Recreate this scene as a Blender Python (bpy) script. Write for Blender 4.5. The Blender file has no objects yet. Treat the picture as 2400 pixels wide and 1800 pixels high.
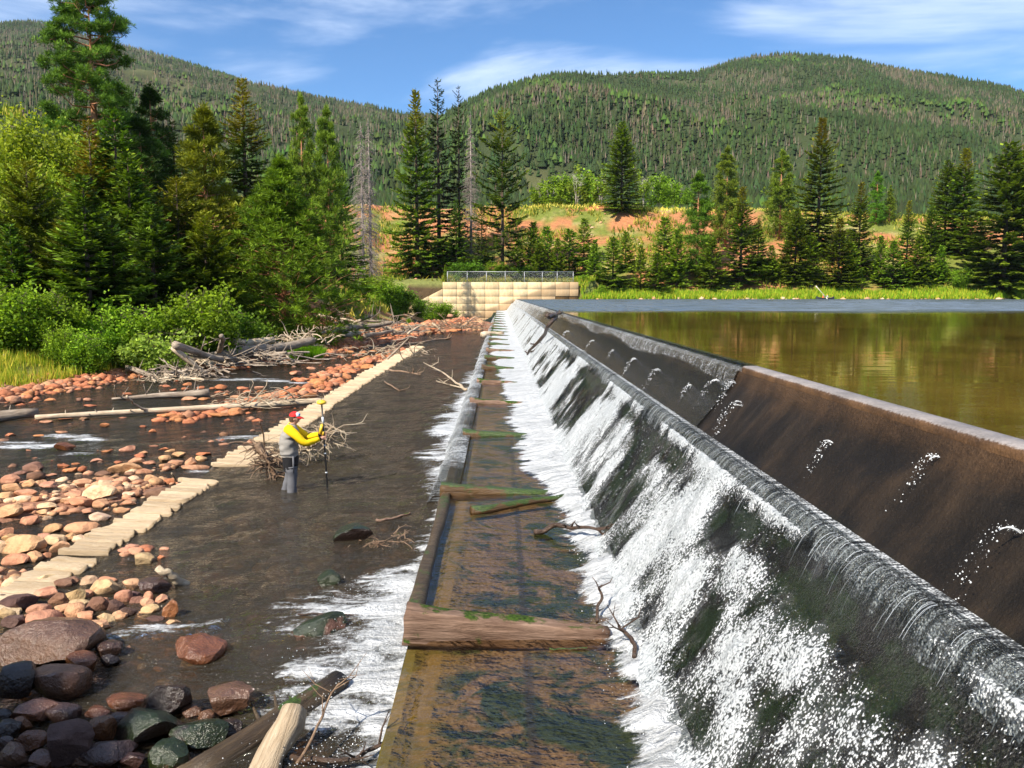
import bpy, bmesh, math, random
import numpy as np
from mathutils import Vector, Matrix, Quaternion

S = bpy.context.scene
COL = S.collection
R_ = math.radians

# ------------------------------------------------------------------ camera
CAM_Z = 5.0
FPX = 1900.0                      # focal length in pixels of a 2400 px wide frame
cam_data = bpy.data.cameras.new('camera')
cam_data.sensor_width = 36.0
cam_data.lens = 36.0 * FPX / 2400.0
cam_data.clip_start = 0.05
cam_data.clip_end = 9000.0
cam = bpy.data.objects.new('camera', cam_data)
COL.objects.link(cam)
cam.location = (0, 0, CAM_Z)
cam.rotation_euler = (R_(90 - 6.27), 0, R_(-0.81))
S.camera = cam
CAM_R = cam.rotation_euler.to_matrix()

# ------------------------------------------------------------------ sky and sun
SUN_DIR = Vector((-0.52, -0.60, 0.78)).normalized()      # towards the sun
SUN_EL = math.asin(SUN_DIR.z)
SUN_ROT = math.atan2(SUN_DIR.x, SUN_DIR.y)
world = bpy.data.worlds.new('World')
S.world = world
world.use_nodes = True
wt = world.node_tree
wt.nodes.clear()


def N(nt, typ, ins=None, **props):
    n = nt.nodes.new(typ)
    for k, v in props.items():
        setattr(n, k, v)
    for k, v in (ins or {}).items():
        s = n.inputs[k]
        if isinstance(v, bpy.types.NodeSocket):
            nt.links.new(v, s)
        else:
            s.default_value = v
    return n


def M(nt, op, a, b=0.0, c=None, clamp=False):
    n = N(nt, 'ShaderNodeMath', {0: a, 1: b}, operation=op, use_clamp=clamp)
    if c is not None:
        if isinstance(c, bpy.types.NodeSocket):
            nt.links.new(c, n.inputs[2])
        else:
            n.inputs[2].default_value = c
    return n.outputs[0]


def ramp(nt, fac, stops, interp='LINEAR'):
    n = nt.nodes.new('ShaderNodeValToRGB')
    n.color_ramp.interpolation = interp
    el = n.color_ramp.elements
    while len(el) < len(stops):
        el.new(0.5)
    for e, (p, c) in zip(el, stops):
        e.position = p
        e.color = (c, c, c, 1) if isinstance(c, (int, float)) else (*c, 1)
    nt.links.new(fac, n.inputs[0])
    return n.outputs[0]


def mixc(nt, fac, a, b, blend='MIX'):
    n = nt.nodes.new('ShaderNodeMix')
    n.data_type = 'RGBA'
    n.blend_type = blend
    for s, v in ((n.inputs[0], fac), (n.inputs[6], a), (n.inputs[7], b)):
        if isinstance(v, bpy.types.NodeSocket):
            nt.links.new(v, s)
        elif isinstance(v, (int, float)):
            s.default_value = v
        else:
            s.default_value = (*v, 1)
    return n.outputs[2]


def sstep(nt, v, lo, hi):
    n = N(nt, 'ShaderNodeMapRange', {0: v, 1: lo, 2: hi, 3: 0.0, 4: 1.0}, interpolation_type='SMOOTHSTEP', clamp=True)
    return n.outputs[0]


sky = N(wt, 'ShaderNodeTexSky', sky_type='NISHITA')
sky.sun_disc = False
sky.sun_elevation = SUN_EL
sky.sun_rotation = SUN_ROT
sky.altitude = 2300
sky.air_density = 1.0
sky.dust_density = 0.4
sky.ozone_density = 1.4
tc = N(wt, 'ShaderNodeTexCoord')
sx = N(wt, 'ShaderNodeSeparateXYZ', {0: tc.outputs['Generated']})
cu = M(wt, 'ARCTAN2', sx.outputs[0], sx.outputs[1])
cvec = N(wt, 'ShaderNodeCombineXYZ', {0: cu, 1: sx.outputs[2], 2: 0.0})
mp = N(wt, 'ShaderNodeMapping', {'Vector': cvec.outputs[0], 'Location': (0.4, 0.15, 0), 'Rotation': (0, 0, R_(24)), 'Scale': (2.2, 9.0, 1)})
n1 = N(wt, 'ShaderNodeTexNoise', {'Vector': mp.outputs[0], 'Scale': 0.9, 'Detail': 8.0, 'Roughness': 0.55, 'Distortion': 0.6})
mp2 = N(wt, 'ShaderNodeMapping', {'Vector': cvec.outputs[0], 'Location': (3.1, 4.4, 0), 'Scale': (1.6, 3.0, 1)})
n2 = N(wt, 'ShaderNodeTexNoise', {'Vector': mp2.outputs[0], 'Scale': 1.0, 'Detail': 4.0, 'Roughness': 0.5})
cl = M(wt, 'ADD', M(wt, 'MULTIPLY', n1.outputs[0], 0.95), M(wt, 'MULTIPLY', n2.outputs[0], 0.55))
cmask = M(wt, 'MULTIPLY', sstep(wt, cl, 0.66, 1.02), 0.8)
skyc = mixc(wt, 1.0, sky.outputs[0], (0.66, 1.02, 1.28), 'MULTIPLY')
skyn = mixc(wt, cmask, skyc, (10.2, 11.0, 12.4))
bg = N(wt, 'ShaderNodeBackground', {'Color': skyn, 'Strength': 0.082})
wo = N(wt, 'ShaderNodeOutputWorld', {'Surface': bg.outputs[0]})

sun_data = bpy.data.lights.new('sun', 'SUN')
sun_data.energy = 5.0
sun_data.angle = R_(0.53)
sun_data.color = (1.0, 0.91, 0.77)
sun = bpy.data.objects.new('sun', sun_data)
COL.objects.link(sun)
sun.rotation_euler = (-SUN_DIR).to_track_quat('-Z', 'Y').to_euler()

vs = S.view_settings
vs.view_transform = 'Standard'
vs.look = 'None'
vs.exposure = 0.85
vs.gamma = 1.0
vs.use_curve_mapping = False
S.cycles.use_denoising = True
S.cycles.max_bounces = 7
S.cycles.diffuse_bounces = 2
S.cycles.glossy_bounces = 3
S.cycles.transparent_max_bounces = 12
S.cycles.transmission_bounces = 4
S.cycles.caustics_reflective = False
S.cycles.caustics_refractive = False
S.cycles.sample_clamp_indirect = 6.0

# ------------------------------------------------------------------ helpers
rng = np.random.default_rng(7)
rnd = random.Random(11)


def ray(px, py):
    """Direction of the viewing ray through a 2400x1800 pixel, used to survey real ground points."""
    return CAM_R @ Vector(((px - 1200) / FPX, (900 - py) / FPX, -1.0))


def ground(px, py, z):
    r = ray(px, py)
    t = (z - CAM_Z) / r.z
    return Vector((r.x * t, r.y * t, z))


def at_y(px, py, y):
    r = ray(px, py)
    t = y / r.y
    return Vector((r.x * t, y, CAM_Z + r.z * t))


def hash3(ix, iy, iz):
    h = (ix.astype(np.int64) * 374761393 + iy.astype(np.int64) * 668265263 + iz.astype(np.int64) * 2147483647) & 0xffffffff
    h = ((h ^ (h >> 13)) * 1274126177) & 0xffffffff
    h = h ^ (h >> 16)
    return (h & 0xffff) / 65535.0


def vnoise(x, y, z=0.0):
    x, y, z = np.broadcast_arrays(np.asarray(x, float), np.asarray(y, float), np.asarray(z, float))
    ix, iy, iz = np.floor(x), np.floor(y), np.floor(z)
    fx, fy, fz = x - ix, y - iy, z - iz
    fx, fy, fz = fx * fx * (3 - 2 * fx), fy * fy * (3 - 2 * fy), fz * fz * (3 - 2 * fz)
    out = 0
    for dx in (0, 1):
        for dy in (0, 1):
            for dz in (0, 1):
                w = (fx if dx else 1 - fx) * (fy if dy else 1 - fy) * (fz if dz else 1 - fz)
                out = out + w * hash3(ix + dx, iy + dy, iz + dz)
    return out


def fbm(x, y, z=0.0, o=4):
    a, s, t = 0.5, 0.0, 0.0
    for k in range(o):
        s = s + a * vnoise(np.asarray(x) * 2 ** k + 17 * k, np.asarray(y) * 2 ** k - 9 * k, np.asarray(z) * 2 ** k + 5 * k)
        t += a
        a *= 0.5
    return s / t


def mesh_np(name, V, F, col=None, smooth=False, attrs=None, uv=None):
    """Mesh from numpy arrays; F is one face array or a list of them (tris and quads)."""
    me = bpy.data.meshes.new(name)
    V = np.ascontiguousarray(V, dtype=np.float32)
    if not isinstance(F, (list, tuple)):
        F = [F]
    F = [np.asarray(f, dtype=np.int32) for f in F if len(f)]
    me.vertices.add(len(V))
    me.vertices.foreach_set('co', V.ravel())
    nl = sum(f.size for f in F)
    nf = sum(len(f) for f in F)
    me.loops.add(nl)
    me.polygons.add(nf)
    me.loops.foreach_set('vertex_index', np.concatenate([f.ravel() for f in F]))
    st, o = [], 0
    for f in F:
        st.append(o + np.arange(len(f)) * f.shape[1])
        o += f.size
    me.polygons.foreach_set('loop_start', np.concatenate(st).astype(np.int32))
    if smooth:
        me.polygons.foreach_set('use_smooth', np.ones(nf, dtype=bool))
    me.update(calc_edges=True)
    if col is not None:
        a = me.attributes.new('Col', 'FLOAT_COLOR', 'POINT')
        c = np.ones((len(V), 4), dtype=np.float32)
        c[:, :3] = col
        a.data.foreach_set('color', c.ravel())
    for k, v in (attrs or {}).items():
        a = me.attributes.new(k, 'FLOAT', 'POINT')
        a.data.foreach_set('value', np.ascontiguousarray(v, dtype=np.float32))
    return me


def obj(name, me, m=None, parent=None, label=None, cat=None, group=None, kind=None):
    o = bpy.data.objects.new(name, me)
    COL.objects.link(o)
    if me is not None and m is not None and len(me.materials) == 0:
        for mm in (m if isinstance(m, (list, tuple)) else [m]):
            me.materials.append(mm)
    if parent is not None:
        o.parent = parent
    tag(o, label, cat, group, kind)
    return o


def tag(o, label=None, cat=None, group=None, kind=None):
    for k, v in (('label', label), ('category', cat), ('group', group), ('kind', kind)):
        if v:
            o[k] = v
    return o


def empty(name, loc=(0, 0, 0), rz=0.0, label=None, cat=None, group=None):
    o = bpy.data.objects.new(name, None)
    COL.objects.link(o)
    o.empty_display_size = 0.3
    o.location = loc
    o.rotation_euler = (0, 0, rz)
    return tag(o, label, cat, group)


def grid_faces(nu, nv, wrap_v=False):
    i, j = np.meshgrid(np.arange(nu - 1), np.arange(nv if wrap_v else nv - 1), indexing='ij')
    j2 = (j + 1) % nv
    return np.stack([i * nv + j, (i + 1) * nv + j, (i + 1) * nv + j2, i * nv + j2], -1).reshape(-1, 4)


class MB:
    """Collects pieces of one mesh."""

    def __init__(self):
        self.V, self.F, self.C, self.n = [], [], [], 0

    def add(self, V, F, col=None):
        V = np.asarray(V, float).reshape(-1, 3)
        for f in (F if isinstance(F, (list, tuple)) else [F]):
            if len(f):
                self.F.append(np.asarray(f) + self.n)
        self.V.append(V)
        c = np.zeros((len(V), 3)) + (np.asarray(col) if col is not None else 0.5)
        self.C.append(c)
        self.n += len(V)

    def box(self, c, s, rot=None, col=None):
        c, s = np.asarray(c, float), np.asarray(s, float) / 2
        v = np.array([(x, y, z) for x in (-1, 1) for y in (-1, 1) for z in (-1, 1)]) * s
        if rot is not None:
            v = v @ np.array(rot).T
        self.add(v + c, np.array([(0, 1, 3, 2), (4, 6, 7, 5), (0, 4, 5, 1), (2, 3, 7, 6), (0, 2, 6, 4), (1, 5, 7, 3)]), col)

    def tube(self, P, Rr, k=8, col=None, cap=True, rough=0.0, seed=0):
        """Tapered tube through points P with radii Rr."""
        P = np.asarray(P, float)
        n = len(P)
        Rr = np.broadcast_to(np.asarray(Rr, float), (n,))
        T = np.gradient(P, axis=0)
        T /= np.linalg.norm(T, axis=1)[:, None] + 1e-9
        up = np.array([0, 0, 1.0]) if abs(T[0, 2]) < 0.9 else np.array([1.0, 0, 0])
        V = np.zeros((n, k, 3))
        a = np.arange(k) / k * 2 * np.pi
        for i in range(n):
            s = np.cross(T[i], up)
            s /= np.linalg.norm(s) + 1e-9
            u = np.cross(s, T[i])
            up = u
            r = Rr[i]
            if rough:
                r = r * (1 + rough * (vnoise(a * 1.3 + seed, i * 0.9, seed) - 0.5) * 2)
            V[i] = P[i] + (np.cos(a) * r)[:, None] * s + (np.sin(a) * r)[:, None] * u
        F = [grid_faces(n, k, True)]
        V = V.reshape(-1, 3)
        if cap:
            V = np.vstack([V, P[:1], P[-1:]])
            b = n * k
            j = np.arange(k)
            F.append(np.stack([np.full(k, b), j, (j + 1) % k], -1))
            F.append(np.stack([np.full(k, b + 1), (n - 1) * k + (j + 1) % k, (n - 1) * k + j], -1))
        self.add(V, F, col)

    def mesh(self, name, smooth=False, color=True):
        V = np.vstack(self.V)
        tris = [f for f in self.F if f.shape[1] == 3]
        quads = [f for f in self.F if f.shape[1] == 4]
        F = ([np.vstack(tris)] if tris else []) + ([np.vstack(quads)] if quads else [])
        return mesh_np(name, V, F, np.vstack(self.C) if color else None, smooth)


ICO = {}


def ico(sub):
    if sub not in ICO:
        bm = bmesh.new()
        bmesh.ops.create_icosphere(bm, subdivisions=sub, radius=1.0)
        bm.verts.ensure_lookup_table()
        V = np.array([v.co[:] for v in bm.verts])
        F = np.array([[v.index for v in f.verts] for f in bm.faces])
        bm.free()
        ICO[sub] = (V, F)
    return ICO[sub]


def unit(v):
    v = np.asarray(v, float)
    return v / (np.linalg.norm(v, axis=-1, keepdims=True) + 1e-9)


def diamonds(p, d, s, l, w, mid=0.45):
    """One narrow quad per needle spray or leaf: base p, direction d, side s."""
    l, w = np.asarray(l)[:, None], np.asarray(w)[:, None]
    V = np.stack([p, p + d * l * mid + s * w, p + d * l, p + d * l * mid - s * w], 1).reshape(-1, 3)
    F = np.arange(len(p) * 4).reshape(-1, 4)
    return V, F

# ------------------------------------------------------------------ materials
MATS = {}


def new_mat(name):
    m = bpy.data.materials.new(name)
    m.use_nodes = True
    nt = m.node_tree
    nt.nodes.clear()
    out = nt.nodes.new('ShaderNodeOutputMaterial')
    MATS[name] = m
    return m, nt, out


def principled(nt, out, color, rough=0.8, bump=None, spec=0.3, **kw):
    p = N(nt, 'ShaderNodeBsdfPrincipled', {'Roughness': rough, 'Specular IOR Level': spec})
    if isinstance(color, bpy.types.NodeSocket):
        nt.links.new(color, p.inputs['Base Color'])
    else:
        p.inputs['Base Color'].default_value = (*color, 1)
    for k, v in kw.items():
        s = p.inputs[k]
        if isinstance(v, bpy.types.NodeSocket):
            nt.links.new(v, s)
        else:
            s.default_value = v
    if bump is not None:
        nt.links.new(bump, p.inputs['Normal'])
    if out is not None:
        nt.links.new(p.outputs[0], out.inputs[0])
    return p


def bump(nt, h, strength=0.5, dist=0.05):
    return N(nt, 'ShaderNodeBump', {'Strength': strength, 'Distance': dist, 'Height': h}).outputs[0]


def noise(nt, vec, scale, detail=4.0, rough=0.55, dist=0.0, sc=None, rot=None):
    if sc is not None or rot is not None:
        mpn = N(nt, 'ShaderNodeMapping', {'Vector': vec, 'Scale': sc or (1, 1, 1), 'Rotation': rot or (0, 0, 0)})
        vec = mpn.outputs[0]
    return N(nt, 'ShaderNodeTexNoise', {'Vector': vec, 'Scale': scale, 'Detail': detail, 'Roughness': rough, 'Distortion': dist}).outputs[0]


def pos(nt):
    return N(nt, 'ShaderNodeNewGeometry').outputs['Position']


def ocoord(nt):
    return N(nt, 'ShaderNodeTexCoord').outputs['Object']


def attr(nt, name, out='Color'):
    return N(nt, 'ShaderNodeAttribute', attribute_name=name).outputs[out]


def simple(name, color, rough=0.7, var=0.25, scale=8.0, spec=0.3, metallic=0.0, bumpv=0.0):
    m, nt, out = new_mat(name)
    n = noise(nt, ocoord(nt), scale)
    c = mixc(nt, n, tuple(x * (1 - var) for x in color), tuple(min(1, x * (1 + var)) for x in color))
    principled(nt, out, c, rough, bump(nt, n, bumpv, 0.02) if bumpv else None, spec, Metallic=metallic)
    return m


# foliage: colour attribute, slightly see-through leaves
def foliage(name, gain=1.0, trans=0.25, rough=0.6, tint=(1, 1, 1)):
    m, nt, out = new_mat(name)
    oi = N(nt, 'ShaderNodeObjectInfo')
    hv = N(nt, 'ShaderNodeHueSaturation', {'Hue': M(nt, 'MULTIPLY_ADD', oi.outputs['Random'], 0.03, 0.485), 'Saturation': 1.0,
                                           'Value': M(nt, 'MULTIPLY_ADD', oi.outputs['Random'], 0.3 * gain, 0.85 * gain), 'Color': mixc(nt, 1.0, attr(nt, 'Col'), tint, 'MULTIPLY')})
    p = principled(nt, None, hv.outputs[0], rough, spec=0.15)
    t = N(nt, 'ShaderNodeBsdfTranslucent', {'Color': mixc(nt, 1.0, hv.outputs[0], (1.25, 1.25, 0.6), 'MULTIPLY')})
    mx = N(nt, 'ShaderNodeMixShader', {0: trans, 1: p.outputs[0], 2: t.outputs[0]})
    nt.links.new(mx.outputs[0], out.inputs[0])
    return m


foliage('needles', 1.5, 0.2, tint=(1.28, 1.14, 0.5))
foliage('leaves', 1.35, 0.38, tint=(1.16, 1.08, 0.48))
foliage('far_forest', 0.8, 0.0, 0.9, tint=(1.1, 1.06, 0.8))
bark('bark_shrub', (0.07, 0.05, 0.03), (0.2, 0.15, 0.1)) if False else None


def bark(name, c1, c2, scale=6.0):
    m, nt, out = new_mat(name)
    v = ocoord(nt)
    n = noise(nt, v, scale, 5, 0.6, 0.4, (1, 1, 0.25))
    c = ramp(nt, n, [(0.3, c1), (0.7, c2)])
    principled(nt, out, c, 0.9, bump(nt, n, 0.8, 0.04), 0.1)
    return m


bark('bark_spruce', (0.05, 0.035, 0.025), (0.16, 0.11, 0.08))
bark('bark_pine', (0.22, 0.09, 0.045), (0.5, 0.24, 0.13))
bark('bark_pale', (0.2, 0.17, 0.14), (0.6, 0.56, 0.48))
bark('bark_shrub', (0.06, 0.045, 0.03), (0.2, 0.16, 0.11))
bark('bark_dead', (0.16, 0.13, 0.115), (0.4, 0.34, 0.3))


# weathered wood of driftwood and planks (grain along local X)
def wood(name, dark, light, wet=0.0, moss=0.0, rough=0.8):
    m, nt, out = new_mat(name)
    v = ocoord(nt)
    oi = N(nt, 'ShaderNodeObjectInfo')
    vo = N(nt, 'ShaderNodeVectorMath', {0: v, 1: N(nt, 'ShaderNodeCombineXYZ', {0: M(nt, 'MULTIPLY', oi.outputs['Random'], 40.0)}).outputs[0]}, operation='ADD').outputs[0]
    g = noise(nt, vo, 14.0, 8, 0.7, 0.5, (0.12, 1, 1))
    b = noise(nt, vo, 1.7, 4, 0.6)
    c = ramp(nt, g, [(0.28, dark), (0.52, tuple((a + d) / 2 for a, d in zip(dark, light))), (0.68, light)])
    c = mixc(nt, sstep(nt, b, 0.3, 0.75), mixc(nt, 1.0, c, (0.88, 0.84, 0.8) if name == 'wood_plank' else (0.72, 0.66, 0.62), 'MULTIPLY'), c)
    c = mixc(nt, 1.0, c, mixc(nt, oi.outputs['Random'], (0.8, 0.77, 0.72), (1.08, 1.05, 1.0)), 'MULTIPLY')
    r = rough
    if moss:
        nrm = N(nt, 'ShaderNodeSeparateXYZ', {0: N(nt, 'ShaderNodeNewGeometry').outputs['Normal']}).outputs[2]
        mm = sstep(nt, M(nt, 'ADD', noise(nt, vo, 2.6, 5, 0.6), M(nt, 'MULTIPLY', nrm, 0.16)), 0.66 - 0.25 * moss, 0.74 - 0.25 * moss)
        mc = ramp(nt, noise(nt, vo, 30, 3), [(0.3, (0.010, 0.024, 0.004)), (0.7, (0.065, 0.115, 0.014))])
        c = mixc(nt, mm, c, mc)
    principled(nt, out, c, 0.35 if wet else r, bump(nt, g, 0.9, 0.05), 0.5 if wet else 0.15)
    return m


wood('wood_bleached', (0.38, 0.30, 0.21), (0.84, 0.75, 0.6))
wood('wood_grey', (0.17, 0.14, 0.115), (0.58, 0.51, 0.43))
wood('wood_plank', (0.62, 0.44, 0.27), (0.95, 0.84, 0.64))
wood('wood_red', (0.10, 0.06, 0.045), (0.44, 0.31, 0.245), moss=0.16)
wood('wood_wet', (0.025, 0.018, 0.012), (0.16, 0.115, 0.065), wet=1, moss=-0.1)
wood('wood_mossy', (0.05, 0.026, 0.008), (0.17, 0.095, 0.03), wet=1, moss=0.64)
wood('wood_twig', (0.16, 0.10, 0.07), (0.5, 0.38, 0.28))
wood('wood_twig_dark', (0.03, 0.02, 0.014), (0.13, 0.08, 0.055), wet=1)


# stone: tint from the object's own colour, blotches from noise
def stone(name, from_attr=False, wet=False, moss=0.0):
    m, nt, out = new_mat(name)
    oi = N(nt, 'ShaderNodeObjectInfo')
    v = pos(nt)
    base = attr(nt, 'Col') if from_attr else oi.outputs['Color']
    n = noise(nt, v, 7.0, 6, 0.6)
    f = noise(nt, v, 42.0, 3, 0.6)
    lay = noise(nt, v, 3.0, 4, 0.6, 0.5, (1, 1, 3.2), (0.4, 0.3, 0))
    c = mixc(nt, 1.0, base, ramp(nt, n, [(0.25, (0.62, 0.55, 0.52)), (0.55, (1, 1, 1)), (0.8, (1.25, 1.2, 1.12))]), 'MULTIPLY')
    c = mixc(nt, M(nt, 'MULTIPLY', sstep(nt, f, 0.55, 0.75), 0.35), c, mixc(nt, 1.0, base, (1.5, 1.45, 1.35), 'MULTIPLY'))
    c = mixc(nt, M(nt, 'MULTIPLY', sstep(nt, lay, 0.52, 0.68), 0.55), c, mixc(nt, 1.0, base, (0.45, 0.38, 0.36), 'MULTIPLY'))
    if moss:
        nz = N(nt, 'ShaderNodeSeparateXYZ', {0: N(nt, 'ShaderNodeNewGeometry').outputs['Normal']}).outputs[2]
        mm = sstep(nt, M(nt, 'ADD', noise(nt, v, 4.0, 5), M(nt, 'MULTIPLY', nz, 0.2)), 0.72 - moss * 0.35, 0.82 - moss * 0.35)
        c = mixc(nt, mm, c, ramp(nt, f, [(0.3, (0.008, 0.016, 0.004)), (0.75, (0.04, 0.068, 0.012))]))
    # wet line a few centimetres above the local water level
    if not wet:
        z = N(nt, 'ShaderNodeSeparateXYZ', {0: v}).outputs[2]
        wl = sstep(nt, M(nt, 'ADD', z, M(nt, 'MULTIPLY', n, 0.06)), 0.80, 0.86)
        c = mixc(nt, wl, mixc(nt, 1.0, c, (0.4, 0.36, 0.34), 'MULTIPLY'), c)
    if wet:
        c = mixc(nt, 1.0, c, (0.55, 0.5, 0.48), 'MULTIPLY')
    h = M(nt, 'ADD', M(nt, 'MULTIPLY', n, 0.8), M(nt, 'MULTIPLY', f, 0.25))
    principled(nt, out, c, 0.2 if wet else 0.82, bump(nt, h, 0.9, 0.07), 0.6 if wet else 0.2)
    return m


stone('stone_dry')
stone('stone_wet', wet=True)
stone('stone_mossy', wet=True, moss=0.55)
stone('stone_green', wet=True, moss=1.1)
stone('stone_far', from_attr=True)

# ground sheet
m, nt, out = new_mat('ground_soil')
v = pos(nt)
n = noise(nt, v, 0.9, 8, 0.65)
f = noise(nt, v, 9.0, 4, 0.6)
c = mixc(nt, 1.0, attr(nt, 'Col'), ramp(nt, n, [(0.25, (0.55, 0.55, 0.5)), (0.5, (1, 1, 1)), (0.78, (1.35, 1.25, 1.1))]), 'MULTIPLY')
c = mixc(nt, 1.0, c, ramp(nt, f, [(0.3, 0.7), (0.7, 1.2)]), 'MULTIPLY')
principled(nt, out, c, 0.95, bump(nt, M(nt, 'ADD', n, M(nt, 'MULTIPLY', f, 0.3)), 0.9, 0.35), 0.05)

m, nt, out = new_mat('mountain_soil')
v = pos(nt)
n = noise(nt, v, 0.02, 8, 0.65)
f = noise(nt, v, 0.2, 4, 0.6)
c = mixc(nt, 1.0, attr(nt, 'Col'), ramp(nt, n, [(0.25, 0.6), (0.75, 1.35)]), 'MULTIPLY')
principled(nt, out, c, 0.95, bump(nt, f, 0.6, 3.0), 0.05)

# river bed: brown pebbles
m, nt, out = new_mat('river_bed')
v = pos(nt)
vo = N(nt, 'ShaderNodeTexVoronoi', {'Vector': v, 'Scale': 4.5, 'Randomness': 1.0})
n = noise(nt, v, 0.8, 6, 0.6)
c = mixc(nt, 0.55, ramp(nt, n, [(0.3, (0.055, 0.04, 0.02)), (0.7, (0.17, 0.11, 0.055))]),
         mixc(nt, 1.0, vo.outputs['Color'], (0.3, 0.18, 0.1), 'MULTIPLY'))
principled(nt, out, c, 0.9, bump(nt, vo.outputs['Distance'], 0.6, 0.08), 0.1)

# wet dark concrete of the spillway
m, nt, out = new_mat('concrete_wet')
v = pos(nt)
n = noise(nt, v, 1.1, 7, 0.65)
f = noise(nt, v, 34.0, 5, 0.72)
st = noise(nt, v, 1.6, 5, 0.6, 0.3, (0.35, 2.6, 0.35))
c = ramp(nt, n, [(0.25, (0.004, 0.0032, 0.0027)), (0.5, (0.011, 0.0085, 0.0065)), (0.75, (0.028, 0.019, 0.012))])
c = mixc(nt, 1.0, c, ramp(nt, st, [(0.3, 0.4), (0.65, 1.3)]), 'MULTIPLY')
c = mixc(nt, 1.0, c, ramp(nt, noise(nt, v, 0.55, 5, 0.6, 0.8), [(0.35, (0.4, 0.42, 0.46)), (0.62, (1.5, 1.35, 1.15))]), 'MULTIPLY')
c = mixc(nt, M(nt, 'MULTIPLY', sstep(nt, f, 0.56, 0.72), 0.3), c, (0.085, 0.06, 0.04))
z = N(nt, 'ShaderNodeSeparateXYZ', {0: v}).outputs[2]
rust = M(nt, 'MULTIPLY', sstep(nt, M(nt, 'ADD', z, M(nt, 'MULTIPLY', n, 0.5)), 3.86, 4.26), 0.6)
c = mixc(nt, rust, c, ramp(nt, f, [(0.3, (0.05, 0.025, 0.01)), (0.7, (0.17, 0.095, 0.048))]))
gm = M(nt, 'MULTIPLY', sstep(nt, noise(nt, v, 1.7, 5, 0.65), 0.44, 0.56), sstep(nt, z, 3.12, 2.8))
c = mixc(nt, gm, c, ramp(nt, f, [(0.3, (0.005, 0.014, 0.004)), (0.75, (0.045, 0.085, 0.014))]))
principled(nt, out, c, ramp(nt, f, [(0.3, 0.45), (0.7, 0.8)]), bump(nt, M(nt, 'ADD', n, M(nt, 'MULTIPLY', f, 0.6)), 0.8, 0.05), 0.22)

m, nt, out = new_mat('concrete_cap')
v = pos(nt)
n = noise(nt, v, 2.2, 6, 0.6)
f = noise(nt, v, 36.0, 3)
c = ramp(nt, n, [(0.3, (0.17, 0.155, 0.15)), (0.7, (0.34, 0.30, 0.28))])
xx_ = N(nt, 'ShaderNodeSeparateXYZ', {0: v}).outputs[0]
c = mixc(nt, sstep(nt, M(nt, 'ADD', xx_, M(nt, 'MULTIPLY', f, 0.03)), 3.515, 3.50), c, ramp(nt, n, [(0.3, (0.045, 0.024, 0.012)), (0.7, (0.17, 0.09, 0.04))]))
c = mixc(nt, 1.0, c, ramp(nt, f, [(0.3, 0.75), (0.7, 1.15)]), 'MULTIPLY')
principled(nt, out, c, 0.6, bump(nt, f, 0.5, 0.02), 0.35)

# apron slab seen through shallow water: brown with algae
m, nt, out = new_mat('concrete_apron')
v = pos(nt)
n = noise(nt, v, 1.3, 6, 0.65, 0.6)
f = noise(nt, v, 22.0, 4, 0.65)
c = ramp(nt, f, [(0.3, (0.10, 0.06, 0.03)), (0.55, (0.17, 0.115, 0.066)), (0.75, (0.30, 0.205, 0.12))])
c = mixc(nt, sstep(nt, n, 0.47, 0.58), c, ramp(nt, f, [(0.3, (0.012, 0.022, 0.008)), (0.7, (0.05, 0.07, 0.025))]))
sxx = N(nt, 'ShaderNodeSeparateXYZ', {0: v})
edge = sstep(nt, M(nt, 'ADD', sxx.outputs[0], M(nt, 'MULTIPLY', n, 0.7)), 0.1, -0.35)
c = mixc(nt, M(nt, 'MULTIPLY', edge, 0.55), c, (0.16, 0.11, 0.018))
seam = sstep(nt, M(nt, 'ABSOLUTE', M(nt, 'ADD', sxx.outputs[0], M(nt, 'MULTIPLY_ADD', n, 0.1, -0.33))), 0.07, 0.02)
c = mixc(nt, M(nt, 'MULTIPLY', seam, 0.65), c, (0.035, 0.028, 0.024))
principled(nt, out, c, 0.8, bump(nt, f, 0.4, 0.02), 0.1)

# precast wall panels, sun-bleached ochre concrete with stains
m, nt, out = new_mat('panel_concrete')
v = pos(nt)
n = noise(nt, v, 0.25, 6, 0.6)
f = noise(nt, v, 2.2, 5, 0.6, 0, (1, 1, 0.3))
oi = N(nt, 'ShaderNodeObjectInfo')
c = ramp(nt, f, [(0.3, (0.58, 0.44, 0.25)), (0.7, (0.74, 0.59, 0.36))])
c = mixc(nt, 1.0, c, mixc(nt, oi.outputs['Random'], (0.9, 0.88, 0.85), (1.08, 1.08, 1.08)), 'MULTIPLY')
s3 = N(nt, 'ShaderNodeSeparateXYZ', {0: v})
# damp stain that creeps down the wall below the dam's end
stn = M(nt, 'SUBTRACT', M(nt, 'MULTIPLY_ADD', s3.outputs[0], 0.36, 2.9), s3.outputs[2])
stn = sstep(nt, M(nt, 'ADD', stn, M(nt, 'MULTIPLY', n, 0.9)), 0.1, 0.9)
c = mixc(nt, M(nt, 'MULTIPLY', stn, 0.6), c, (0.3, 0.18, 0.1))
principled(nt, out, c, 0.85, bump(nt, f, 0.2, 0.05), 0.15)

simple('joint_dark', (0.09, 0.055, 0.025), 0.95, 0.3, 3.0, 0.1)
simple('galvanised', (0.55, 0.57, 0.58), 0.45, 0.15, 3.0, 0.5, 0.4)


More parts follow.
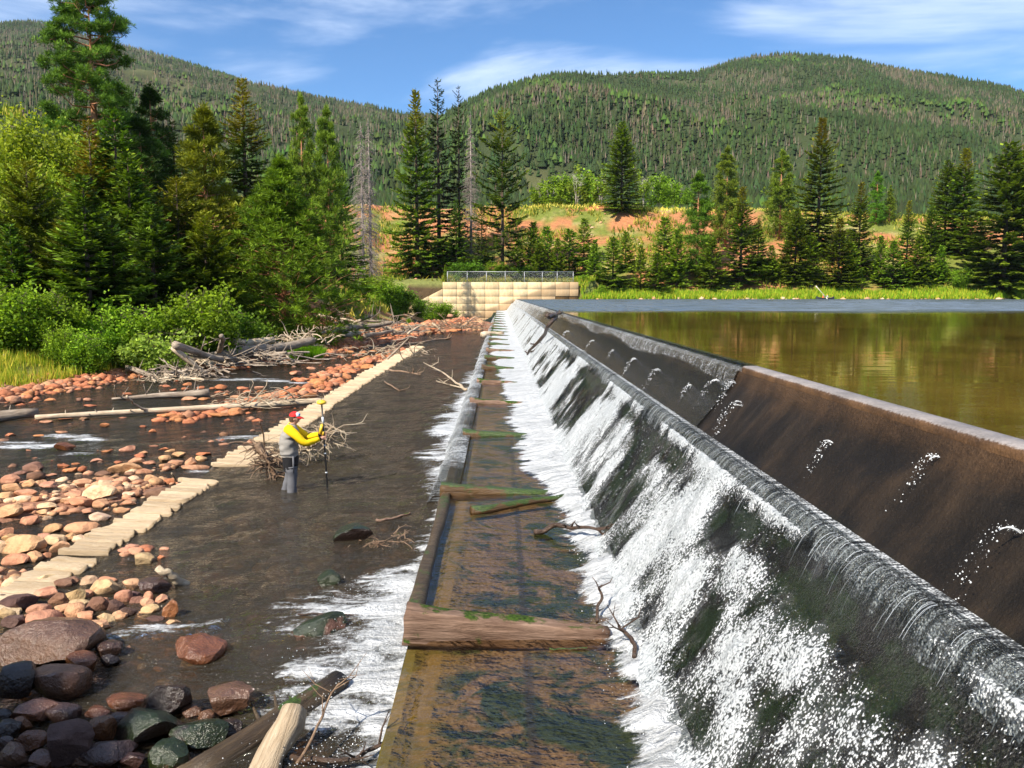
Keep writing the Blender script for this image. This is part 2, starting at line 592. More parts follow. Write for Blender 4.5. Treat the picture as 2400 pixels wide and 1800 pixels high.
# ---- water: clear film over the bed with Fresnel sky reflection, plus foam where the foam attribute says so
def water(name, tint, ripple_scale, ripple, gloss=0.06, foam_sc=(1.0, 1.0, 1.0), foam_scale=5.0, foam=True, anis=(1, 1, 1), body=None, body_amt=0.0, foam_gain=1.0):
    m, nt, out = new_mat(name)
    v = pos(nt)
    n = noise(nt, v, ripple_scale, 4, 0.6, 0.5, anis)
    n2 = noise(nt, v, ripple_scale * 3.3, 3, 0.6, 0.3, anis)
    nb = bump(nt, M(nt, 'ADD', n, M(nt, 'MULTIPLY', n2, 0.35)), ripple, 0.3)
    fr = N(nt, 'ShaderNodeFresnel', {'IOR': 1.33, 'Normal': nb}).outputs[0]
    tr = N(nt, 'ShaderNodeBsdfTransparent', {'Color': (*tint, 1)})
    base = tr.outputs[0]
    if body:
        df = N(nt, 'ShaderNodeBsdfDiffuse', {'Color': (*body, 1)})
        base = N(nt, 'ShaderNodeMixShader', {0: body_amt, 1: tr.outputs[0], 2: df.outputs[0]}).outputs[0]
    gl = N(nt, 'ShaderNodeBsdfGlossy', {'Color': (1, 1, 1, 1), 'Roughness': gloss, 'Normal': nb})
    sh = N(nt, 'ShaderNodeMixShader', {0: fr, 1: base, 2: gl.outputs[0]}).outputs[0]
    if foam:
        fa = attr(nt, 'foam', 'Fac')
        fn = noise(nt, v, foam_scale, 7, 0.68, 0.8, foam_sc)
        fb = noise(nt, v, foam_scale * 7, 3, 0.7)
        val = M(nt, 'ADD', M(nt, 'MULTIPLY', fn, 0.75), M(nt, 'MULTIPLY', fb, 0.25))
        mk = sstep(nt, M(nt, 'ADD', val, M(nt, 'MULTIPLY', fa, 0.42)), 0.63, 0.80)
        mk = M(nt, 'MULTIPLY', mk, sstep(nt, fa, 0.02, 0.3), clamp=True)
        hb = bump(nt, val, 1.0, 0.25)
        wd = principled(nt, None, ramp(nt, val, [(0.36, (0.34, 0.36, 0.37)), (0.5, (0.56, 0.58, 0.6)), (0.66, (0.82, 0.84, 0.86))]), 0.45, hb, 0.4)
        sh = N(nt, 'ShaderNodeMixShader', {0: mk, 1: sh, 2: wd.outputs[0]}).outputs[0]
    nt.links.new(sh, out.inputs[0])
    return m


water('water_pool', (0.66, 0.55, 0.36), 2.3, 1.0, 0.05, (0.55, 1.9, 1), 2.2, anis=(0.7, 1.5, 1), body=(0.056, 0.046, 0.03), body_amt=0.45)
water('water_river', (0.55, 0.50, 0.38), 2.2, 0.95, 0.06, (0.6, 1.6, 1), 1.8, anis=(0.8, 1.3, 1), body=(0.034, 0.03, 0.02), body_amt=0.5)
water('water_apron', (0.88, 0.82, 0.70), 2.2, 0.14, 0.04, (0.45, 2.2, 1), 2.4, anis=(0.9, 1.2, 1))

# ------------------------------------------------------------------ levels (metres)
LAKE_Z, APRON_Z, POOL_Z, RIVER_Z = 3.96, 1.30, 1.00, 0.78
DAM_END = 190.0

# lake: calm and clear near the dam, wind-ruffled further out
m, nt, out = new_mat('water_lake')
v = pos(nt)
s3 = N(nt, 'ShaderNodeSeparateXYZ', {0: v})
wn = noise(nt, v, 0.05, 4, 0.6)
wind = sstep(nt, M(nt, 'ADD', s3.outputs[1], M(nt, 'MULTIPLY', wn, 26.0)), 58.0, 66.0)
calm = noise(nt, v, 1.1, 3, 0.5, 0.3, (0.5, 1.6, 1))
ruf = noise(nt, v, 5.0, 4, 0.7, 0.2, (0.7, 1.2, 1))
nb1 = bump(nt, calm, 0.05, 0.1)
nb = N(nt, 'ShaderNodeBump', {'Strength': M(nt, 'MULTIPLY', wind, 0.12), 'Distance': 0.1, 'Height': ruf, 'Normal': nb1}).outputs[0]
bed_and_sheen = ramp(nt, noise(nt, v, 0.35, 5, 0.6), [(0.3, (0.07, 0.045, 0.008)), (0.7, (0.17, 0.11, 0.02))])
bed_and_sheen = mixc(nt, wind, bed_and_sheen, (0.10, 0.125, 0.14))  # pale sky reflection of the ruffled strip painted into the base colour
pr = principled(nt, out, bed_and_sheen, M(nt, 'MULTIPLY_ADD', wind, 0.12, 0.035), nb, 0.5)
pr.inputs['IOR'].default_value = 1.33

# falling water on the dam face
def cascade(name, u_sc, v_sc, speck, lo, hi, film=(0.75, 0.78, 0.78), st_w=0.28):
    m, nt, out = new_mat(name)
    uu, vv = attr(nt, 'fu', 'Fac'), attr(nt, 'fv', 'Fac')
    uv = N(nt, 'ShaderNodeCombineXYZ', {0: uu, 1: vv, 2: 0.0}).outputs[0]
    fa = attr(nt, 'foam', 'Fac')
    st = noise(nt, uv, 1.0, 6, 0.62, 0.4, (u_sc, v_sc, 1))
    sp = noise(nt, uv, speck, 3, 0.75, 0.6, (1.25, 0.8, 1))
    bb = N(nt, 'ShaderNodeTexVoronoi', {'Vector': uv, 'Scale': speck * 1.3, 'Randomness': 1.0}).outputs['Distance']
    sp2 = noise(nt, uv, speck * 0.35, 4, 0.7, 0.5, (1.3, 0.7, 1))
    val = M(nt, 'ADD', M(nt, 'MULTIPLY', st, st_w), M(nt, 'ADD', M(nt, 'MULTIPLY', sp, 0.62 - st_w), M(nt, 'MULTIPLY', sp2, 0.30 if st_w < 0.5 else 0.1)))
    val = M(nt, 'ADD', val, M(nt, 'MULTIPLY', M(nt, 'SUBTRACT', 0.45, bb), 0.22))
    mk = sstep(nt, M(nt, 'ADD', val, M(nt, 'MULTIPLY', fa, 0.34)), lo, hi)
    soft = M(nt, 'MULTIPLY', sstep(nt, M(nt, 'ADD', st, M(nt, 'MULTIPLY', fa, 0.4)), 0.54, 0.95), 0.26)
    mk = M(nt, 'MAXIMUM', mk, soft)
    nb = bump(nt, val, 1.0, 0.06)
    fr = N(nt, 'ShaderNodeFresnel', {'IOR': 1.33, 'Normal': nb}).outputs[0]
    tr = N(nt, 'ShaderNodeBsdfTransparent', {'Color': (*film, 1)})
    gl = N(nt, 'ShaderNodeBsdfGlossy', {'Roughness': 0.1, 'Normal': nb})
    wt_ = N(nt, 'ShaderNodeMixShader', {0: fr, 1: tr.outputs[0], 2: gl.outputs[0]})
    fo = principled(nt, None, ramp(nt, M(nt, 'ADD', val, 0.12 if st_w > 0.5 else 0.0), [(0.34, (0.24, 0.265, 0.28)), (0.46, (0.46, 0.49, 0.51)), (0.60, (0.82, 0.84, 0.86))]), 0.4, nb, 0.5)
    sh = N(nt, 'ShaderNodeMixShader', {0: mk, 1: wt_.outputs[0], 2: fo.outputs[0]})
    nt.links.new(sh.outputs[0], out.inputs[0])


cascade('water_cascade', 3.0, 0.8, 34.0, 0.585, 0.665)
cascade('water_ledge', 15.0, 0.9, 40.0, 0.50, 0.70, st_w=0.62)
cascade('water_crest', 7.0, 1.2, 34.0, 0.55, 0.80)

# droplets and strands
m, nt, out = new_mat('water_drops')
p = principled(nt, None, (0.86, 0.89, 0.92), 0.15, None, 0.6)
tr = N(nt, 'ShaderNodeBsdfTransparent', {'Color': (0.9, 0.93, 0.95, 1)})
mx = N(nt, 'ShaderNodeMixShader', {0: 0.35, 1: p.outputs[0], 2: tr.outputs[0]})
nt.links.new(mx.outputs[0], out.inputs[0])
m, nt, out = new_mat('water_strand')
p = principled(nt, None, (0.66, 0.72, 0.78), 0.12, None, 0.6)
tr = N(nt, 'ShaderNodeBsdfTransparent', {'Color': (0.9, 0.93, 0.95, 1)})
mx = N(nt, 'ShaderNodeMixShader', {0: 0.5, 1: p.outputs[0], 2: tr.outputs[0]})
nt.links.new(mx.outputs[0], out.inputs[0])

# ------------------------------------------------------------------ terrain heights
TOE = [(-40, -80, 'L'), (-24, 5, 'L'), (-21, 40, 'L'), (-20.5, 70, 'L'), (-15, 88, 'M'), (-13.2, 104, 'M'), (-13.8, 118, 'M'), (-18.4, 160, 'M'), (-21.8, 189.6, 'M'),
       (-21.5, 191.4, 'W'), (18, 191.6, 'W'), (19, 189.2, 'F'), (60, 190, 'F'), (130, 189, 'F'), (300, 182, 'F'), (900, 120, 'F')]
BARS = [((-12.4, 12.5), (-8.2, 17.5), 1.9, 0.42), ((-8.0, 11.5), (-4.2, 9.2), 1.3, 0.50), ((-10.8, 27.5), (-7.7, 39), 1.5, 0.36),
        ((-16.5, 47), (-13, 70), 2.6, 0.52), ((-12.5, 60), (-8.8, 92), 1.7, 0.46), ((-21, 30), (-19.0, 62), 2.2, 0.5), ((-9.2, 40), (-7.6, 62), 1.2, 0.40),
        ((-12.5, 86), (-2.6, 99), 4.0, 1.0), ((-7.5, 94), (-2.8, 103), 3.4, 1.25), ((-9.2, 7.6), (-3.5, 6.6), 1.4, 0.42), ((-10.0, 18.5), (-8.2, 19.5), 0.9, 0.34)]


def seg_d(x, y, a, b):
    ax, ay, bx, by = a[0], a[1], b[0], b[1]
    dx, dy = bx - ax, by - ay
    t = np.clip(((x - ax) * dx + (y - ay) * dy) / (dx * dx + dy * dy), 0, 1)
    return np.hypot(x - ax - t * dx, y - ay - t * dy), t, dx * (y - ay) - dy * (x - ax)


def bar_h(x, y):
    z = np.zeros_like(x)
    for a, b, w, h in BARS:
        d, t, c = seg_d(x, y, a, b)
        k = np.clip(1.25 - d / w, 0, 1)
        z = np.maximum(z, h * k * k * (3 - 2 * k))
    return z


def bank(x, y):
    """Signed distance past the bank line, and the blend of bank types there."""
    best = np.full(x.shape, 1e9)
    sg = np.zeros(x.shape)
    w = {k: np.zeros(x.shape) for k in 'LMWF'}
    for a, b in zip(TOE[:-1], TOE[1:]):
        d, t, c = seg_d(x, y, a, b)
        u = d < best - 1e-9
        best = np.where(u, d, best)
        sg = np.where(u, np.sign(c), sg)
        for k in 'LMWF':
            wk = (a[2] == k) * (1 - t) + (b[2] == k) * t
            w[k] = np.where(u, wk, w[k])
    return best * sg, w


def gz(x, y):
    x, y = np.asarray(x, float), np.asarray(y, float)
    d, w = bank(x, y)
    p = np.clip(d, 0, None)
    n = fbm(x * 0.06 + 5, y * 0.06, 0, 4) - 0.5
    seg = lambda a, b: np.clip(p - a, 0, b - a)
    zL = 0.85 + 0.30 * seg(0, 2.5) + 0.10 * seg(2.5, 9) + 0.34 * seg(9, 60) + 0.12 * seg(60, 400)
    zM = 0.95 + 0.35 * seg(0, 3) + 0.60 * seg(3, 42) + 0.25 * seg(42, 120) + 0.1 * seg(120, 500)
    ter = np.clip(30.5 - 0.055 * np.clip(x - 55, 0, 200), 20, 40)
    zs = LAKE_Z - 0.02 + 0.30 * seg(0, 5) + 0.46 * seg(5, 200)
    zF = np.where(zs < ter, zs, ter + np.clip(zs - ter, 0, 1.0) + 0.05 * seg(70, 400))
    zW = np.maximum(7.75 + 0.12 * seg(0, 6), zF)
    z = w['L'] * zL + w['M'] * zM + w['W'] * zW + w['F'] * zF
    z = z + n * np.clip(p * 0.16, 0, 3.2)
    bed = np.where(x > 2.6, 2.0, 0.42)
    bed = bed + (fbm(x * 0.7, y * 0.7, 3, 3) - 0.5) * 0.16
    pit = np.clip((y - 108) / 8, 0, 1) * np.clip((x + 22) / 2, 0, 1) * np.clip((-1.2 - x) / 1, 0, 1)
    bed = np.maximum(bed, 0.42 + bar_h(x, y) * (x < 2.0)) - pit * 2.2
    zb = np.where(w['W'] > 0.5, 7.75 + 6 * d, np.where(w['F'] > 0.4, LAKE_Z - 0.02, 0.85) + 0.35 * d)
    zz0 = np.where(d > 0, z, np.maximum(bed, zb))
    return np.where((y < -1.75) & (x < -1.75), np.maximum(zz0, 6.75), zz0)


def gz1(x, y):
    return float(gz(np.array([x]), np.array([y]))[0])


def axis(parts):
    return np.unique(np.concatenate([np.arange(a, b, s) for a, b, s in parts]))


gx = axis([(-420, -60, 12), (-60, -28, 2.0), (-28, 4, 0.55), (4, 30, 1.1), (30, 140, 2.4), (140, 420, 10), (420, 900, 40)])
gy = axis([(-70, -3, 6), (-3, 4, 0.5), (4, 30, 0.55), (30, 110, 0.9), (110, 184, 2.0), (184, 200, 0.6), (200, 290, 1.6), (290, 520, 8)])
GX, GY = np.meshgrid(gx, gy, indexing='ij')
GZ = gz(GX, GY)
gd, gw = bank(GX, GY)
n1_ = fbm(GX * 0.11, GY * 0.11, 2, 5)
n2_ = fbm(GX * 0.35 + 40, GY * 0.35, 6, 4)
red = np.array((0.42, 0.18, 0.085)); dry = np.array((0.42, 0.33, 0.15)); grn = np.array((0.13, 0.19, 0.035)); sag = np.array((0.44, 0.38, 0.21))
gravel = np.array((0.33, 0.17, 0.11)); bedc_ = np.array((0.10, 0.07, 0.04)); litter = np.array((0.13, 0.09, 0.05))
C = np.zeros(GX.shape + (3,)) + red
mixin = lambda C, m, c: C * (1 - m[..., None]) + np.asarray(c) * m[..., None]
sm = lambda v, a, b: np.clip((v - a) / (b - a), 0, 1) ** 2 * (3 - 2 * np.clip((v - a) / (b - a), 0, 1))
C = mixin(C, sm(n1_ + 0.25 * n2_, 0.60, 0.76) * 0.9, grn)
C = mixin(C, sm(n2_, 0.56, 0.72) * 0.6, dry)
terr = (gw['F'] > 0.3) * sm(gd, 58, 64)
C = mixin(C, terr, sag)
C = mixin(C, terr * sm(n2_, 0.5, 0.62) * 0.6, dry)
C = mixin(C, (gw['F'] > 0.3) * (1 - sm(gd, 3, 9)), grn * 1.15)
cut = (gw['F'] > 0.3) * sm(gd, 44, 50) * (1 - sm(gd, 57, 61)) * sm(GX, 18, 28) * (1 - sm(GX, 66, 80))
C = mixin(C, cut * 0.9, red * 1.08)
C = mixin(C, (gw['L'] > 0.4) * sm(gd, -1, 1), litter)
C = mixin(C, (gw['L'] > 0.4) * sm(gd, -0.5, 0.5) * (1 - sm(gd, 5, 8)), (0.24, 0.24, 0.06))
C = mixin(C, ((gw['M'] > 0.3) | (gw['L'] > 0.3)) * sm(gd, 22, 34), (0.06, 0.085, 0.025))
C = mixin(C, (gd < 0) * 1.0, bedc_)
C = mixin(C, (gd < 0) * sm(bar_h(GX, GY), 0.22, 0.36), gravel)
C = mixin(C, (gw['W'] > 0.5) * (gd > 0) * (1 - sm(gd, 8, 14)), (0.2, 0.22, 0.07))
me = mesh_np('ground', np.stack([GX, GY, GZ], -1).reshape(-1, 3), grid_faces(len(gx), len(gy)), C.reshape(-1, 3), True)
obj('ground', me, MATS['ground_soil'], label='red earth banks, gravel bars and sage terrace around the river', cat='ground', kind='structure')

# ------------------------------------------------------------------ mountains
def mountain(name, sil, d0, z0, dr, label, power, seed, px0, px1):
    """Hill whose crest follows the surveyed skyline at its own distance, falling away behind."""
    px = np.linspace(px0, px1, 300)
    ys = np.interp(px, [s[0] for s in sil], [s[1] for s in sil])
    D = np.interp(px, [s[0] for s in sil], [s[2] for s in sil])
    tt = np.concatenate([np.linspace(0, 1, 70), np.linspace(1.03, 1.5, 12)])
    V = np.zeros((len(px), len(tt), 3))
    for i in range(len(px)):
        r = ray(px[i], ys[i])
        dirx, diry = r.x / r.y, 1.0
        zr = CAM_Z + r.z / r.y * D[i] - 6
        Y = d0 + (D[i] - d0) * tt
        hz = np.where(tt <= 1, z0 + (zr - z0) * np.clip(tt, 0, 1) ** power, zr - (tt - 1) * (zr - z0) * 0.9)
        V[i, :, 0] = dirx * Y
        V[i, :, 1] = Y
        V[i, :, 2] = hz
    amp = np.sin(np.clip(tt, 0, 1) * np.pi)[None, :]
    V[..., 2] += (fbm(V[..., 0] / 260 + seed, V[..., 1] / 260, 0, 5) - 0.5) * 120 * amp + (fbm(V[..., 0] / 60, V[..., 1] / 60 + seed, 0, 3) - 0.5) * 14 * amp
    nz_ = fbm(V[..., 0] / 90, V[..., 1] / 90, seed, 4)
    C = np.zeros(V.shape) + np.array((0.045, 0.06, 0.025))
    mk = sm(nz_, 0.64, 0.74)
    C = C * (1 - mk[..., None]) + np.array((0.085, 0.09, 0.04)) * mk[..., None]
    me = mesh_np(name, V.reshape(-1, 3), grid_faces(len(px), len(tt)), C.reshape(-1, 3), True)
    obj(name, me, MATS['mountain_soil'], label=label, cat='mountain', kind='structure')
    return V, px, tt


SIL_R = [(300, 640, 900), (600, 520, 900), (800, 400, 950), (900, 345, 1000), (1000, 285, 1050), (1107, 226, 1100), (1170, 200, 1120), (1248, 180, 1150), (1300, 171, 1200),
         (1356, 166, 1300), (1450, 168, 1450), (1573, 168, 1600), (1650, 160, 1680), (1700, 143, 1700), (1760, 127, 1720), (1844, 121, 1720), (1985, 131, 1700), (2060, 148, 1680),
         (2170, 168, 1650), (2278, 182, 1600), (2400, 212, 1550), (2700, 280, 1500), (3300, 330, 1400)]
SIL_L = [(-900, 120, 2300), (-300, 60, 2300), (0, 54, 2300), (65, 47, 2300), (120, 50, 2300), (200, 78, 2300), (300, 106, 2250), (430, 141, 2250), (600, 196, 2250), (760, 226, 2250),
         (860, 243, 2250), (945, 262, 2250), (1100, 275, 2250), (1500, 330, 2250)]
MV_L = mountain('mountain_ridge', SIL_L, 330, 18, 2300, 'dark wooded ridge with beetle-killed trees falling to the right under the sky', 1.0, 3, -900, 1500)
MV_R = mountain('mountain_dome', SIL_R, 330, 24, 1600, 'rounded wooded mountain rising behind the lake on the right', 1.15, 9, 250, 3300)


def forest(name, MVt, n, seed, label, hmin, hmax, dead_bias, lod=0.0):
    V, px, tt = MVt
    g = np.random.default_rng(seed)
    # place by true area
    A = V[:-1, :-1]; B = V[1:, :-1]; Cc = V[:-1, 1:]
    area = np.linalg.norm(np.cross(B - A, Cc - A), axis=-1)
    area[:, 73:] = 0
    vis = (px[:-1] > -60) & (px[:-1] < 2480)
    area = area * vis[:, None]
    # denser where trees show larger
    pick = g.choice(area.size, n, p=(area / (A[..., 1] ** 0.8)).ravel() / (area / (A[..., 1] ** 0.8)).sum())
    ii, jj = np.unravel_index(pick, area.shape)
    a, b = g.random(n)[:, None], g.random(n)[:, None]
    P = V[ii, jj] * (1 - a) * (1 - b) + V[ii + 1, jj] * a * (1 - b) + V[ii, jj + 1] * (1 - a) * b + V[ii + 1, jj + 1] * a * b
    nA = fbm(P[:, 0] / 130, P[:, 1] / 130, seed, 4)
    nB = fbm(P[:, 0] / 110 + 50, P[:, 1] / 110, seed + 3, 4)
    u = g.random(n)
    open_ = (fbm(P[:, 0] / 90, P[:, 1] / 90, seed, 4) > 0.64) & (g.random(n) < 0.75)
    low = np.clip((P[:, 2] - 40) / 160, 0, 1)
    dead = u < np.clip(dead_bias + (nA - 0.5) * 3.2, 0, 0.75) * low
    asp = (~dead) & (g.random(n) < np.clip((nB - 0.53) * 4.5, 0, 0.8))
    con = ~(dead | asp)
    H = hmin + (hmax - hmin) * g.random(n) ** 1.4 * np.where(asp, 0.8, np.where(dead, 0.85, 1.0))
    mb_V, mb_F, mb_C, off = [], [], [], 0
    # conifers and dead trees: two ragged cones; aspens: lumpy rounded crowns
    k = 5
    ang = np.arange(k) / k * 2 * np.pi
    for kind, sel in (('con', con), ('dead', dead), ('asp', asp)):
        idx = np.where(sel & ~open_)[0]
        m_ = len(idx)
        if not m_:
            continue
        h = H[idx][:, None]
        rr = h * {'con': g.uniform(0.14, 0.30, (m_, 1)), 'dead': g.uniform(0.06, 0.12, (m_, 1)), 'asp': g.uniform(0.2, 0.34, (m_, 1))}[kind]
        col = {'con': np.array((0.034, 0.056, 0.022)), 'dead': np.array((0.115, 0.10, 0.088)), 'asp': np.array((0.062, 0.105, 0.026))}[kind]
        cv_ = col * g.uniform(0.6, 1.35, (m_, 1)) * (1 + (g.random((m_, 3)) - 0.5) * 0.3)
        tiers = {'con': [(0.05, 1.0, 0.66), (0.42, 0.66, 1.0)], 'dead': [(0.0, 1.0, 0.6), (0.4, 0.7, 1.0)], 'asp': [(0.38, 1.0, 0.02), (0.38, 1.0, 1.0)]}[kind]
        for (zb, fr, za) in tiers:
            ph = g.uniform(0, 6.28, (m_, 1))
            a_ = ang[None, :] + ph
            jag = g.uniform(0.55, 1.3, (m_, k))
            lean = (g.random((m_, 2)) - 0.5) * 0.12 * h
            ring = np.stack([P[idx, 0:1] + np.cos(a_) * rr * fr * jag, P[idx, 1:2] + np.sin(a_) * rr * fr * jag, P[idx, 2:3] + h * (zb + (g.random((m_, k)) - 0.5) * 0.12)], -1)
            apex = np.stack([P[idx, 0] + lean[:, 0], P[idx, 1] + lean[:, 1], P[idx, 2] + h[:, 0] * za], -1)[:, None, :]
            R = np.concatenate([ring, apex], 1)
            base = np.arange(m_)[:, None, None] * (k + 1)
            j = np.arange(k)
            fl = np.stack([j, (j + 1) % k, np.full(k, k)], -1)[None] + base + off
            mb_V.append(R.reshape(-1, 3)); mb_F.append(fl.reshape(-1, 3))
            mb_C.append(np.repeat(cv_, k + 1, axis=0)); off += m_ * (k + 1)
    me = mesh_np(name, np.vstack(mb_V), np.vstack(mb_F), np.vstack(mb_C))
    obj(name, me, MATS['far_forest'], label=label, cat='forest', kind='stuff')


forest('far_forest', MV_R, 72000, 21, 'mixed conifer and aspen forest covering the rounded mountain', 5.5, 12, 0.26)
forest('ridge_forest', MV_L, 46000, 22, 'grey and dark green conifer forest on the ridge beyond the pines', 7, 14, 0.55)

# ------------------------------------------------------------------ lake
lx = axis([(3.70, 12, 0.5), (12, 150, 2.2), (150, 320, 12), (320, 1200, 80)])
ly = axis([(-80, 6, 6), (6, 40, 1.0)])
ly = np.concatenate([ly, np.arange(40, 120, 0.17), np.arange(120, 189, 0.24), [189.5, 194.0]])
LX, LY = np.meshgrid(lx, ly, indexing='ij')
wa = np.clip((LY - 47 - 9 * fbm(LX * 0.05, LY * 0.02, 4, 3)) / 5, 0, 1) * (LX < 300)
gust = 0.6 + 0.8 * fbm(LX * 0.06, LY * 0.10, 8, 3)
LZ = LAKE_Z + wa * gust * (0.05 * np.sin(6.283 * (LY / 0.83 + 0.9 * fbm(LX * 0.33, LY * 0.2, 1, 2) * 4)) + 0.034 * np.sin(6.283 * (LY / 0.56 + LX * 0.11 + 3 * fbm(LX * 0.5, LY * 0.3, 2, 2))))
me = mesh_np('lake_water', np.stack([LX, LY, LZ], -1).reshape(-1, 3), grid_faces(len(lx), len(ly)), None, True)
obj('lake_water', me, MATS['water_lake'], label='calm golden-brown lake with a wind-ruffled blue strip along the far shore', cat='lake', kind='structure')

# ------------------------------------------------------------------ dam
dam = empty('dam', (2, 8, 0.4), label='low stepped concrete overflow dam running away to the far retaining wall', cat='dam')
PROF = [(0.9, 0.2), (1.30, 1.12), (1.42, 1.22), (2.62, 2.93), (2.70, 3.03), (2.86, 3.06), (3.41, 3.72), (3.475, 3.895)]


def extrude(prof, ys, jit=0.0, seed=0):
    P = np.array(prof)
    V = np.zeros((len(ys), len(P), 3))
    V[..., 0] = P[None, :, 0]
    V[..., 2] = P[None, :, 1]
    V[..., 1] = np.asarray(ys)[:, None]
    if jit:
        nn = (fbm(V[..., 1] * 1.7, V[..., 2] * 5 + seed, seed, 3) - 0.5) * jit
        V[..., 0] -= nn
        V[..., 2] += nn * 0.4
    return V


def dens(prof, step):
    P = np.array(prof, float)
    out_ = [P[0]]
    for a, b in zip(P[:-1], P[1:]):
        n = max(1, int(np.hypot(*(b - a)) / step))
        for i in range(1, n + 1):
            out_.append(a + (b - a) * i / n)
    return out_


ys_dam = np.concatenate([np.linspace(-6, 5, 12), 5 * 1.012 ** np.arange(1, 306)])
ys_dam = np.append(ys_dam[ys_dam < DAM_END], DAM_END)
pp = dens(PROF, 0.12)
V = extrude(pp, ys_dam, 0.05, 2)
me = mesh_np('dam_face', V.reshape(-1, 3), grid_faces(len(ys_dam), len(pp)), None, True)
obj('spillway_face', me, MATS['concrete_wet'], dam)
o_ = dam.location
for ch in dam.children:
    ch.location = -o_
# crest cap: dry raised lip near the camera, lower drowned crest further on
SPLIT = 11.6
for (ya, yb, prof) in ((-6, SPLIT, [(3.477, 3.89), (3.478, 3.93), (3.485, 3.955), (3.50, 3.972), (3.53, 3.982), (3.70, 3.982), (3.715, 3.95), (3.72, 2.0)]),
                       (SPLIT, DAM_END, [(3.477, 3.87), (3.48, 3.885), (3.495, 3.897), (3.51, 3.905), (3.70, 3.90), (3.715, 3.85), (3.72, 2.0)])):
    ys = np.linspace(ya, yb, 120)
    V = extrude(dens(prof, 0.06), ys, 0.012, 5)
    n_p = V.shape[1]
    F = [grid_faces(len(ys), n_p)]
    VV = V.reshape(-1, 3)
    cen = V[-1].mean(0)
    VV = np.vstack([VV, cen])
    last = (len(ys) - 1) * n_p
    j = np.arange(n_p - 1)
    F.append(np.stack([np.full(n_p - 1, len(VV) - 1), last + j, last + j + 1], -1))
    ch = obj('crest_cap', mesh_np('crest_cap', VV, F, None, False), MATS['concrete_cap'], dam)
    ch.location = -o_
# apron slab
ax_ = np.linspace(-1.02, 1.5, 24)
ay_ = np.concatenate([np.linspace(3, 12, 60), np.linspace(12.4, DAM_END, 160)])
AX, AY = np.meshgrid(ax_, ay_, indexing='ij')
AZ = 1.17 + (fbm(AX * 2, AY * 2, 1, 3) - 0.5) * 0.05
slabV = np.vstack([np.stack([AX, AY, AZ], -1).reshape(-1, 3)])
ch = obj('apron_slab', mesh_np('apron_slab', slabV, grid_faces(len(ax_), len(ay_)), None, True), MATS['concrete_apron'], dam)
ch.location = -o_
mb = MB()
mb.box((-0.97, 96.5, 0.55), (0.10, 187, 1.18))
ch = obj('apron_edge', mb.mesh('apron_edge', False, False), MATS['concrete_wet'], dam)
ch.location = -o_
# timber sill along the apron's outer edge, in butted lengths
y0 = 8.95
k = 0
while y0 < 168:
    L = 6.3 if y0 < 60 else 12.6
    n = 14
    ys = np.linspace(y0, y0 + L - 0.03, n)
    mb = MB()
    xo = -1.02 + (rnd.random() - 0.5) * 0.05
    top = 1.335 if y0 < 15 else 1.31
    w = 0.085
    P = [(-w, 0.30), (-w, top - 0.03), (-w + 0.035, top), (w - 0.05, top + 0.005), (w, top - 0.03), (w, 0.30)]
    V = np.zeros((n, len(P), 3))
    for i, y in enumerate(ys):
        for j2, (a, b) in enumerate(P):
            jx = (vnoise(y * 1.4, j2 * 2.1, k) - 0.5) * 0.05
            V[i, j2] = (xo + a + jx, y, b + (vnoise(y * 1.1, j2 * 3.3, k + 9) - 0.5) * 0.045 * (b > 1))
    cap1 = np.array([[0, 1, 2, 3], [0, 3, 4, 5]])
    mb.add(V.reshape(-1, 3), [grid_faces(n, len(P)), cap1, cap1[:, ::-1] + (n - 1) * len(P)])
    ch = obj('sill_timber', mb.mesh('sill_timber', False, False), MATS['wood_wet'], dam)
    ch.location = -o_
    y0 += L
    k += 1
# curved end of the sill where it meets the rubble below the far wall
pts = [(-1.05, 168), (-1.05, 150), (-1.2, 135), (-1.7, 121), (-2.5, 111), (-3.7, 104.5)]
pv = np.array(pts)
s_ = np.linspace(0, 5, 40)
cx = np.interp(s_, range(6), pv[:, 0]); cy = np.interp(s_, range(6), pv[:, 1])
mb = MB()
mb.tube(np.stack([cx - 0.15, cy, 1.05 + 0 * cx], -1), 0.42, 6)
ch = obj('sill_curve', mb.mesh('sill_curve', False, False), MATS['concrete_wet'], dam)
ch.location = -o_

# ------------------------------------------------------------------ water bodies downstream
def sheet(name, xs, ys, zf, foamf, matname, label, cat, kind='structure', extra=None):
    X, Y = np.meshgrid(xs, ys, indexing='ij')
    fo = foamf(X, Y)
    Z = zf(X, Y, fo)
    at = {'foam': fo.ravel()}
    me = mesh_np(name, np.stack([X, Y, Z], -1).reshape(-1, 3), grid_faces(len(xs), len(ys)), None, True, at)
    return obj(name, me, MATS[matname], label=label, cat=cat, kind=kind)


def ip(y, ks, vs_):
    return np.interp(y, ks, vs_)


def pool_foam(X, Y):
    reach = ip(Y, [5, 6.8, 8.5, 9.8, 11.5, 13.5, 17, 20, 26, 33, 45, 70], [0.8, 1.0, 1.7, 1.8, 0.9, 0.25, 0.6, 1.15, 1.35, 0.9, 0.55, 0.5])
    d = (-1.1 - X) / reach
    wob = (fbm(X * 1.1, Y * 0.9, 4, 4) - 0.5) * 1.3
    f = np.clip(0.95 - d * 0.85 + wob, 0, 0.95) * np.clip(ip(Y, [5, 9, 11, 14, 16, 24, 35, 50, 70], [0.7, 0.9, 0.85, 0.45, 0.75, 1, 0.85, 0.6, 0.5]), 0, 1)
    f = f * (Y < 84)
    # swirl lines where the current meets the stones
    f = np.maximum(f, 0.55 * np.exp(-((Y - 9.2 - 0.25 * (X + 5)) / 0.22) ** 2) * (X < -3.4) * (X > -5.6))
    return f


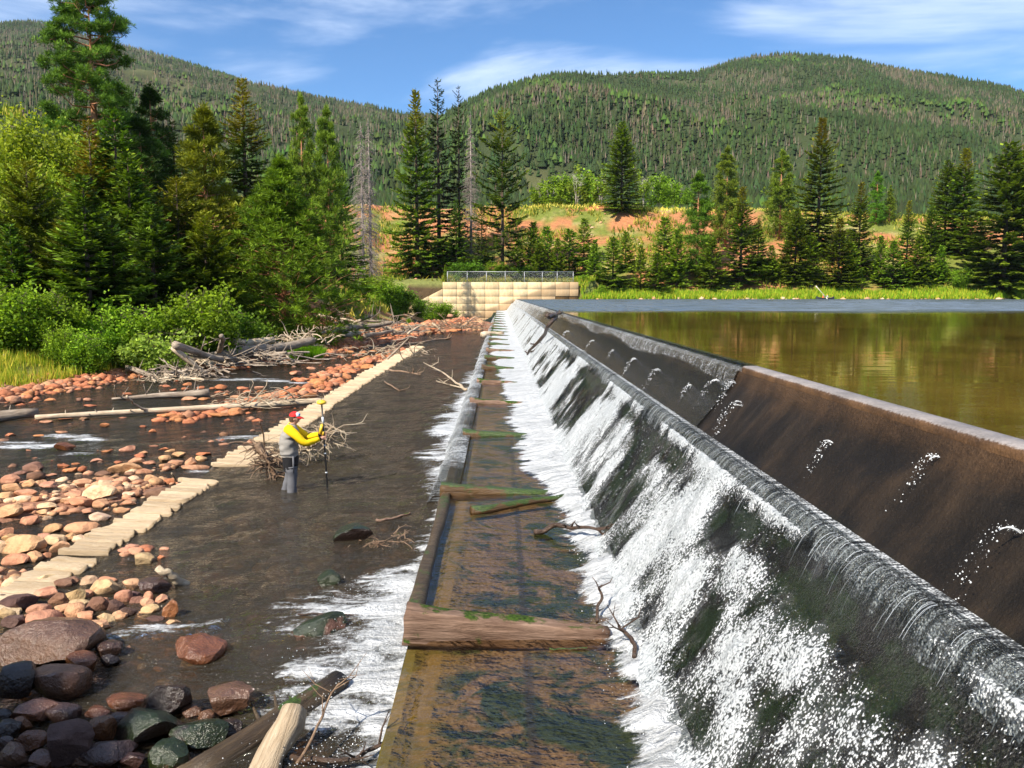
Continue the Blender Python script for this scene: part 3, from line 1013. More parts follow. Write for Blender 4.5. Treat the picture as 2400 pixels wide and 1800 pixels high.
sheet('pool_water', np.linspace(-6.62, -1.06, 90), np.concatenate([np.linspace(4, 14, 140), np.linspace(14.12, 92, 300)]),
      lambda X, Y, f: POOL_Z - 0.05 * (Y < 10) * np.clip((10 - Y) / 2, 0, 1) + f * 0.14 * fbm(X * 3, Y * 3, 1, 4) + (fbm(X * 1.6, Y * 1.0, 7, 3) - 0.5) * 0.03, pool_foam,
      'water_pool', 'shallow brown rippling pool between the plank sill and the dam apron', 'water')


def river_foam(X, Y):
    f = np.zeros_like(X)
    for (px, py, rx, ry, a) in ((70, 1048, 1.1, 0.5, .75), (150, 1022, 0.9, 0.5, .6), (215, 1030, 0.7, 0.35, .6), (590, 1025, 0.9, 0.35, .7), (520, 1030, 0.5, 0.3, .5), (180, 1065, .6, .25, .5),
                                (560, 890, 2.2, 0.8, .6), (650, 893, 1.2, 0.6, .6), (30, 1040, 0.8, .4, .6), (700, 898, 1.0, 0.5, .55), (480, 1105, .5, .2, .45)):
        p = ground(px, py, RIVER_Z)
        f = np.maximum(f, a * np.exp(-((X - p.x) / rx) ** 2 - ((Y - p.y) / ry) ** 2))
    return f + 0.06 * fbm(X * 0.6, Y * 0.6, 9, 3)


sheet('river_water', np.concatenate([np.linspace(-46, -20, 40), np.linspace(-19.8, -6.58, 120)]), np.concatenate([np.linspace(2, 40, 200), np.linspace(40.4, 110, 120)]),
      lambda X, Y, f: RIVER_Z + 0.05 * f + (fbm(X * 1.2, Y * 0.8, 3, 3) - 0.5) * 0.035, river_foam,
      'water_river', 'dark shallow river running among red boulders left of the plank sill', 'river')


def apron_foam(X, Y):
    x0 = ip(Y, [5, 8, 12, 14.5, 16, 22, 30, 38, 50, 70, 100], [0.98, 1.0, 0.95, 0.72, 0.45, 0.2, 0.05, -0.2, -0.7, -1.1, -1.3])
    ph = np.abs(((Y - 8.4) / 6.45) % 1 - 0.5) * 2          # tongues reach further between the logs
    x0 = x0 + 0.22 * ph * np.clip(X * 0 + 1, 0, 1)
    wob = (fbm(X * 1.6, Y * 1.6, 14, 4) - 0.5) * 1.0 + (vnoise(X * 1.2, Y * 5.5, 2) - 0.5) * 0.5
    return np.clip((X - x0 + wob * 0.55) * 2.6 + 0.35, 0, 1.2)


sheet('apron_water', np.linspace(-0.985, 1.52, 56), np.concatenate([np.linspace(3.5, 30, 420), np.linspace(30.2, DAM_END - 0.2, 260)]),
      lambda X, Y, f: APRON_Z - 0.03 * (X < -0.8) + np.clip(f - 0.3, 0, 1) * (0.05 + 0.16 * np.clip(X - 0.6, 0, 1)) * (0.4 + fbm(X * 4, Y * 4, 1, 4)) + (fbm(X * 2.5, Y * 3, 7, 2) - 0.5) * 0.012, apron_foam,
      'water_apron', 'thin clear water flowing over the brown concrete apron between the cross logs', 'water')

# white water on the lower face
yy = 2.6 * 1.0045 ** np.arange(0, 960)
yy = np.append(yy[yy < DAM_END - 0.3], DAM_END - 0.3)
ss = np.linspace(0, 1, 58)
YY, SS = np.meshgrid(yy, ss, indexing='ij')
fx = np.interp(SS, [0, 0.05, 0.12, 0.3, 0.6, 0.9, 1.0], [2.78, 2.69, 2.60, 2.38, 1.98, 1.55, 1.36])
fz = np.interp(SS, [0, 0.05, 0.12, 0.3, 0.6, 0.9, 1.0], [3.085, 3.06, 2.97, 2.66, 2.12, 1.52, 1.31])
big = fbm(YY * 0.55, SS * 1.6, 31, 4)
med = fbm(YY * 1.9, SS * 3.0, 32, 4)
fm = 0.46 + (big - 0.5) * 2.4 + (med - 0.5) * 1.3
fm = fm + ip(YY, [4, 9, 12, 15.5, 18, 30, 60, 190], [0.02, 0.0, -0.06, -0.05, 0.08, 0.18, 0.5, 0.7])
# a dark streak where the sheet parts, slanting down the face
fm = fm - 0.75 * np.exp(-((YY - 13.3 + SS * 0.6) / 0.75) ** 2) * (SS > 0.1)
moss = np.exp(-((SS - 0.24) / 0.085) ** 2) * ip(YY, [4, 20, 34, 45], [0.75, 0.6, 0.3, 0.0]) * (0.4 + 1.2 * vnoise(YY * 0.7, 3.0, 5))
fm = fm - moss
fm = np.where(SS < 0.12, 0.15 + 0.15 * (med - 0.5) + ip(YY, [4, 40, 80], [0, 0.05, 0.5]), fm)
fm = fm + 0.5 * np.clip((SS - 0.9) / 0.1, 0, 1)
fm = np.clip(fm, -0.1, 1.1)
dn = np.clip(fm, 0, 1) * (0.02 + 0.07 * fbm(YY * 6, SS * 14, 33, 3)) * np.clip(SS * 8, 0, 1) + 0.015
V = np.stack([fx - dn * 0.8, YY, fz + dn * 0.6], -1)
me = mesh_np('spillway_water', V.reshape(-1, 3), grid_faces(len(yy), len(ss)), None, True, {'foam': fm.ravel(), 'fu': YY.ravel(), 'fv': (SS * 2.35).ravel()})
obj('spillway_water', me, MATS['water_cascade'], label='white water tumbling down the lower face of the dam', cat='water', kind='structure')

# water slipping over the drowned crest and down the upper face
yy = SPLIT + 0.05 + np.concatenate([np.linspace(0, 30, 320), np.linspace(30.2, DAM_END - SPLIT - 0.6, 240)])
ss = np.linspace(0, 1, 22)
YY, SS = np.meshgrid(yy, ss, indexing='ij')
cxx = np.interp(SS, [0, 0.2, 0.32, 0.42, 0.55, 1.0], [3.78, 3.55, 3.46, 3.405, 3.36, 2.84])
czz = np.interp(SS, [0, 0.2, 0.32, 0.42, 0.55, 1.0], [3.965, 3.958, 3.93, 3.85, 3.70, 3.075])
hem = 0.52 + 0.05 * np.sin(YY * 0.7) + 0.06 * (fbm(YY * 0.5, 0 * YY, 3, 3) - 0.5)
low = np.clip((SS - hem) / 0.05, 0, 1)
fo = np.where(SS < 0.22, 0.05, 0.40) - 0.95 * low * ip(YY, [12, 45, 62, 90], [1, 0.95, 0.35, 0.1])
fo = fo + (vnoise(YY * 0.35, 1.0, 8) - 0.5) * 0.3 + ip(YY, [12, 50, 80, 150], [0, 0.05, 0.4, 0.6])
V = np.stack([cxx, YY, czz + 0.006], -1)
me = mesh_np('crest_water', V.reshape(-1, 3), grid_faces(len(yy), len(ss)), None, True, {'foam': fo.ravel(), 'fu': YY.ravel(), 'fv': (SS * 1.2).ravel()})
obj('crest_water', me, MATS['water_crest'], label='thin bluish sheet of water slipping over the dam crest', cat='water', kind='structure')

# water leaving the apron over its timber sill
yy = np.concatenate([np.linspace(15.2, 50, 260), np.linspace(50.3, 150, 160)])
ss = np.linspace(0, 1, 20)
YY, SS = np.meshgrid(yy, ss, indexing='ij')
cxx = np.interp(SS, [0, 0.25, 0.45, 0.6, 0.8, 1.0], [-0.80, -0.92, -1.14, -1.24, -1.34, -1.42]) + (fbm(YY * 1.2, SS * 2, 2, 3) - 0.5) * 0.12 * SS
czz = np.interp(SS, [0, 0.25, 0.45, 0.6, 0.8, 1.0], [1.315, 1.345, 1.335, 1.27, 1.12, 1.0]) + (fbm(YY * 2, SS * 3, 5, 3) - 0.5) * 0.04
fo = 0.28 + 0.35 * SS + (fbm(YY * 0.6, SS, 6, 3) - 0.5) * 0.9 + ip(YY, [15, 17.5, 22, 36, 60], [-0.35, 0.0, 0.15, 0.25, 0.2])
me = mesh_np('sill_water', np.stack([cxx, YY, czz], -1).reshape(-1, 3), grid_faces(len(yy), len(ss)), None, True, {'foam': fo.ravel(), 'fu': YY.ravel(), 'fv': (SS * 0.9).ravel()})
obj('sill_water', me, MATS['water_crest'], label='sheet of water spilling over the timber sill into the pool', cat='water', kind='structure')

# close-packed streaked sheet leaving the ledge lip
yy = 2.6 * 1.006 ** np.arange(0, 720)
yy = yy[yy < 150]
ss = np.linspace(0, 1, 16)
YY, SS = np.meshgrid(yy, ss, indexing='ij')
tq = np.clip((SS - 0.15) / 0.85, 0, 1) * 0.335
cxx = np.where(SS < 0.15, 2.86 - SS / 0.15 * 0.12, 2.74 - 0.85 * tq) - 0.012 * (fbm(YY * 9, SS * 2, 3, 2) - 0.5)
czz = np.where(SS < 0.15, 3.085 + 0 * SS, 3.085 - 4.9 * tq ** 2)
ln = 0.62 + 0.5 * (fbm(YY * 0.45, 0 * YY, 12, 3) - 0.5) + 0.35 * (vnoise(YY * 5.0, 0.0, 4) - 0.5)
fo = 0.75 - 1.4 * np.clip((SS - ln) / 0.45, 0, 1) + (fbm(YY * 0.6, SS, 15, 3) - 0.5) * 0.4
me = mesh_np('ledge_water', np.stack([cxx, YY, czz], -1).reshape(-1, 3), grid_faces(len(yy), len(ss)), None, True, {'foam': fo.ravel(), 'fu': YY.ravel(), 'fv': (SS * 0.8).ravel()})
obj('ledge_water', me, MATS['water_ledge'], label='finely streaked sheet of water dropping from the ledge of the dam face', cat='water', kind='structure')

# ------------------------------------------------------------------ far retaining wall
WY = 190.0
PW, PH, TOPZ = 3.28, 1.66, 8.0
wall = empty('retaining_wall', (0, WY, 0), label='ochre precast concrete panel retaining wall at the far end of the dam', cat='wall')
mb = MB()
# backing behind the panels, stepped like the panels themselves
cols = [(-13.45 + PW * i, TOPZ, 6) for i in range(-3, 10)]


def col_top(i):
    return {-3: 3, -2: 2, -1: 1}.get(i, 0)


pan_me = {}


def panel_mesh(key, w, h, cutl=False):
    """Bevelled slab with its face towards -Y; cutl slopes the upper left corner down."""
    if key in pan_me:
        return pan_me[key]
    g_, t, b = 0.035, 0.16, 0.006
    w2, h2 = w / 2 - g_, h / 2 - g_
    fr = [(-w2, -h2), (w2, -h2), (w2, h2), (-w2, h2)]
    if cutl:
        fr = [(-w2, -h2), (w2, -h2), (w2, h2), (w2 - 0.12, h2)]
    V = [(x, 0, z) for x, z in fr] + [(x, -t + b, z) for x, z in fr]
    cxm, czm = sum(x for x, z in fr) / 4, sum(z for x, z in fr) / 4
    V += [(cxm + (x - cxm) * (1 - 2 * b / w), -t, czm + (z - czm) * (1 - 2 * b / h)) for x, z in fr]
    F = [(8, 9, 10, 11)]
    for r in (0, 4):
        for i in range(4):
            F.append((r + i, r + (i + 1) % 4, r + 4 + (i + 1) % 4, r + 4 + i))
    me = mesh_np('panel', np.array(V, float), np.array(F))
    me.materials.append(MATS['panel_concrete'])
    pan_me[key] = me
    return me


for i in range(-3, 10):
    x0 = -13.45 + PW * i
    w = PW if i < 9 else 2.1
    for r in range(6):
        if r < col_top(i):
            continue
        if i >= 8 and r > 1:
            continue
        if i >= 5 and r > 2:
            continue
        cut = (i < 0 and r == col_top(i))
        o = obj('panel', panel_mesh((w, cut), w, PH, cut), None, wall)
        o.location = (x0 + w / 2, rnd.uniform(-0.012, 0.012), TOPZ - PH * (r + 0.5))
    nb_ = col_top(i)
    ztop = TOPZ - PH * nb_ - (0.0 if i >= 0 else PH)
    mb.box((x0 + w / 2, 0.10, (ztop - 0.04 - 2.5) / 2), (w, 0.2 - 0.006, ztop - 0.04 + 2.5))
o = obj('wall_backing', mb.mesh('wall_backing', False, False), MATS['joint_dark'], wall)
o = obj('wall_drain_pipe', None, None, wall)
bpy.data.objects.remove(o)

# chain link fence on the wall
fence = empty('chain_link_fence', (0, WY + 0.5, TOPZ), label='galvanised chain link fence along the top of the far retaining wall', cat='fence')
FX = [at_y(px, 640, WY + 0.5).x for px in (1048.5, 1095, 1140, 1184, 1229, 1271, 1306, 1343.5)]
for x in FX:
    mb = MB()
    mb.tube([(x, 0, -0.4), (x, 0, 2.42)], 0.055, 8)
    mb.tube([(x, 0, 2.42), (x, 0, 2.47), (x, 0, 2.5)], [0.07, 0.06, 0.01], 8)
    obj('post', mb.mesh('post', True, False), MATS['galvanised'], fence)
mb = MB()
mb.tube([(FX[0], -0.06, 2.40), (FX[-1], -0.06, 2.36)], 0.045, 8)
obj('top_rail', mb.mesh('top_rail', True, False), MATS['galvanised'], fence)
mb = MB()
xs = np.arange(FX[0] - 2.3, FX[-1], 0.22)
for s in (1, -1):
    for x in xs:
        a, b = x, x + 2.3
        z0_, z1_ = (0.08, 2.36) if s > 0 else (2.36, 0.08)
        a2, b2 = max(a, FX[0]), min(b, FX[-1])
        if b2 - a2 < 0.1:
            continue
        za = z0_ + (z1_ - z0_) * (a2 - a) / 2.3
        zb = z0_ + (z1_ - z0_) * (b2 - a) / 2.3
        mb.tube([(a2, -0.03 * s, za), (b2, -0.03 * s, zb)], 0.006, 3, cap=False)
o = obj('chain_link', mb.mesh('chain_link', False, False), MATS['galvanised'], fence, kind='stuff')

# near abutment behind and beside the camera: same panels, shades the closest stones
near = empty('near_abutment', (-6, -1.2, 0), label='concrete panel abutment wall behind the viewpoint', cat='wall')
mb = MB()
mb.box((-10.2, -0.5, 2.8), (17.0, 0.3, 8.2))
obj('wall_backing', mb.mesh('wall_backing', False, False), MATS['joint_dark'], near)
for i in range(5):
    for r in range(5):
        o = obj('panel', panel_mesh((PW, False), PW, PH, False), None, near)
        o.location = (-17.0 + PW * (i + 0.5), -0.352 + 0.7, 6.9 - PH * (r + 0.5))
        o.rotation_euler = (0, 0, 0)
        o.location.y = -0.36

# ------------------------------------------------------------------ plank sill across the river bed
weir = empty('plank_weir', (-6.4, 30, 0.9), label='long low sill of bleached split planks laid side by side across the pool', cat='weir')
plank_meshes = []
for q in range(10):
    L, w, t = 1.0, 1.0, 0.05
    n = 6
    g = np.random.default_rng(100 + q)
    xs = np.linspace(-0.5, 0.5, n)
    V = []
    for i, x in enumerate(xs):
        wl = 0.5 * (1 + (g.random() - 0.5) * 0.10)
        wr = 0.5 * (1 + (g.random() - 0.5) * 0.10)
        xx = x + (g.uniform(-0.07, 0.07) if i in (0, n - 1) else 0)
        xx2 = x + (g.uniform(-0.09, 0.09) if i in (0, n - 1) else 0)
        zb = g.uniform(-0.15, 0.15)
        V += [(xx, -wl, -0.5), (xx, -wl, 0.38 + zb), (xx * 0.97, -wl * 0.8, 0.5 + zb), (xx2 * 0.97, wr * 0.8, 0.5 + zb * 0.6), (xx2, wr, 0.38 + zb * 0.6), (xx2, wr, -0.5)]
    c1 = np.array([[0, 1, 2, 3], [0, 3, 4, 5]])
    me = mesh_np('plank', np.array(V), [grid_faces(n, 6), c1, c1[:, ::-1] + (n - 1) * 6])
    me.materials.append(MATS['wood_plank'])
    plank_meshes.append(me)
wl_ = Vector(weir.location)
y = 9.9
cnt = 0
while y < 63 and cnt < 298:
    far = (y > 40)
    w = rnd.uniform(0.10, 0.2) if y > 17.8 else rnd.choice((0.12, 0.16, 0.2, 0.26))
    if far:
        w = rnd.uniform(0.16, 0.30)
    yc = y + w / 2
    y += w + rnd.uniform(0.004, 0.016)
    if 17.25 < yc < 18.7 or 21.0 < yc < 21.9 or (rnd.random() < 0.02):
        continue
    L = rnd.uniform(0.60, 0.70) if yc < 17 else rnd.uniform(0.6, 0.85)
    if 18.7 < yc < 21:
        L = rnd.uniform(0.7, 1.0)
    if far:
        L = rnd.uniform(0.65, 1.0)
    o = obj('plank', rnd.choice(plank_meshes), None, weir)
    o.scale = (L, w, rnd.uniform(0.06, 0.09))
    xo = -6.42 + rnd.uniform(-0.05, 0.05) + (0.12 * math.sin(yc * 0.11) if yc > 18 else 0.0)
    o.location = Vector((xo, yc, 1.03 + rnd.uniform(-0.012, 0.02))) - wl_
    o.rotation_euler = (rnd.uniform(-0.05, 0.05), R_(3.5) + rnd.uniform(-0.02, 0.02), rnd.uniform(-0.05, 0.05) + (rnd.uniform(-0.1, 0.16) if yc > 18 else 0))
    cnt += 1
# bearer logs that carry the planks
for (ya, yb) in ((9.6, 17.2), (18.6, 64)):
    for dx, z in ((-0.42, 0.93), (0.25, 0.86)):
        mb = MB()
        ys = np.linspace(ya, yb, int((yb - ya) * 1.5))
        mb.tube(np.stack([-6.42 + dx * 0.8 + 0.06 * np.sin(ys * 0.11), ys, z + 0 * ys], -1), 0.075, 7, rough=0.2)
        o = obj('bearer_log', mb.mesh('bearer_log', True, False), MATS['wood_wet'], weir)
        o.location = -wl_


# ------------------------------------------------------------------ logs, driftwood
def log_mesh(L, r1, r2, seed, bend=0.0, k=10, rough=0.16, stubs=0, flat=1.0, stub_len=0.35):
    g = np.random.default_rng(seed)
    n = max(6, int(L / 0.28))
    n = min(n, 40)
    t = np.linspace(0, 1, n)
    P = np.stack([t * L, np.sin(t * np.pi) * bend * L + (vnoise(t * 5, seed, 0) - 0.5) * r1 * 0.7, (vnoise(t * 4, seed + 5, 0) - 0.5) * r1 * 0.6], -1)
    rr = r1 + (r2 - r1) * t
    mb = MB()
    mb.tube(P, rr, k, rough=rough, seed=seed)
    for _ in range(stubs):
        a = g.uniform(0.08, 0.95)
        p = np.array([np.interp(a, t, P[:, j]) for j in range(3)])
        ang = g.uniform(0, 6.28)
        d = unit(np.array([g.uniform(-0.5, 0.7), math.cos(ang), abs(math.sin(ang)) * 0.9 + 0.1]))
        l = stub_len * g.uniform(0.4, 1.3)
        r = max(0.008, min(0.3 * np.interp(a, t, rr), 0.03))
        mb.tube([p, p + d * l * 0.6, p + d * l + np.array([0, 0, 0.05 * l])], [r, r * 0.75, r * 0.3], 5)
    V = np.vstack(mb.V)
    V[:, 2] *= flat
    mb.V = [V]
    F0 = mb.F
    return mb.mesh('log', True, False)


def place_log(name, a, b, r1, r2, mat, label, cat='log', seed=0, bend=0.0, group=None, roll=0.0, **kw):
    a, b = Vector(a), Vector(b)
    d = b - a
    me = log_mesh(d.length, r1, r2, seed, bend, **kw)
    o = obj(name, me, MATS[mat], label=label, cat=cat, group=group)
    q = d.to_track_quat('X', 'Z')
    o.rotation_mode = 'QUATERNION'
    o.rotation_quaternion = q @ Quaternion((1, 0, 0), roll)
    o.location = a
    return o


# squared timbers laid across the apron, one every 6.4 m
def timber_mesh(L, h1, h2, w1, w2, seed, name='timber'):
    n = 22
    t = np.linspace(0, 1, n)
    k = 14
    V = np.zeros((n, k, 3))
    for i in range(n):
        h = h1 + (h2 - h1) * t[i] ** 0.8
        w = w1 + (w2 - w1) * t[i]
        for j in range(k):
            a = j / k * 2 * math.pi
            ca, sa = math.cos(a), math.sin(a)
            e = 0.42
            yy_ = math.copysign(abs(ca) ** e, ca) * w / 2
            zz_ = math.copysign(abs(sa) ** e, sa) * h / 2 + h / 2
            nn = 1 + (vnoise(t[i] * L * 2.2, j * 1.7, seed) - 0.5) * 0.16
            V[i, j] = (t[i] * L + (vnoise(j * 1.3, seed, i // n) - 0.5) * 0.05 * (i in (0, n - 1)), yy_ * nn, zz_ * (1 + (vnoise(t[i] * L * 1.6 + 4, j * 0.6, seed + 2) - 0.5) * 0.2))
    VV = np.vstack([V.reshape(-1, 3), V[0].mean(0), V[-1].mean(0)])
    j = np.arange(k)
    F = [grid_faces(n, k, True), np.stack([np.full(k, n * k), j, (j + 1) % k], -1), np.stack([np.full(k, n * k + 1), (n - 1) * k + (j + 1) % k, (n - 1) * k + j], -1)]
    return mesh_np(name, VV, F, None, True)


ORD = ['nearest', 'second', 'third', 'fourth', 'fifth', 'sixth', 'seventh', 'eighth', 'ninth', 'tenth', 'eleventh', 'twelfth', 'thirteenth', 'fourteenth', 'fifteenth', 'sixteenth', 'seventeenth', 'eighteenth', 'nineteenth', 'twentieth']
ys_log = [8.55, 14.95, 21.2, 27.6, 34.0, 40.4, 46.8, 53.2, 59.8, 66.4, 73, 80, 87, 94, 103, 113, 124, 137, 152, 170]
for i, y in enumerate(ys_log):
    g = random.Random(300 + i)
    L = [2.22, 2.1, 2.0, 1.95, 1.8][i] if i < 5 else g.uniform(1.5, 2.1)
    x0 = [-1.06, -1.12, -1.0, -1.05, -1.0][i] if i < 5 else -0.95
    h1 = [0.40, 0.30, 0.28, 0.30, 0.32][i] if i < 5 else 0.38
    matn = 'wood_red' if i in (0, 3, 4, 7) else 'wood_mossy'
    lab = ['thick squared grey-red timber with green moss across the apron, nearest to the viewer',
           'moss-covered squared timber across the apron beside the slanting golden log'][i] if i < 2 else \
        '%s timber from the viewer laid across the concrete apron' % ORD[i]
    me = timber_mesh(L, h1, h1 * 0.62, h1 * 0.95, h1 * 0.55, 40 + i)
    o = obj('cross_timber', me, MATS[matn], label=lab, cat='log', group='timbers across the apron')
    o.location = (x0, y, 1.16 + (0.03 if i else 0.06))
    o.rotation_euler = (0, R_(1.2) if i else R_(2.0), R_(g.uniform(-1.5, 1.5)) + (R_(-1.5) if i == 0 else 0))

a, b = ground(1105, 1200, 1.33), ground(1335, 1160, 1.36)
place_log('mossy_log', a, b, 0.085, 0.05, 'wood_mossy', 'slim golden-brown mossy log lying aslant against the second timber', seed=5, roll=0.4)
a, b = ground(1130, 785, 1.36), ground(1178, 783, 1.36)
place_log('plank_log', a, b, 0.28, 0.26, 'wood_bleached', 'short pale log jutting over the sill near the far rubble', seed=6)

# long bleached poles in the river
place_log('bleached_pole', ground(82, 978, 0.93), ground(757, 941, 0.99), 0.085, 0.125, 'wood_bleached', 'very long straight bleached pole lying across the river boulders behind the man', 'log', 8, 0.012, stubs=9, stub_len=0.25, rough=0.06)
place_log('bleached_log', ground(262, 934, 0.84), ground(490, 921, 0.95), 0.05, 0.18, 'wood_grey', 'short grey log with branch stubs lying in the river beyond the long pole', 'log', 9, 0.01, stubs=9, stub_len=0.5)
place_log('weathered_log', ground(-60, 985, 0.90), ground(88, 968, 0.98), 0.2, 0.17, 'wood_grey', 'thick split grey log at the left picture edge in the river', 'log', 10, stubs=2)


def stick(name, pix, z, r1, r2, mat, label, cat='branch', zs=None, side=0, seed=0, sl=0.4, parent=None):
    g = np.random.default_rng(seed)
    P = np.array([ground(px, py, zz_)[:] for (px, py), zz_ in zip(pix, zs or [z] * len(pix))])
    t = np.linspace(0, 1, len(P))
    tt_ = np.linspace(0, 1, max(8, len(P) * 4))
    Q = np.stack([np.interp(tt_, t, P[:, j]) for j in range(3)], -1)
    Q[1:-1] = (Q[:-2] + 2 * Q[1:-1] + Q[2:]) / 4
    Q += (np.stack([vnoise(tt_ * 9, seed, j) for j in range(3)], -1) - 0.5) * r1 * 1.6
    o0 = Q[0].copy()
    mb = MB()
    mb.tube(Q - o0, np.interp(tt_, [0, 1], [r1, r2]), 7, rough=0.15, seed=seed)
    for _ in range(side):
        i = g.integers(2, len(Q) - 1)
        d = unit(Q[i] - Q[i - 1]) * g.uniform(0.2, 1.0) + unit(np.append(g.normal(size=2), abs(g.normal()) * 0.8)) * 0.9
        d = unit(d)
        l = sl * g.uniform(0.4, 1.3)
        p = Q[i] - o0
        r = r1 * 0.45
        e1 = p + d * l * 0.5 + g.normal(size=3) * l * 0.08
        e2 = p + d * l + g.normal(size=3) * l * 0.15
        mb.tube([p, e1, e2], [r, r * 0.7, r * 0.3], 5)
        if l > 0.25:
            d2 = unit(d + g.normal(size=3) * 0.6)
            mb.tube([e1, e1 + d2 * l * 0.5], [r * 0.6, r * 0.2], 4)
    o = obj(name, mb.mesh(name, True, False), MATS[mat], label=label, cat=cat)
    o.location = o0
    return o


stick('bent_branch', [(300, 929), (312, 945), (335, 958), (360, 962)], 0, 0.035, 0.05, 'wood_bleached', 'curved pale branch rising from the long bleached pole', zs=[1.6, 1.3, 1.05, 0.95])
stick('upright_twig', [(270, 905), (268, 915), (274, 930)], 0, 0.02, 0.035, 'wood_bleached', 'thin upright twig on the grey log in the river', zs=[1.5, 1.2, 0.85])
stick('floating_stick', [(375, 962), (390, 966), (412, 968)], 0.84, 0.05, 0.03, 'wood_bleached', 'short pale stick floating beside the long pole')
stick('lying_pole', [(885, 820), (960, 806), (1020, 796), (1056, 794)], 1.06, 0.13, 0.07, 'wood_twig', 'brown pole lying on the far end of the plank sill', side=4, sl=0.8)
stick('forked_branch', [(1095, 915), (1070, 898), (1040, 872), (992, 850)], 0, 0.06, 0.02, 'wood_bleached', 'long pale forked branch caught against the dam sill', zs=[1.06, 1.15, 1.25, 1.35], side=2, sl=0.7)
stick('split_branch', [(1096, 913), (1070, 905), (1022, 893)], 0, 0.045, 0.02, 'wood_bleached', 'lower pale branch caught beside the forked branch at the sill', zs=[1.05, 1.08, 1.1], side=2, sl=0.8)
stick('pool_stick', [(903, 895), (935, 915), (950, 913)], 1.03, 0.035, 0.02, 'wood_twig', 'thin stick standing in the pool near the far planks', side=2)
stick('waterlogged_branch', [(915, 868), (960, 872), (985, 878)], 1.03, 0.06, 0.03, 'wood_twig', 'waterlogged brown branch lying in the pool beside the far planks', side=5, sl=0.6)
stick('pool_twig', [(885, 1220), (920, 1214), (962, 1203)], 1.02, 0.028, 0.02, 'wood_red', 'thin reddish stick lying in the pool above the dark boulder')
stick('toe_branch', [(1258, 1250), (1285, 1235), (1310, 1228), (1340, 1236), (1368, 1232), (1405, 1240), (1412, 1255)], 0, 0.045, 0.015, 'wood_twig_dark', 'twisted dark branch caught at the foot of the white water', zs=[1.32, 1.4, 1.5, 1.5, 1.58, 1.62, 1.5], side=6, sl=0.25)
stick('thin_branch', [(1403, 1458), (1396, 1430), (1412, 1395), (1406, 1378), (1410, 1372)], 0, 0.022, 0.012, 'wood_twig_dark', 'thin curved branch standing behind the nearest timber', zs=[1.3, 1.4, 1.55, 1.6, 1.6], side=2, sl=0.2)
stick('root_branch', [(1490, 1540), (1482, 1500), (1468, 1480), (1450, 1468)], 0, 0.025, 0.02, 'wood_twig_dark', 'dark forked root hanging at the end of the nearest timber', zs=[1.4, 1.5, 1.55, 1.5], side=3, sl=0.35)
stick('face_stick', [(1920, 1460), (1955, 1440), (1990, 1420), (2028, 1396)], 0, 0.02, 0.028, 'wood_red', 'rusty brown stick caught in the white water of the dam face', zs=[2.15, 2.22, 2.3, 2.38])
stick('crest_branch', [(1310, 735), (1290, 755), (1270, 790), (1245, 820), (1235, 832)], 0, 0.11, 0.05, 'wood_twig_dark', 'dark tree branch hung over the dam crest and trailing down the face', zs=[4.02, 3.75, 2.9, 2.2, 1.9], side=5, sl=0.4)
stick('crest_snag', [(1285, 742), (1300, 738), (1316, 734)], 0, 0.1, 0.06, 'wood_twig_dark', 'knot of dark roots snagged on the dam crest', zs=[3.99, 4.03, 4.0], side=9, sl=0.35)
stick('green_reed', [(1290, 1522), (1340, 1520), (1376, 1519)], 1.315, 0.014, 0.010, 'wood_mossy', 'thin yellow-green reed floating in front of the nearest timber')

# near left: big wet trunk, sawn driftwood stump, twigs
place_log('sunken_trunk', ground(430, 1850, 0.85), ground(800, 1600, 1.0), 0.16, 0.12, 'wood_wet', 'dark waterlogged mossy trunk sloping into the foam at the bottom edge', 'log', 15, rough=0.2, stubs=3)
a = ground(608, 1860, 0.8)
b = ground(690, 1660, 1.3)
place_log('driftwood_stump', a, b, 0.13, 0.11, 'wood_bleached', 'short sunlit pitted driftwood stump standing at the bottom edge', 'log', 16, rough=0.25, stubs=1, stub_len=0.15)
stick('pale_twig', [(700, 1790), (745, 1700), (770, 1640), (795, 1600)], 0, 0.015, 0.008, 'wood_twig', 'thin pale branching twig beside the driftwood stump', zs=[1.1, 1.25, 1.35, 1.45], side=5, sl=0.3)
stick('dark_branch', [(690, 1775), (760, 1780), (840, 1775), (900, 1740)], 0, 0.028, 0.018, 'wood_twig_dark', 'dark wet branch crossing the foam at the bottom edge', zs=[0.98, 1.08, 1.08, 1.05], side=5, sl=0.35)
stick('foam_twig', [(700, 1440), (760, 1437), (840, 1442)], 1.06, 0.014, 0.008, 'wood_twig_dark', 'thin twig lying across the foam below the sill')
stick('snag_stick', [(378, 1333), (410, 1350), (440, 1375)], 0, 0.05, 0.07, 'wood_bleached', 'broken pale snag leaning out of the pool by the stone pile', zs=[1.28, 1.15, 0.95])
stick('sill_stick', [(610, 990), (618, 1020), (622, 1060)], 0, 0.015, 0.02, 'wood_twig', 'thin dry stick standing upright left of the man', zs=[2.2, 1.6, 1.0])
stick('bar_stick', [(405, 1110), (415, 1130)], 0, 0.02, 0.025, 'wood_bleached', 'short upright stick by the gap in the plank sill', zs=[1.2, 0.8])


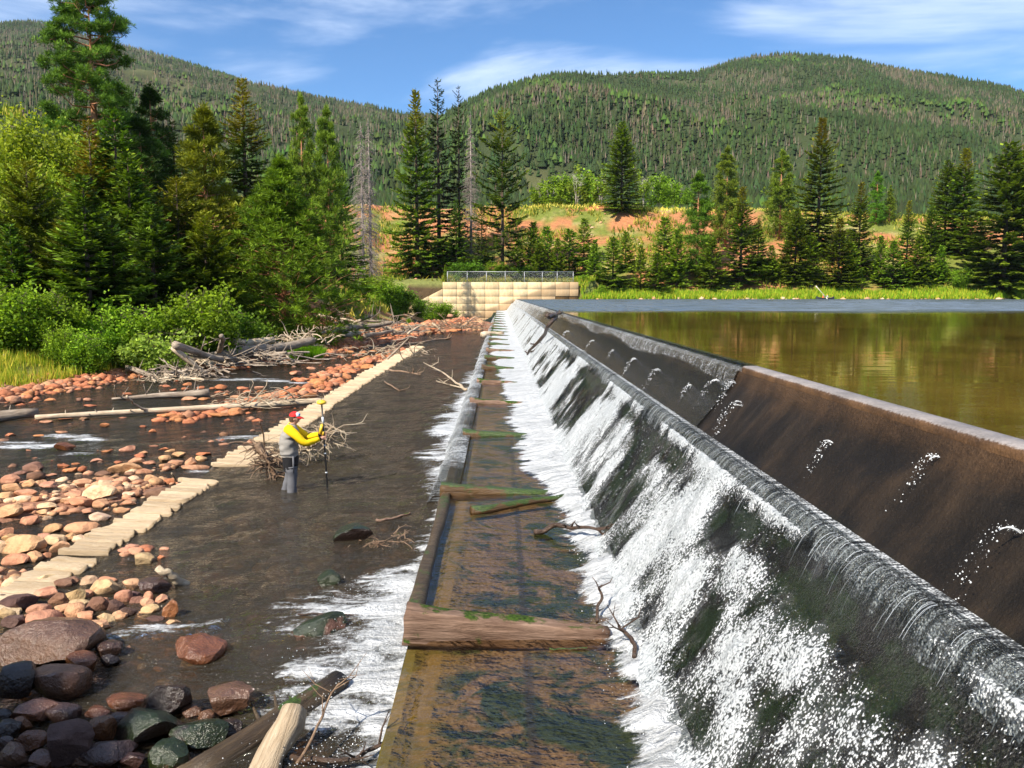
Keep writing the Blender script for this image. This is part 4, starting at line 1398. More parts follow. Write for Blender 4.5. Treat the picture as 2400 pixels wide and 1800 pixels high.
# tangle of dead branches behind the man: one washed-up tree top
def brush(name, base, size, nb, seed, mat, label, trunk=None, r0=0.05, up=0.5, cat='branch'):
    g = np.random.default_rng(seed)
    root = empty(name, base, 0, label, cat)
    if trunk is not None:
        mb = MB()
        P = np.array(trunk, float)
        tt_ = np.linspace(0, 1, 14)
        Q = np.stack([np.interp(tt_, np.linspace(0, 1, len(P)), P[:, j]) for j in range(3)], -1)
        mb.tube(Q, np.linspace(r0 * 1.6, r0 * 0.7, 14), 9, rough=0.2, seed=seed)
        obj('trunk', mb.mesh('trunk', True, False), MATS[mat], root)
    mb = MB()
    for _ in range(nb):
        if trunk is not None:
            a = g.random()
            p = np.array([np.interp(a, np.linspace(0, 1, len(trunk)), np.array(trunk)[:, j]) for j in range(3)])
        else:
            p = np.array([g.normal() * size[0] * 0.35, g.normal() * size[1] * 0.3, abs(g.normal()) * size[2] * 0.15])
        th = g.uniform(0, 6.28)
        d = unit(np.array([math.cos(th), math.sin(th) * 0.8, g.uniform(-0.15, 1.0) * up]))
        l = g.uniform(0.35, 1.0) * max(size[0], size[1]) * 0.6
        pts_ = [p]
        for s in range(5):
            d = unit(d + g.normal(size=3) * 0.28 + np.array([0, 0, -0.12]))
            pts_.append(pts_[-1] + d * l / 5)
        pts_ = np.array(pts_)
        pts_[:, 2] = np.clip(pts_[:, 2], -0.05, size[2])
        r = r0 * g.uniform(0.15, 0.5)
        mb.tube(pts_, np.linspace(r, r * 0.3, 6), 5, cap=False)
        for _2 in range(g.integers(1, 4)):
            i = g.integers(1, 5)
            d2 = unit(d + g.normal(size=3) * 0.9)
            e = pts_[i] + d2 * l * g.uniform(0.15, 0.4)
            e[2] = max(e[2], -0.05)
            mb.tube([pts_[i], (pts_[i] + e) / 2 + g.normal(size=3) * 0.03, e], [r * 0.5, r * 0.4, r * 0.2], 4, cap=False)
    obj('branches', mb.mesh('branches', True, False), MATS[mat], root, kind='stuff')
    return root


bt = ground(690, 1085, 1.0)
brush('washed_up_treetop', bt, (1.7, 1.2, 0.85), 95, 51, 'wood_bleached', 'tangle of bleached dead branches on the plank sill behind the man',
      trunk=[(-0.55, -0.15, 0.1), (0.1, 0.0, 0.28), (0.6, 0.15, 0.52), (1.0, 0.3, 0.75)], r0=0.06, up=0.75)
brush('root_tangle', ground(625, 1120, 1.0), (1.1, 0.8, 0.9), 70, 52, 'wood_twig', 'brown root mass in the water left of the man', trunk=[(-0.2, 0, 0.75), (0.05, 0, 0.4), (0.2, 0.0, 0.0)], r0=0.06, up=0.6)
brush('snagged_brush', ground(600, 948, 0.95), (2.6, 1.0, 0.9), 60, 53, 'wood_bleached', 'dry pale brush snagged on the long bleached pole', r0=0.06, up=0.5)
brush('sill_brush', ground(930, 832, 1.0), (4.2, 3.0, 1.2), 46, 54, 'wood_bleached', 'pale dry branches heaped on the far end of the plank sill', r0=0.09, up=0.35)
brush('rubble_brush', ground(1080, 768, 1.6), (5.0, 4.0, 1.8), 80, 55, 'wood_twig', 'brown brush heaped on the far rubble beside the sill', r0=0.13, up=0.5)
brush('pool_grass', ground(905, 1275, 1.0), (0.7, 0.5, 0.2), 40, 56, 'wood_twig', 'tuft of drowned dry grass stems beside the dark boulder in the pool', r0=0.02, up=0.3)

# ------------------------------------------------------------------ drift log piles on the left bank
PILE = [  # (px0, py0, z0, px1, py1, z1, radius, material, words)
    (420, 850, 1.25, 730, 798, 2.1, 0.36, 'wood_grey', 'long thick grey trunk with a splintered root end on top of the drift pile'),
    (400, 826, 1.7, 640, 795, 2.2, 0.30, 'wood_bleached', 'pale trunk lying behind the biggest trunk of the drift pile'),
    (505, 830, 1.5, 520, 786, 3.0, 0.16, 'wood_grey', 'grey post-like log standing upright in the drift pile'),
    (408, 808, 2.5, 520, 846, 1.4, 0.20, 'wood_grey', 'grey log slanting down to the right across the drift pile'),
    (405, 812, 2.4, 468, 865, 1.2, 0.17, 'wood_bleached', 'pale forked log leaning out at the front of the drift pile'),
    (250, 853, 1.2, 400, 837, 1.5, 0.27, 'wood_grey', 'long pale grey trunk running left into the grass from the drift pile'),
    (-20, 873, 1.3, 90, 863, 1.35, 0.26, 'wood_grey', 'grey trunk half hidden in the bank grass at the left picture edge'),
    (300, 862, 1.2, 360, 880, 1.0, 0.16, 'wood_grey', 'dark short log at the water edge left of the tilted stump'),
    (572, 832, 1.4, 672, 828, 1.6, 0.15, 'wood_grey', 'level grey log beside the bright green grass tuft'),
    (390, 845, 1.2, 397, 882, 0.95, 0.19, 'wood_grey', 'tilted grey stump standing at the front of the drift pile'),
    (462, 848, 1.25, 500, 850, 1.3, 0.2, 'wood_bleached', 'short white log block in the front of the drift pile'),
    (415, 870, 1.0, 445, 873, 1.05, 0.2, 'wood_bleached', 'short pale log lying at the stones before the drift pile'),
    (495, 838, 1.3, 530, 850, 1.2, 0.1, 'wood_bleached', 'thin white pole pointing right from the drift pile'),
    (300, 820, 1.8, 400, 806, 2.0, 0.17, 'wood_grey', 'grey log under the shrubs left of the drift pile'),
    (270, 842, 1.4, 330, 838, 1.5, 0.12, 'wood_grey', 'thin grey log in the grass below the shrubs'),
    (430, 830, 1.8, 560, 842, 1.4, 0.10, 'wood_grey', 'thin straight pole across the middle of the drift pile'),
    (340, 835, 1.5, 420, 815, 2.2, 0.11, 'wood_grey', 'thin log propped on the left side of the drift pile'),
    (550, 800, 2.3, 575, 806, 2.0, 0.22, 'wood_bleached', 'round pale log end on top of the drift pile'),
    (590, 812, 1.8, 606, 820, 1.6, 0.2, 'wood_bleached', 'short pale broken log under the splintered root end'),
    (425, 885, 0.95, 480, 890, 0.9, 0.09, 'wood_bleached', 'thin pale stick on the stones in front of the drift pile'),
]
for i, (x0, y0, z0, x1, y1, z1, r, mt, lab) in enumerate(PILE):
    place_log('drift_log', ground(x0, y0, z0), ground(x1, y1, z1), r, r * 0.7, mt, lab, seed=70 + i, bend=0.02 * (i % 3 - 1), group='logs of the drift pile on the left bank', stubs=3 if i % 2 else 5, stub_len=0.7, rough=0.2)
brush('drift_brush', ground(480, 850, 1.1), (8, 4, 1.6), 120, 61, 'wood_grey', 'heap of broken grey branches filling the drift pile', r0=0.15, up=0.35)
brush('splintered_roots', ground(705, 806, 1.8), (2.6, 2.0, 1.7), 60, 62, 'wood_bleached', 'splintered root plate at the end of the biggest drift trunk', r0=0.14, up=0.8)
brush('stump_roots', ground(455, 880, 0.95), (2.6, 1.4, 1.2), 55, 63, 'wood_grey', 'tangled root stump at the water edge before the drift pile', r0=0.13, up=0.5)
brush('bank_twigs', ground(380, 890, 0.9), (2.2, 1.2, 0.6), 45, 64, 'wood_bleached', 'small heap of pale twigs on the stones left of the root stump', r0=0.08, up=0.3)
PILE2 = [
    (740, 773, 1.5, 850, 757, 2.2, 0.3, 'wood_grey', 'long grey log at the back of the upper drift pile'),
    (765, 776, 1.6, 920, 757, 2.2, 0.3, 'wood_grey', 'longest grey log lying across the upper drift pile'),
    (805, 785, 1.3, 845, 781, 1.4, 0.32, 'wood_bleached', 'short thick white log at the front of the upper drift pile'),
    (856, 787, 1.3, 920, 776, 1.5, 0.22, 'wood_grey', 'slim grey log at the right front of the upper drift pile'),
    (700, 805, 1.1, 732, 780, 1.9, 0.24, 'wood_grey', 'grey log propped up at the left end of the upper drift pile'),
    (748, 738, 3.0, 830, 753, 2.4, 0.14, 'wood_bleached', 'thin pale pole slanting down behind the upper drift pile'),
    (835, 752, 2.4, 916, 754, 2.3, 0.18, 'wood_grey', 'grey log lying level behind the upper drift pile'),
    (725, 790, 1.4, 760, 779, 1.7, 0.2, 'wood_grey', 'stubby grey log leaning on the left of the upper drift pile'),
    (905, 766, 1.9, 935, 778, 1.4, 0.16, 'wood_bleached', 'pale short pole sloping at the right end of the upper drift pile'),
    (830, 756, 2.3, 872, 741, 3.0, 0.16, 'wood_grey', 'grey branch sticking up from the upper drift pile'),
    (920, 783, 1.2, 945, 779, 1.3, 0.2, 'wood_grey', 'grey log end on the stones right of the upper drift pile'),
    (955, 782, 1.4, 985, 764, 2.0, 0.12, 'wood_bleached', 'pale slanting branch between the upper drift pile and the green bush'),
    (1015, 758, 2.0, 1030, 770, 1.6, 0.14, 'wood_bleached', 'pale stub log on the far rubble'),
]
for i, (x0, y0, z0, x1, y1, z1, r, mt, lab) in enumerate(PILE2):
    place_log('drift_log', ground(x0, y0, z0), ground(x1, y1, z1), r, r * 0.7, mt, lab, seed=170 + i, bend=0.015 * (i % 3 - 1), group='logs of the upper drift pile', stubs=4, stub_len=0.9, rough=0.2)
brush('upper_drift_brush', ground(840, 775, 1.3), (10, 5, 1.8), 80, 66, 'wood_grey', 'broken grey branches filling the upper drift pile', r0=0.2, up=0.3)

# ------------------------------------------------------------------ boulders
ROCK_ME = []
for q in range(14):
    g = np.random.default_rng(500 + q)
    V, F = ico(3)
    V = V.copy()
    V = V * (1 + (fbm(V[:, 0] * 0.9 + q * 3, V[:, 1] * 0.9, V[:, 2] * 0.9, 2) - 0.5)[:, None] * 0.7)
    for _ in range(g.integers(9, 16)):                       # knock flat faces into the ball
        n = unit(g.normal(size=3))
        dcut = g.uniform(0.5, 0.85)
        h = V @ n
        V = V - np.outer(np.clip(h - dcut, 0, None) * 0.98, n)
    s = 1 + (fbm(V[:, 0] * 1.3 + q * 7, V[:, 1] * 1.3, V[:, 2] * 1.3, 3) - 0.5)[:, None] * 0.16
    s = s + (fbm(V[:, 0] * 5 + q, V[:, 1] * 5, V[:, 2] * 5, 2) - 0.5)[:, None] * 0.08
    V = V * s
    V = V / np.abs(V).max(0)
    ROCK_ME.append((V, F))
RM = {}


def rock_mesh(q, matn):
    if (q, matn) not in RM:
        V, F = ROCK_ME[q]
        me = mesh_np('rock', V, F, None, True)
        me.set_sharp_from_angle(angle=R_(24))
        me.materials.append(MATS[matn])
        RM[(q, matn)] = me
    return RM[(q, matn)]


TONE = {'tan': (0.50, 0.29, 0.155), 'pink': (0.46, 0.235, 0.14), 'red': (0.42, 0.16, 0.08), 'brown': (0.20, 0.11, 0.07), 'orange': (0.46, 0.20, 0.085), 'dark': (0.04, 0.027, 0.022),
        'purple': (0.10, 0.06, 0.05), 'gold': (0.47, 0.33, 0.19), 'pale': (0.62, 0.44, 0.28), 'rust': (0.24, 0.10, 0.04)}


def water_z(p):
    return POOL_Z if p.x > -6.5 else RIVER_Z


def put_rock(px, py, wpx, hpx, tone, matn, label, group=None, sink=0.3, seed=0, rot=None, z=None, depth=0.8):
    g = random.Random(seed * 13 + int(px) * 7 + int(py))
    p = ground(px, py, RIVER_Z)
    p = ground(px, py, water_z(p))
    zz_ = gz1(p.x, p.y)
    lev = z if z is not None else max(zz_, water_z(p) - 0.02)
    p = ground(px, py, lev)
    dist = (p - Vector((0, 0, CAM_Z))).length
    w = wpx * dist / FPX / 2
    hgt = hpx * dist / FPX * 0.78 / 2
    dp = w * depth
    o = obj('boulder' if w > 0.22 else 'rock', rock_mesh(g.randrange(14), matn), None, None, label, 'rock', group)
    o.scale = (w, dp, hgt / (1 - sink * 0.5))
    o.rotation_euler = (g.uniform(-0.12, 0.12), g.uniform(-0.12, 0.12), rot if rot is not None else g.choice((0, math.pi)) + g.uniform(-0.3, 0.3))
    view = Vector((p.x, p.y, 0)).normalized()
    o.location = p + view * dp * 0.75
    o.location.z = lev + hgt * (1 - sink)
    c = TONE[tone]
    k = g.uniform(0.95, 1.25)
    o.color = (c[0] * k, c[1] * k * g.uniform(0.95, 1.05), c[2] * k * g.uniform(0.9, 1.1), 1)
    ROCKS_XY.append((o.location.x, o.location.y, w))
    return o


ROCKS_XY = []
Z1 = lambda x, y, w, h: (x / 3.687, 880 + y / 3.687, w / 3.687, h / 3.687)
Z7 = lambda x, y, w, h: (x / 2.765, 1200 + y / 2.765, w / 2.765, h / 2.765)
Z3 = lambda x, y, w, h: (380 + x / 5.53, 760 + y / 5.53, w / 5.53, h / 5.53)
Z4 = lambda x, y, w, h: (680 + x / 4.424, 720 + y / 4.424, w / 4.424, h / 4.424)
NAMED = [
    (Z1, 860, 1075, 250, 140, 'pale', 'stone_dry', 'big pale tan angular boulder in the river left of the plank sill'),
    (Z1, 1100, 850, 280, 105, 'tan', 'stone_dry', 'long tan boulder at the head of the boulder cluster in mid river'),
    (Z1, 1640, 800, 115, 105, 'pink', 'stone_dry', 'upright blocky pink boulder in the mid-river cluster'),
    (Z1, 1420, 755, 120, 90, 'tan', 'stone_dry', 'round tan boulder in the mid-river cluster'),
    (Z1, 570, 655, 165, 85, 'rust', 'stone_wet', 'wet orange-red boulder alone in the white riffle'),
    (Z1, 1390, 1090, 260, 135, 'brown', 'stone_dry', 'broad flat brown slab leaning against the plank sill'),
    (Z1, 210, 1565, 330, 190, 'tan', 'stone_dry', 'largest tan boulder beside the near end of the planks'),
    (Z1, 720, 1370, 260, 110, 'pink', 'stone_dry', 'layered flat pink boulder touching the planks'),
    (Z1, 1235, 1640, 190, 110, 'gold', 'stone_dry', 'golden rounded boulder in the pool right of the planks'),
    (Z1, 2040, 350, 140, 80, 'orange', 'stone_dry', 'orange boulder in front of the long bleached pole'),
    (Z1, 1880, 365, 200, 55, 'orange', 'stone_dry', 'low orange boulder left of the brush on the long pole'),
    (Z7, 320, 1010, 600, 270, 'brown', 'stone_wet', 'very large smooth dark brown boulder at the left picture edge'),
    (Z7, 540, 1060, 210, 160, 'rust', 'stone_wet', 'wet orange-brown boulder below the very large brown boulder'),
    (Z7, 390, 1200, 320, 190, 'brown', 'stone_wet', 'wet brown boulder with a foam line at its foot'),
    (Z7, 110, 1225, 270, 260, 'dark', 'stone_wet', 'black wet boulder at the left picture edge'),
    (Z7, 1290, 965, 330, 115, 'rust', 'stone_wet', 'flat wet red boulder just breaking the pool surface'),
    (Z7, 1110, 690, 95, 150, 'orange', 'stone_wet', 'narrow upright orange rock at the tip of the stone pile'),
    (Z7, 1010, 540, 195, 115, 'purple', 'stone_wet', 'dark wet rock beside the leaning snag'),
    (Z7, 450, 1640, 300, 265, 'purple', 'stone_dry', 'big purple-brown boulder at the bottom edge'),
    (Z7, 970, 1510, 400, 205, 'dark', 'stone_mossy', 'broad dark boulder with moss near the bottom edge'),
    (Z7, 1310, 1520, 330, 155, 'dark', 'stone_mossy', 'dark mossy boulder next to the sunken trunk'),
    (Z7, 1110, 1680, 230, 160, 'brown', 'stone_green', 'bright green moss-covered boulder at the bottom edge'),
    (Z7, 1480, 1320, 330, 185, 'brown', 'stone_wet', 'glistening dark brown boulder beside the foam'),
    (Z7, 2080, 810, 340, 140, 'brown', 'stone_mossy', 'mossy boulder in the white foam below the nearest timber'),
    (Z7, 2130, 490, 160, 115, 'dark', 'stone_green', 'small green mossy boulder at the upper edge of the foam'),
    (Z7, 260, 525, 210, 115, 'pale', 'stone_dry', 'pale boulder lying on the near end of the planks'),
    (Z7, 680, 550, 190, 110, 'gold', 'stone_dry', 'golden boulder in the middle of the stone pile'),
    (Z7, 490, 590, 120, 100, 'gold', 'stone_dry', 'pale yellow rock in the stone pile'),
    (lambda *a: a, 828, 1272, 96, 50, 'dark', 'stone_mossy', 'square dark boulder alone in the pool below the man'),
    (Z3, 2040, 780, 250, 100, 'orange', 'stone_dry', 'big orange boulder in the black channel above the yellow receiver'),
    (Z3, 1840, 880, 130, 72, 'tan', 'stone_dry', 'tan boulder below the big orange boulder'),
    (Z3, 1600, 960, 185, 150, 'red', 'stone_dry', 'pointed dark red boulder behind the long pole'),
    (Z4, 290, 800, 190, 78, 'orange', 'stone_dry', 'orange boulder at the channel edge left of the planks'),
    (Z4, 585, 750, 100, 78, 'orange', 'stone_dry', 'pointed orange boulder close to the far planks'),
]
for i, (zf, x, y, w, h, tone, mt, lab) in enumerate(NAMED):
    a = zf(x, y, w, h)
    put_rock(a[0], a[1], a[2], a[3], tone, mt, lab, seed=i)
GROUPS = [
    ('rounded tan or pink river boulder on the bar left of the near planks', 'boulders on the bar left of the near planks', Z1, 'stone_dry', ('tan', 'pink', 'pink', 'pale', 'tan'),
     [(705, 970, 160, 75), (705, 1145, 190, 90), (880, 1150, 130, 75), (645, 1060, 150, 70), (490, 1105, 140, 55), (70, 1080, 150, 70), (230, 1060, 190, 80), (100, 1010, 180, 80), (100, 940, 140, 75), (870, 1265, 180, 80),
      (460, 1370, 140, 95), (260, 1300, 150, 100), (90, 1230, 180, 120), (235, 1180, 130, 60), (480, 1470, 180, 100), (530, 1540, 160, 120), (140, 1650, 190, 110), (300, 1620, 130, 90), (1110, 1130, 140, 45), (1130, 1055, 130, 50),
      (1040, 1195, 135, 45), (770, 1205, 120, 60), (330, 960, 130, 60), (420, 980, 150, 70), (580, 995, 130, 65), (250, 970, 110, 70), (900, 940, 170, 60), (590, 1110, 110, 60), (320, 1090, 90, 50), (390, 1160, 170, 55), (370, 1200, 90, 45),
      (555, 1215, 100, 30), (990, 1140, 60, 35), (1090, 1180, 90, 35), (690, 1450, 130, 70), (600, 1440, 110, 80), (390, 1420, 120, 60), (110, 1450, 150, 90), (50, 1400, 130, 90), (40, 1540, 150, 120), (370, 1540, 80, 60), (400, 1590, 90, 70), (920, 1180, 70, 40)]),
    ('boulder in the mid-river cluster beside the gap in the planks', 'boulders in the mid-river cluster', Z1, 'stone_dry', ('pink', 'tan', 'red', 'pink'),
     [(1550, 715, 120, 65), (1260, 855, 110, 55), (1190, 765, 140, 60), (1220, 720, 110, 50), (1740, 745, 100, 60), (1520, 790, 140, 70), (1420, 810, 120, 50), (1760, 700, 140, 40), (1700, 820, 230, 50), (1230, 690, 90, 40), (1300, 775, 130, 35),
      (1420, 650, 90, 30), (1470, 665, 80, 30), (1330, 620, 90, 15), (1575, 965, 105, 60), (1480, 940, 120, 45)]),
    ('single small red rock standing in the dark river', 'single rocks in the dark river', Z1, 'stone_dry', ('red', 'orange', 'pink', 'brown'),
     [(1105, 660, 125, 60), (910, 450, 80, 50), (1315, 498, 80, 38), (1940, 530, 90, 50), (530, 510, 95, 40), (340, 540, 90, 30), (95, 530, 80, 35), (285, 835, 165, 85), (840, 755, 100, 40), (605, 845, 130, 55), (540, 805, 110, 40),
      (165, 865, 120, 35), (430, 880, 110, 30), (1440, 365, 170, 42), (1100, 170, 80, 30), (690, 225, 60, 35), (765, 225, 80, 35), (440, 225, 100, 28), (780, 275, 100, 25), (730, 390, 85, 35), (400, 415, 120, 28), (915, 670, 80, 25), (1020, 770, 70, 35),
      (30, 580, 80, 35), (250, 660, 60, 20), (660, 780, 70, 25), (1235, 455, 60, 30), (2180, 490, 60, 30), (1055, 375, 70, 15), (560, 385, 120, 25), (20, 340, 60, 20), (1700, 350, 70, 25), (1610, 330, 90, 40)]),
    ('red boulder on the bar around the long bleached pole', 'boulders around the long bleached pole', Z3, 'stone_dry', ('red', 'red', 'orange', 'pink'),
     [(360, 990, 200, 62), (1910, 960, 210, 85), (1740, 665, 170, 72), (1740, 745, 110, 70), (1840, 742, 110, 50), (330, 800, 110, 60), (770, 850, 170, 90), (500, 840, 100, 50), (1400, 960, 180, 60), (1300, 890, 130, 50), (1120, 890, 140, 45), (1050, 850, 160, 50),
      (1250, 850, 160, 55), (820, 930, 90, 40), (640, 850, 100, 40), (140, 870, 90, 45), (1960, 880, 110, 50), (2050, 840, 80, 35), (1550, 880, 120, 40), (1700, 985, 160, 70), (2090, 890, 130, 45), (1480, 900, 100, 40), (300, 850, 90, 30), (60, 820, 120, 35),
      (950, 960, 150, 50), (550, 990, 160, 50), (1200, 975, 120, 45)]),
    ('brick-red boulder on the stony bar left of the far planks', 'boulders left of the far planks', Z4, 'stone_dry', ('red', 'orange', 'red', 'pink'),
     [(650, 690, 110, 65), (60, 712, 130, 60), (420, 660, 110, 45), (800, 640, 150, 70), (700, 520, 120, 55), (390, 520, 80, 45), (140, 770, 110, 40), (60, 770, 110, 45), (260, 720, 110, 45), (500, 620, 80, 45), (820, 590, 90, 60), (620, 480, 100, 40),
      (560, 650, 90, 40), (210, 650, 100, 40), (340, 700, 80, 40), (860, 470, 90, 35), (760, 480, 90, 35), (1010, 570, 100, 45), (520, 530, 80, 35), (690, 570, 110, 35), (900, 640, 90, 35), (1650, 110, 90, 55), (1600, 180, 110, 55), (1690, 260, 110, 55),
      (1750, 250, 80, 40), (1560, 280, 80, 40), (1480, 240, 70, 35), (1640, 150, 80, 45), (1730, 140, 80, 40), (1800, 170, 80, 45), (1540, 200, 70, 40)]),
    ('small brown or tan stone in the pile between the planks and the pool', 'stones in the near pile', Z7, 'stone_dry', ('tan', 'pink', 'brown', 'pink', 'gold', 'purple'),
     [(130, 650, 200, 110), (480, 700, 150, 115), (300, 780, 260, 120), (640, 660, 150, 110), (800, 590, 100, 90), (580, 480, 110, 60), (90, 760, 140, 90), (620, 780, 170, 70), (150, 560, 140, 80), (390, 610, 130, 80), (310, 570, 140, 70), (520, 640, 120, 70), (740, 650, 110, 80),
      (860, 510, 110, 80), (700, 470, 120, 50), (420, 500, 120, 60), (560, 720, 110, 70), (690, 720, 110, 60), (830, 680, 110, 60), (960, 620, 90, 70), (960, 590, 60, 90), (890, 600, 90, 60), (250, 680, 130, 80), (40, 700, 90, 80), (20, 620, 80, 90), (410, 660, 110, 70), (560, 560, 110, 60),
      (180, 720, 110, 60), (500, 770, 110, 60), (370, 720, 110, 60), (880, 560, 70, 50), (780, 700, 90, 50), (660, 610, 90, 60), (470, 470, 80, 50), (1040, 600, 90, 60), (980, 660, 110, 50), (1000, 720, 110, 40), (1120, 740, 100, 40)]),
    ('dark wet stone among the boulders of the shaded bottom corner', 'wet stones in the bottom corner', Z7, 'stone_wet', ('dark', 'brown', 'purple', 'rust'),
     [(700, 955, 165, 115), (240, 1375, 245, 135), (1090, 1345, 275, 235), (670, 1505, 155, 185), (720, 1645, 290, 135), (80, 1655, 185, 135), (60, 1485, 135, 125), (210, 1565, 165, 145), (400, 1360, 200, 100), (560, 1640, 160, 100), (30, 1370, 100, 90), (830, 1280, 230, 80), (880, 1660, 160, 100),
      (290, 1660, 150, 90), (720, 1000, 110, 80), (640, 1330, 140, 50), (790, 1370, 130, 60), (1330, 1360, 110, 70), (1480, 1440, 180, 90), (130, 1430, 130, 90), (20, 1570, 110, 110), (1240, 1330, 120, 60)]),
    ('pink cobble in the small group right of the planks', 'cobbles right of the planks', Z1, 'stone_dry', ('pink', 'pink', 'red'),
     [(1180, 1560, 150, 80), (1250, 1530, 130, 60), (1080, 1540, 110, 60), (1150, 1500, 120, 40), (1400, 1590, 70, 40), (1420, 1520, 80, 40), (1090, 1570, 100, 45), (1290, 1510, 110, 45)]),
]
nrock = len(NAMED)
ANCH = []
for (zf, x, y, w, h, tone, mt, lab) in NAMED:
    a = zf(x, y, w, h)
    ANCH.append((a[0], a[1], lab))
SHORT = {
    'big pale tan': 'big pale tan river boulder', 'long tan': 'long tan mid-river boulder', 'upright blocky': 'upright pink mid-river boulder', 'round tan': 'round tan mid-river boulder', 'wet orange-red': 'wet orange-red riffle boulder',
    'broad flat': 'brown slab by the planks', 'largest tan': 'largest tan boulder by the planks', 'layered flat': 'layered pink boulder by the planks', 'golden rounded': 'golden boulder in the pool', 'orange boulder in': 'orange boulder before the long pole',
    'low orange': 'low orange boulder by the brush', 'very large': 'very large brown boulder', 'wet orange-brown': 'wet orange-brown boulder', 'wet brown': 'brown boulder with foam line', 'black wet': 'black wet boulder', 'flat wet': 'flat wet red boulder',
    'narrow upright': 'narrow upright orange rock', 'dark wet rock': 'dark rock by the snag', 'big purple': 'big purple-brown boulder', 'broad dark': 'broad dark mossy boulder', 'dark mossy': 'mossy boulder by the sunken trunk', 'bright green': 'bright green mossy boulder',
    'glistening': 'glistening brown boulder by the foam', 'mossy boulder': 'mossy boulder in the foam', 'small green': 'small green boulder in the foam', 'pale boulder': 'pale boulder on the planks', 'golden boulder': 'golden boulder of the pile', 'pale yellow': 'pale yellow rock of the pile',
    'square dark': 'square dark pool boulder', 'big orange': 'big orange channel boulder', 'tan boulder below': 'tan channel boulder', 'pointed dark': 'pointed dark red boulder', 'orange boulder at': 'orange boulder at the channel edge', 'pointed orange': 'pointed orange boulder',
}


def short(lab):
    for k_, v_ in SHORT.items():
        if lab.startswith(k_):
            return v_
    return lab


PEND = {}
for gi, (lab, grp, zf, mt, tones, L) in enumerate(GROUPS):
    for j, (x, y, w, h) in enumerate(L):
        a = zf(x, y, w, h)
        tn_ = tones[(j * 7 + gi) % len(tones)]
        o = put_rock(a[0], a[1], a[2], a[3], tn_, mt, lab, grp, seed=gi * 100 + j)
        nrock += 1
        dd_ = [((a[0] - q[0]) ** 2 + (1.6 * (a[1] - q[1])) ** 2, qi) for qi, q in enumerate(ANCH)]
        dd_.sort()
        q = ANCH[dd_[0][1]]
        dx_, dy_ = a[0] - q[0], 1.6 * (a[1] - q[1])
        side_ = ('right of' if dx_ > 0 else 'left of') if abs(dx_) > abs(dy_) else ('in front of' if dy_ > 0 else 'behind')
        PEND.setdefault((side_, q[2], tn_), []).append((dd_[0][0], o))
for (side_, ql, tn_), L in PEND.items():
    L.sort(key=lambda t_: t_[0])
    for r_i, (_, o) in enumerate(L):
        wd_ = ['nearest', 'second', 'third', 'fourth', 'fifth', 'sixth', 'seventh', 'eighth', 'ninth', 'tenth', 'eleventh', 'twelfth'][min(r_i, 11)]
        cn_ = {'tan': 'tan', 'pink': 'pinkish', 'red': 'brick-red', 'brown': 'brown', 'orange': 'orange', 'dark': 'blackish', 'purple': 'purple-brown', 'gold': 'golden', 'pale': 'pale', 'rust': 'rust-brown'}[tn_]
        o['label'] = ('%s stone %s the %s' % (cn_, side_, short(ql))) if len(L) == 1 else ('%s %s stone %s the %s' % (wd_, cn_, side_, short(ql)))

# uncountable cobbles on the bars and banks
def scatter_rocks(name, n, sub, region, size, seed, label, tones, matn='stone_far', zoff=0.0, flat=0.6, on_bar=True):
    g = np.random.default_rng(seed)
    V0, F0 = ico(sub)
    P = []
    tries = 0
    (xa, xb), (ya, yb) = region
    while sum(len(p) for p in P) < n and tries < 60:
        x, y = g.uniform(xa, xb, n * 3), g.uniform(ya, yb, n * 3)
        ok = on_bar(x, y)
        P.append(np.stack([x[ok], y[ok]], -1))
        tries += 1
    P = np.vstack(P)[:n]
    n = len(P)
    z = gz(P[:, 0], P[:, 1])
    sz = size[0] * (size[1] / size[0]) ** (g.random(n) ** 1.8)
    nv = len(V0)
    D = 1 + (g.random((n, nv, 1)) - 0.5) * (0.42 if sub == 1 else 0.16)
    if sub > 1:
        sd = g.random((n, 1)) * 50
        D = D + (vnoise(V0[None, :, 0] * 1.4 + sd, V0[None, :, 1] * 1.4, V0[None, :, 2] * 1.4 + sd)[..., None] - 0.5) * 0.7
    th = g.uniform(0, 6.28, n)
    sc = np.stack([sz * g.uniform(0.8, 1.3, n), sz * g.uniform(0.7, 1.0, n), sz * g.uniform(flat * 0.7, flat * 1.2, n)], -1)
    W = V0[None] * D * sc[:, None, :]
    c, s = np.cos(th)[:, None], np.sin(th)[:, None]
    W = np.stack([W[..., 0] * c - W[..., 1] * s, W[..., 0] * s + W[..., 1] * c, W[..., 2]], -1)
    W += np.stack([P[:, 0], P[:, 1], z + sz * 0.12 + zoff], -1)[:, None, :]
    F = (F0[None] + (np.arange(n) * nv)[:, None, None]).reshape(-1, 3)
    tn = np.array([TONE[t] for t in tones])[g.integers(0, len(tones), n)] * g.uniform(0.85, 1.3, (n, 1))
    me = mesh_np(name, W.reshape(-1, 3), F, np.repeat(tn, nv, axis=0), sub > 1)
    return obj(name, me, MATS[matn], label=label, cat='rocks', kind='stuff')


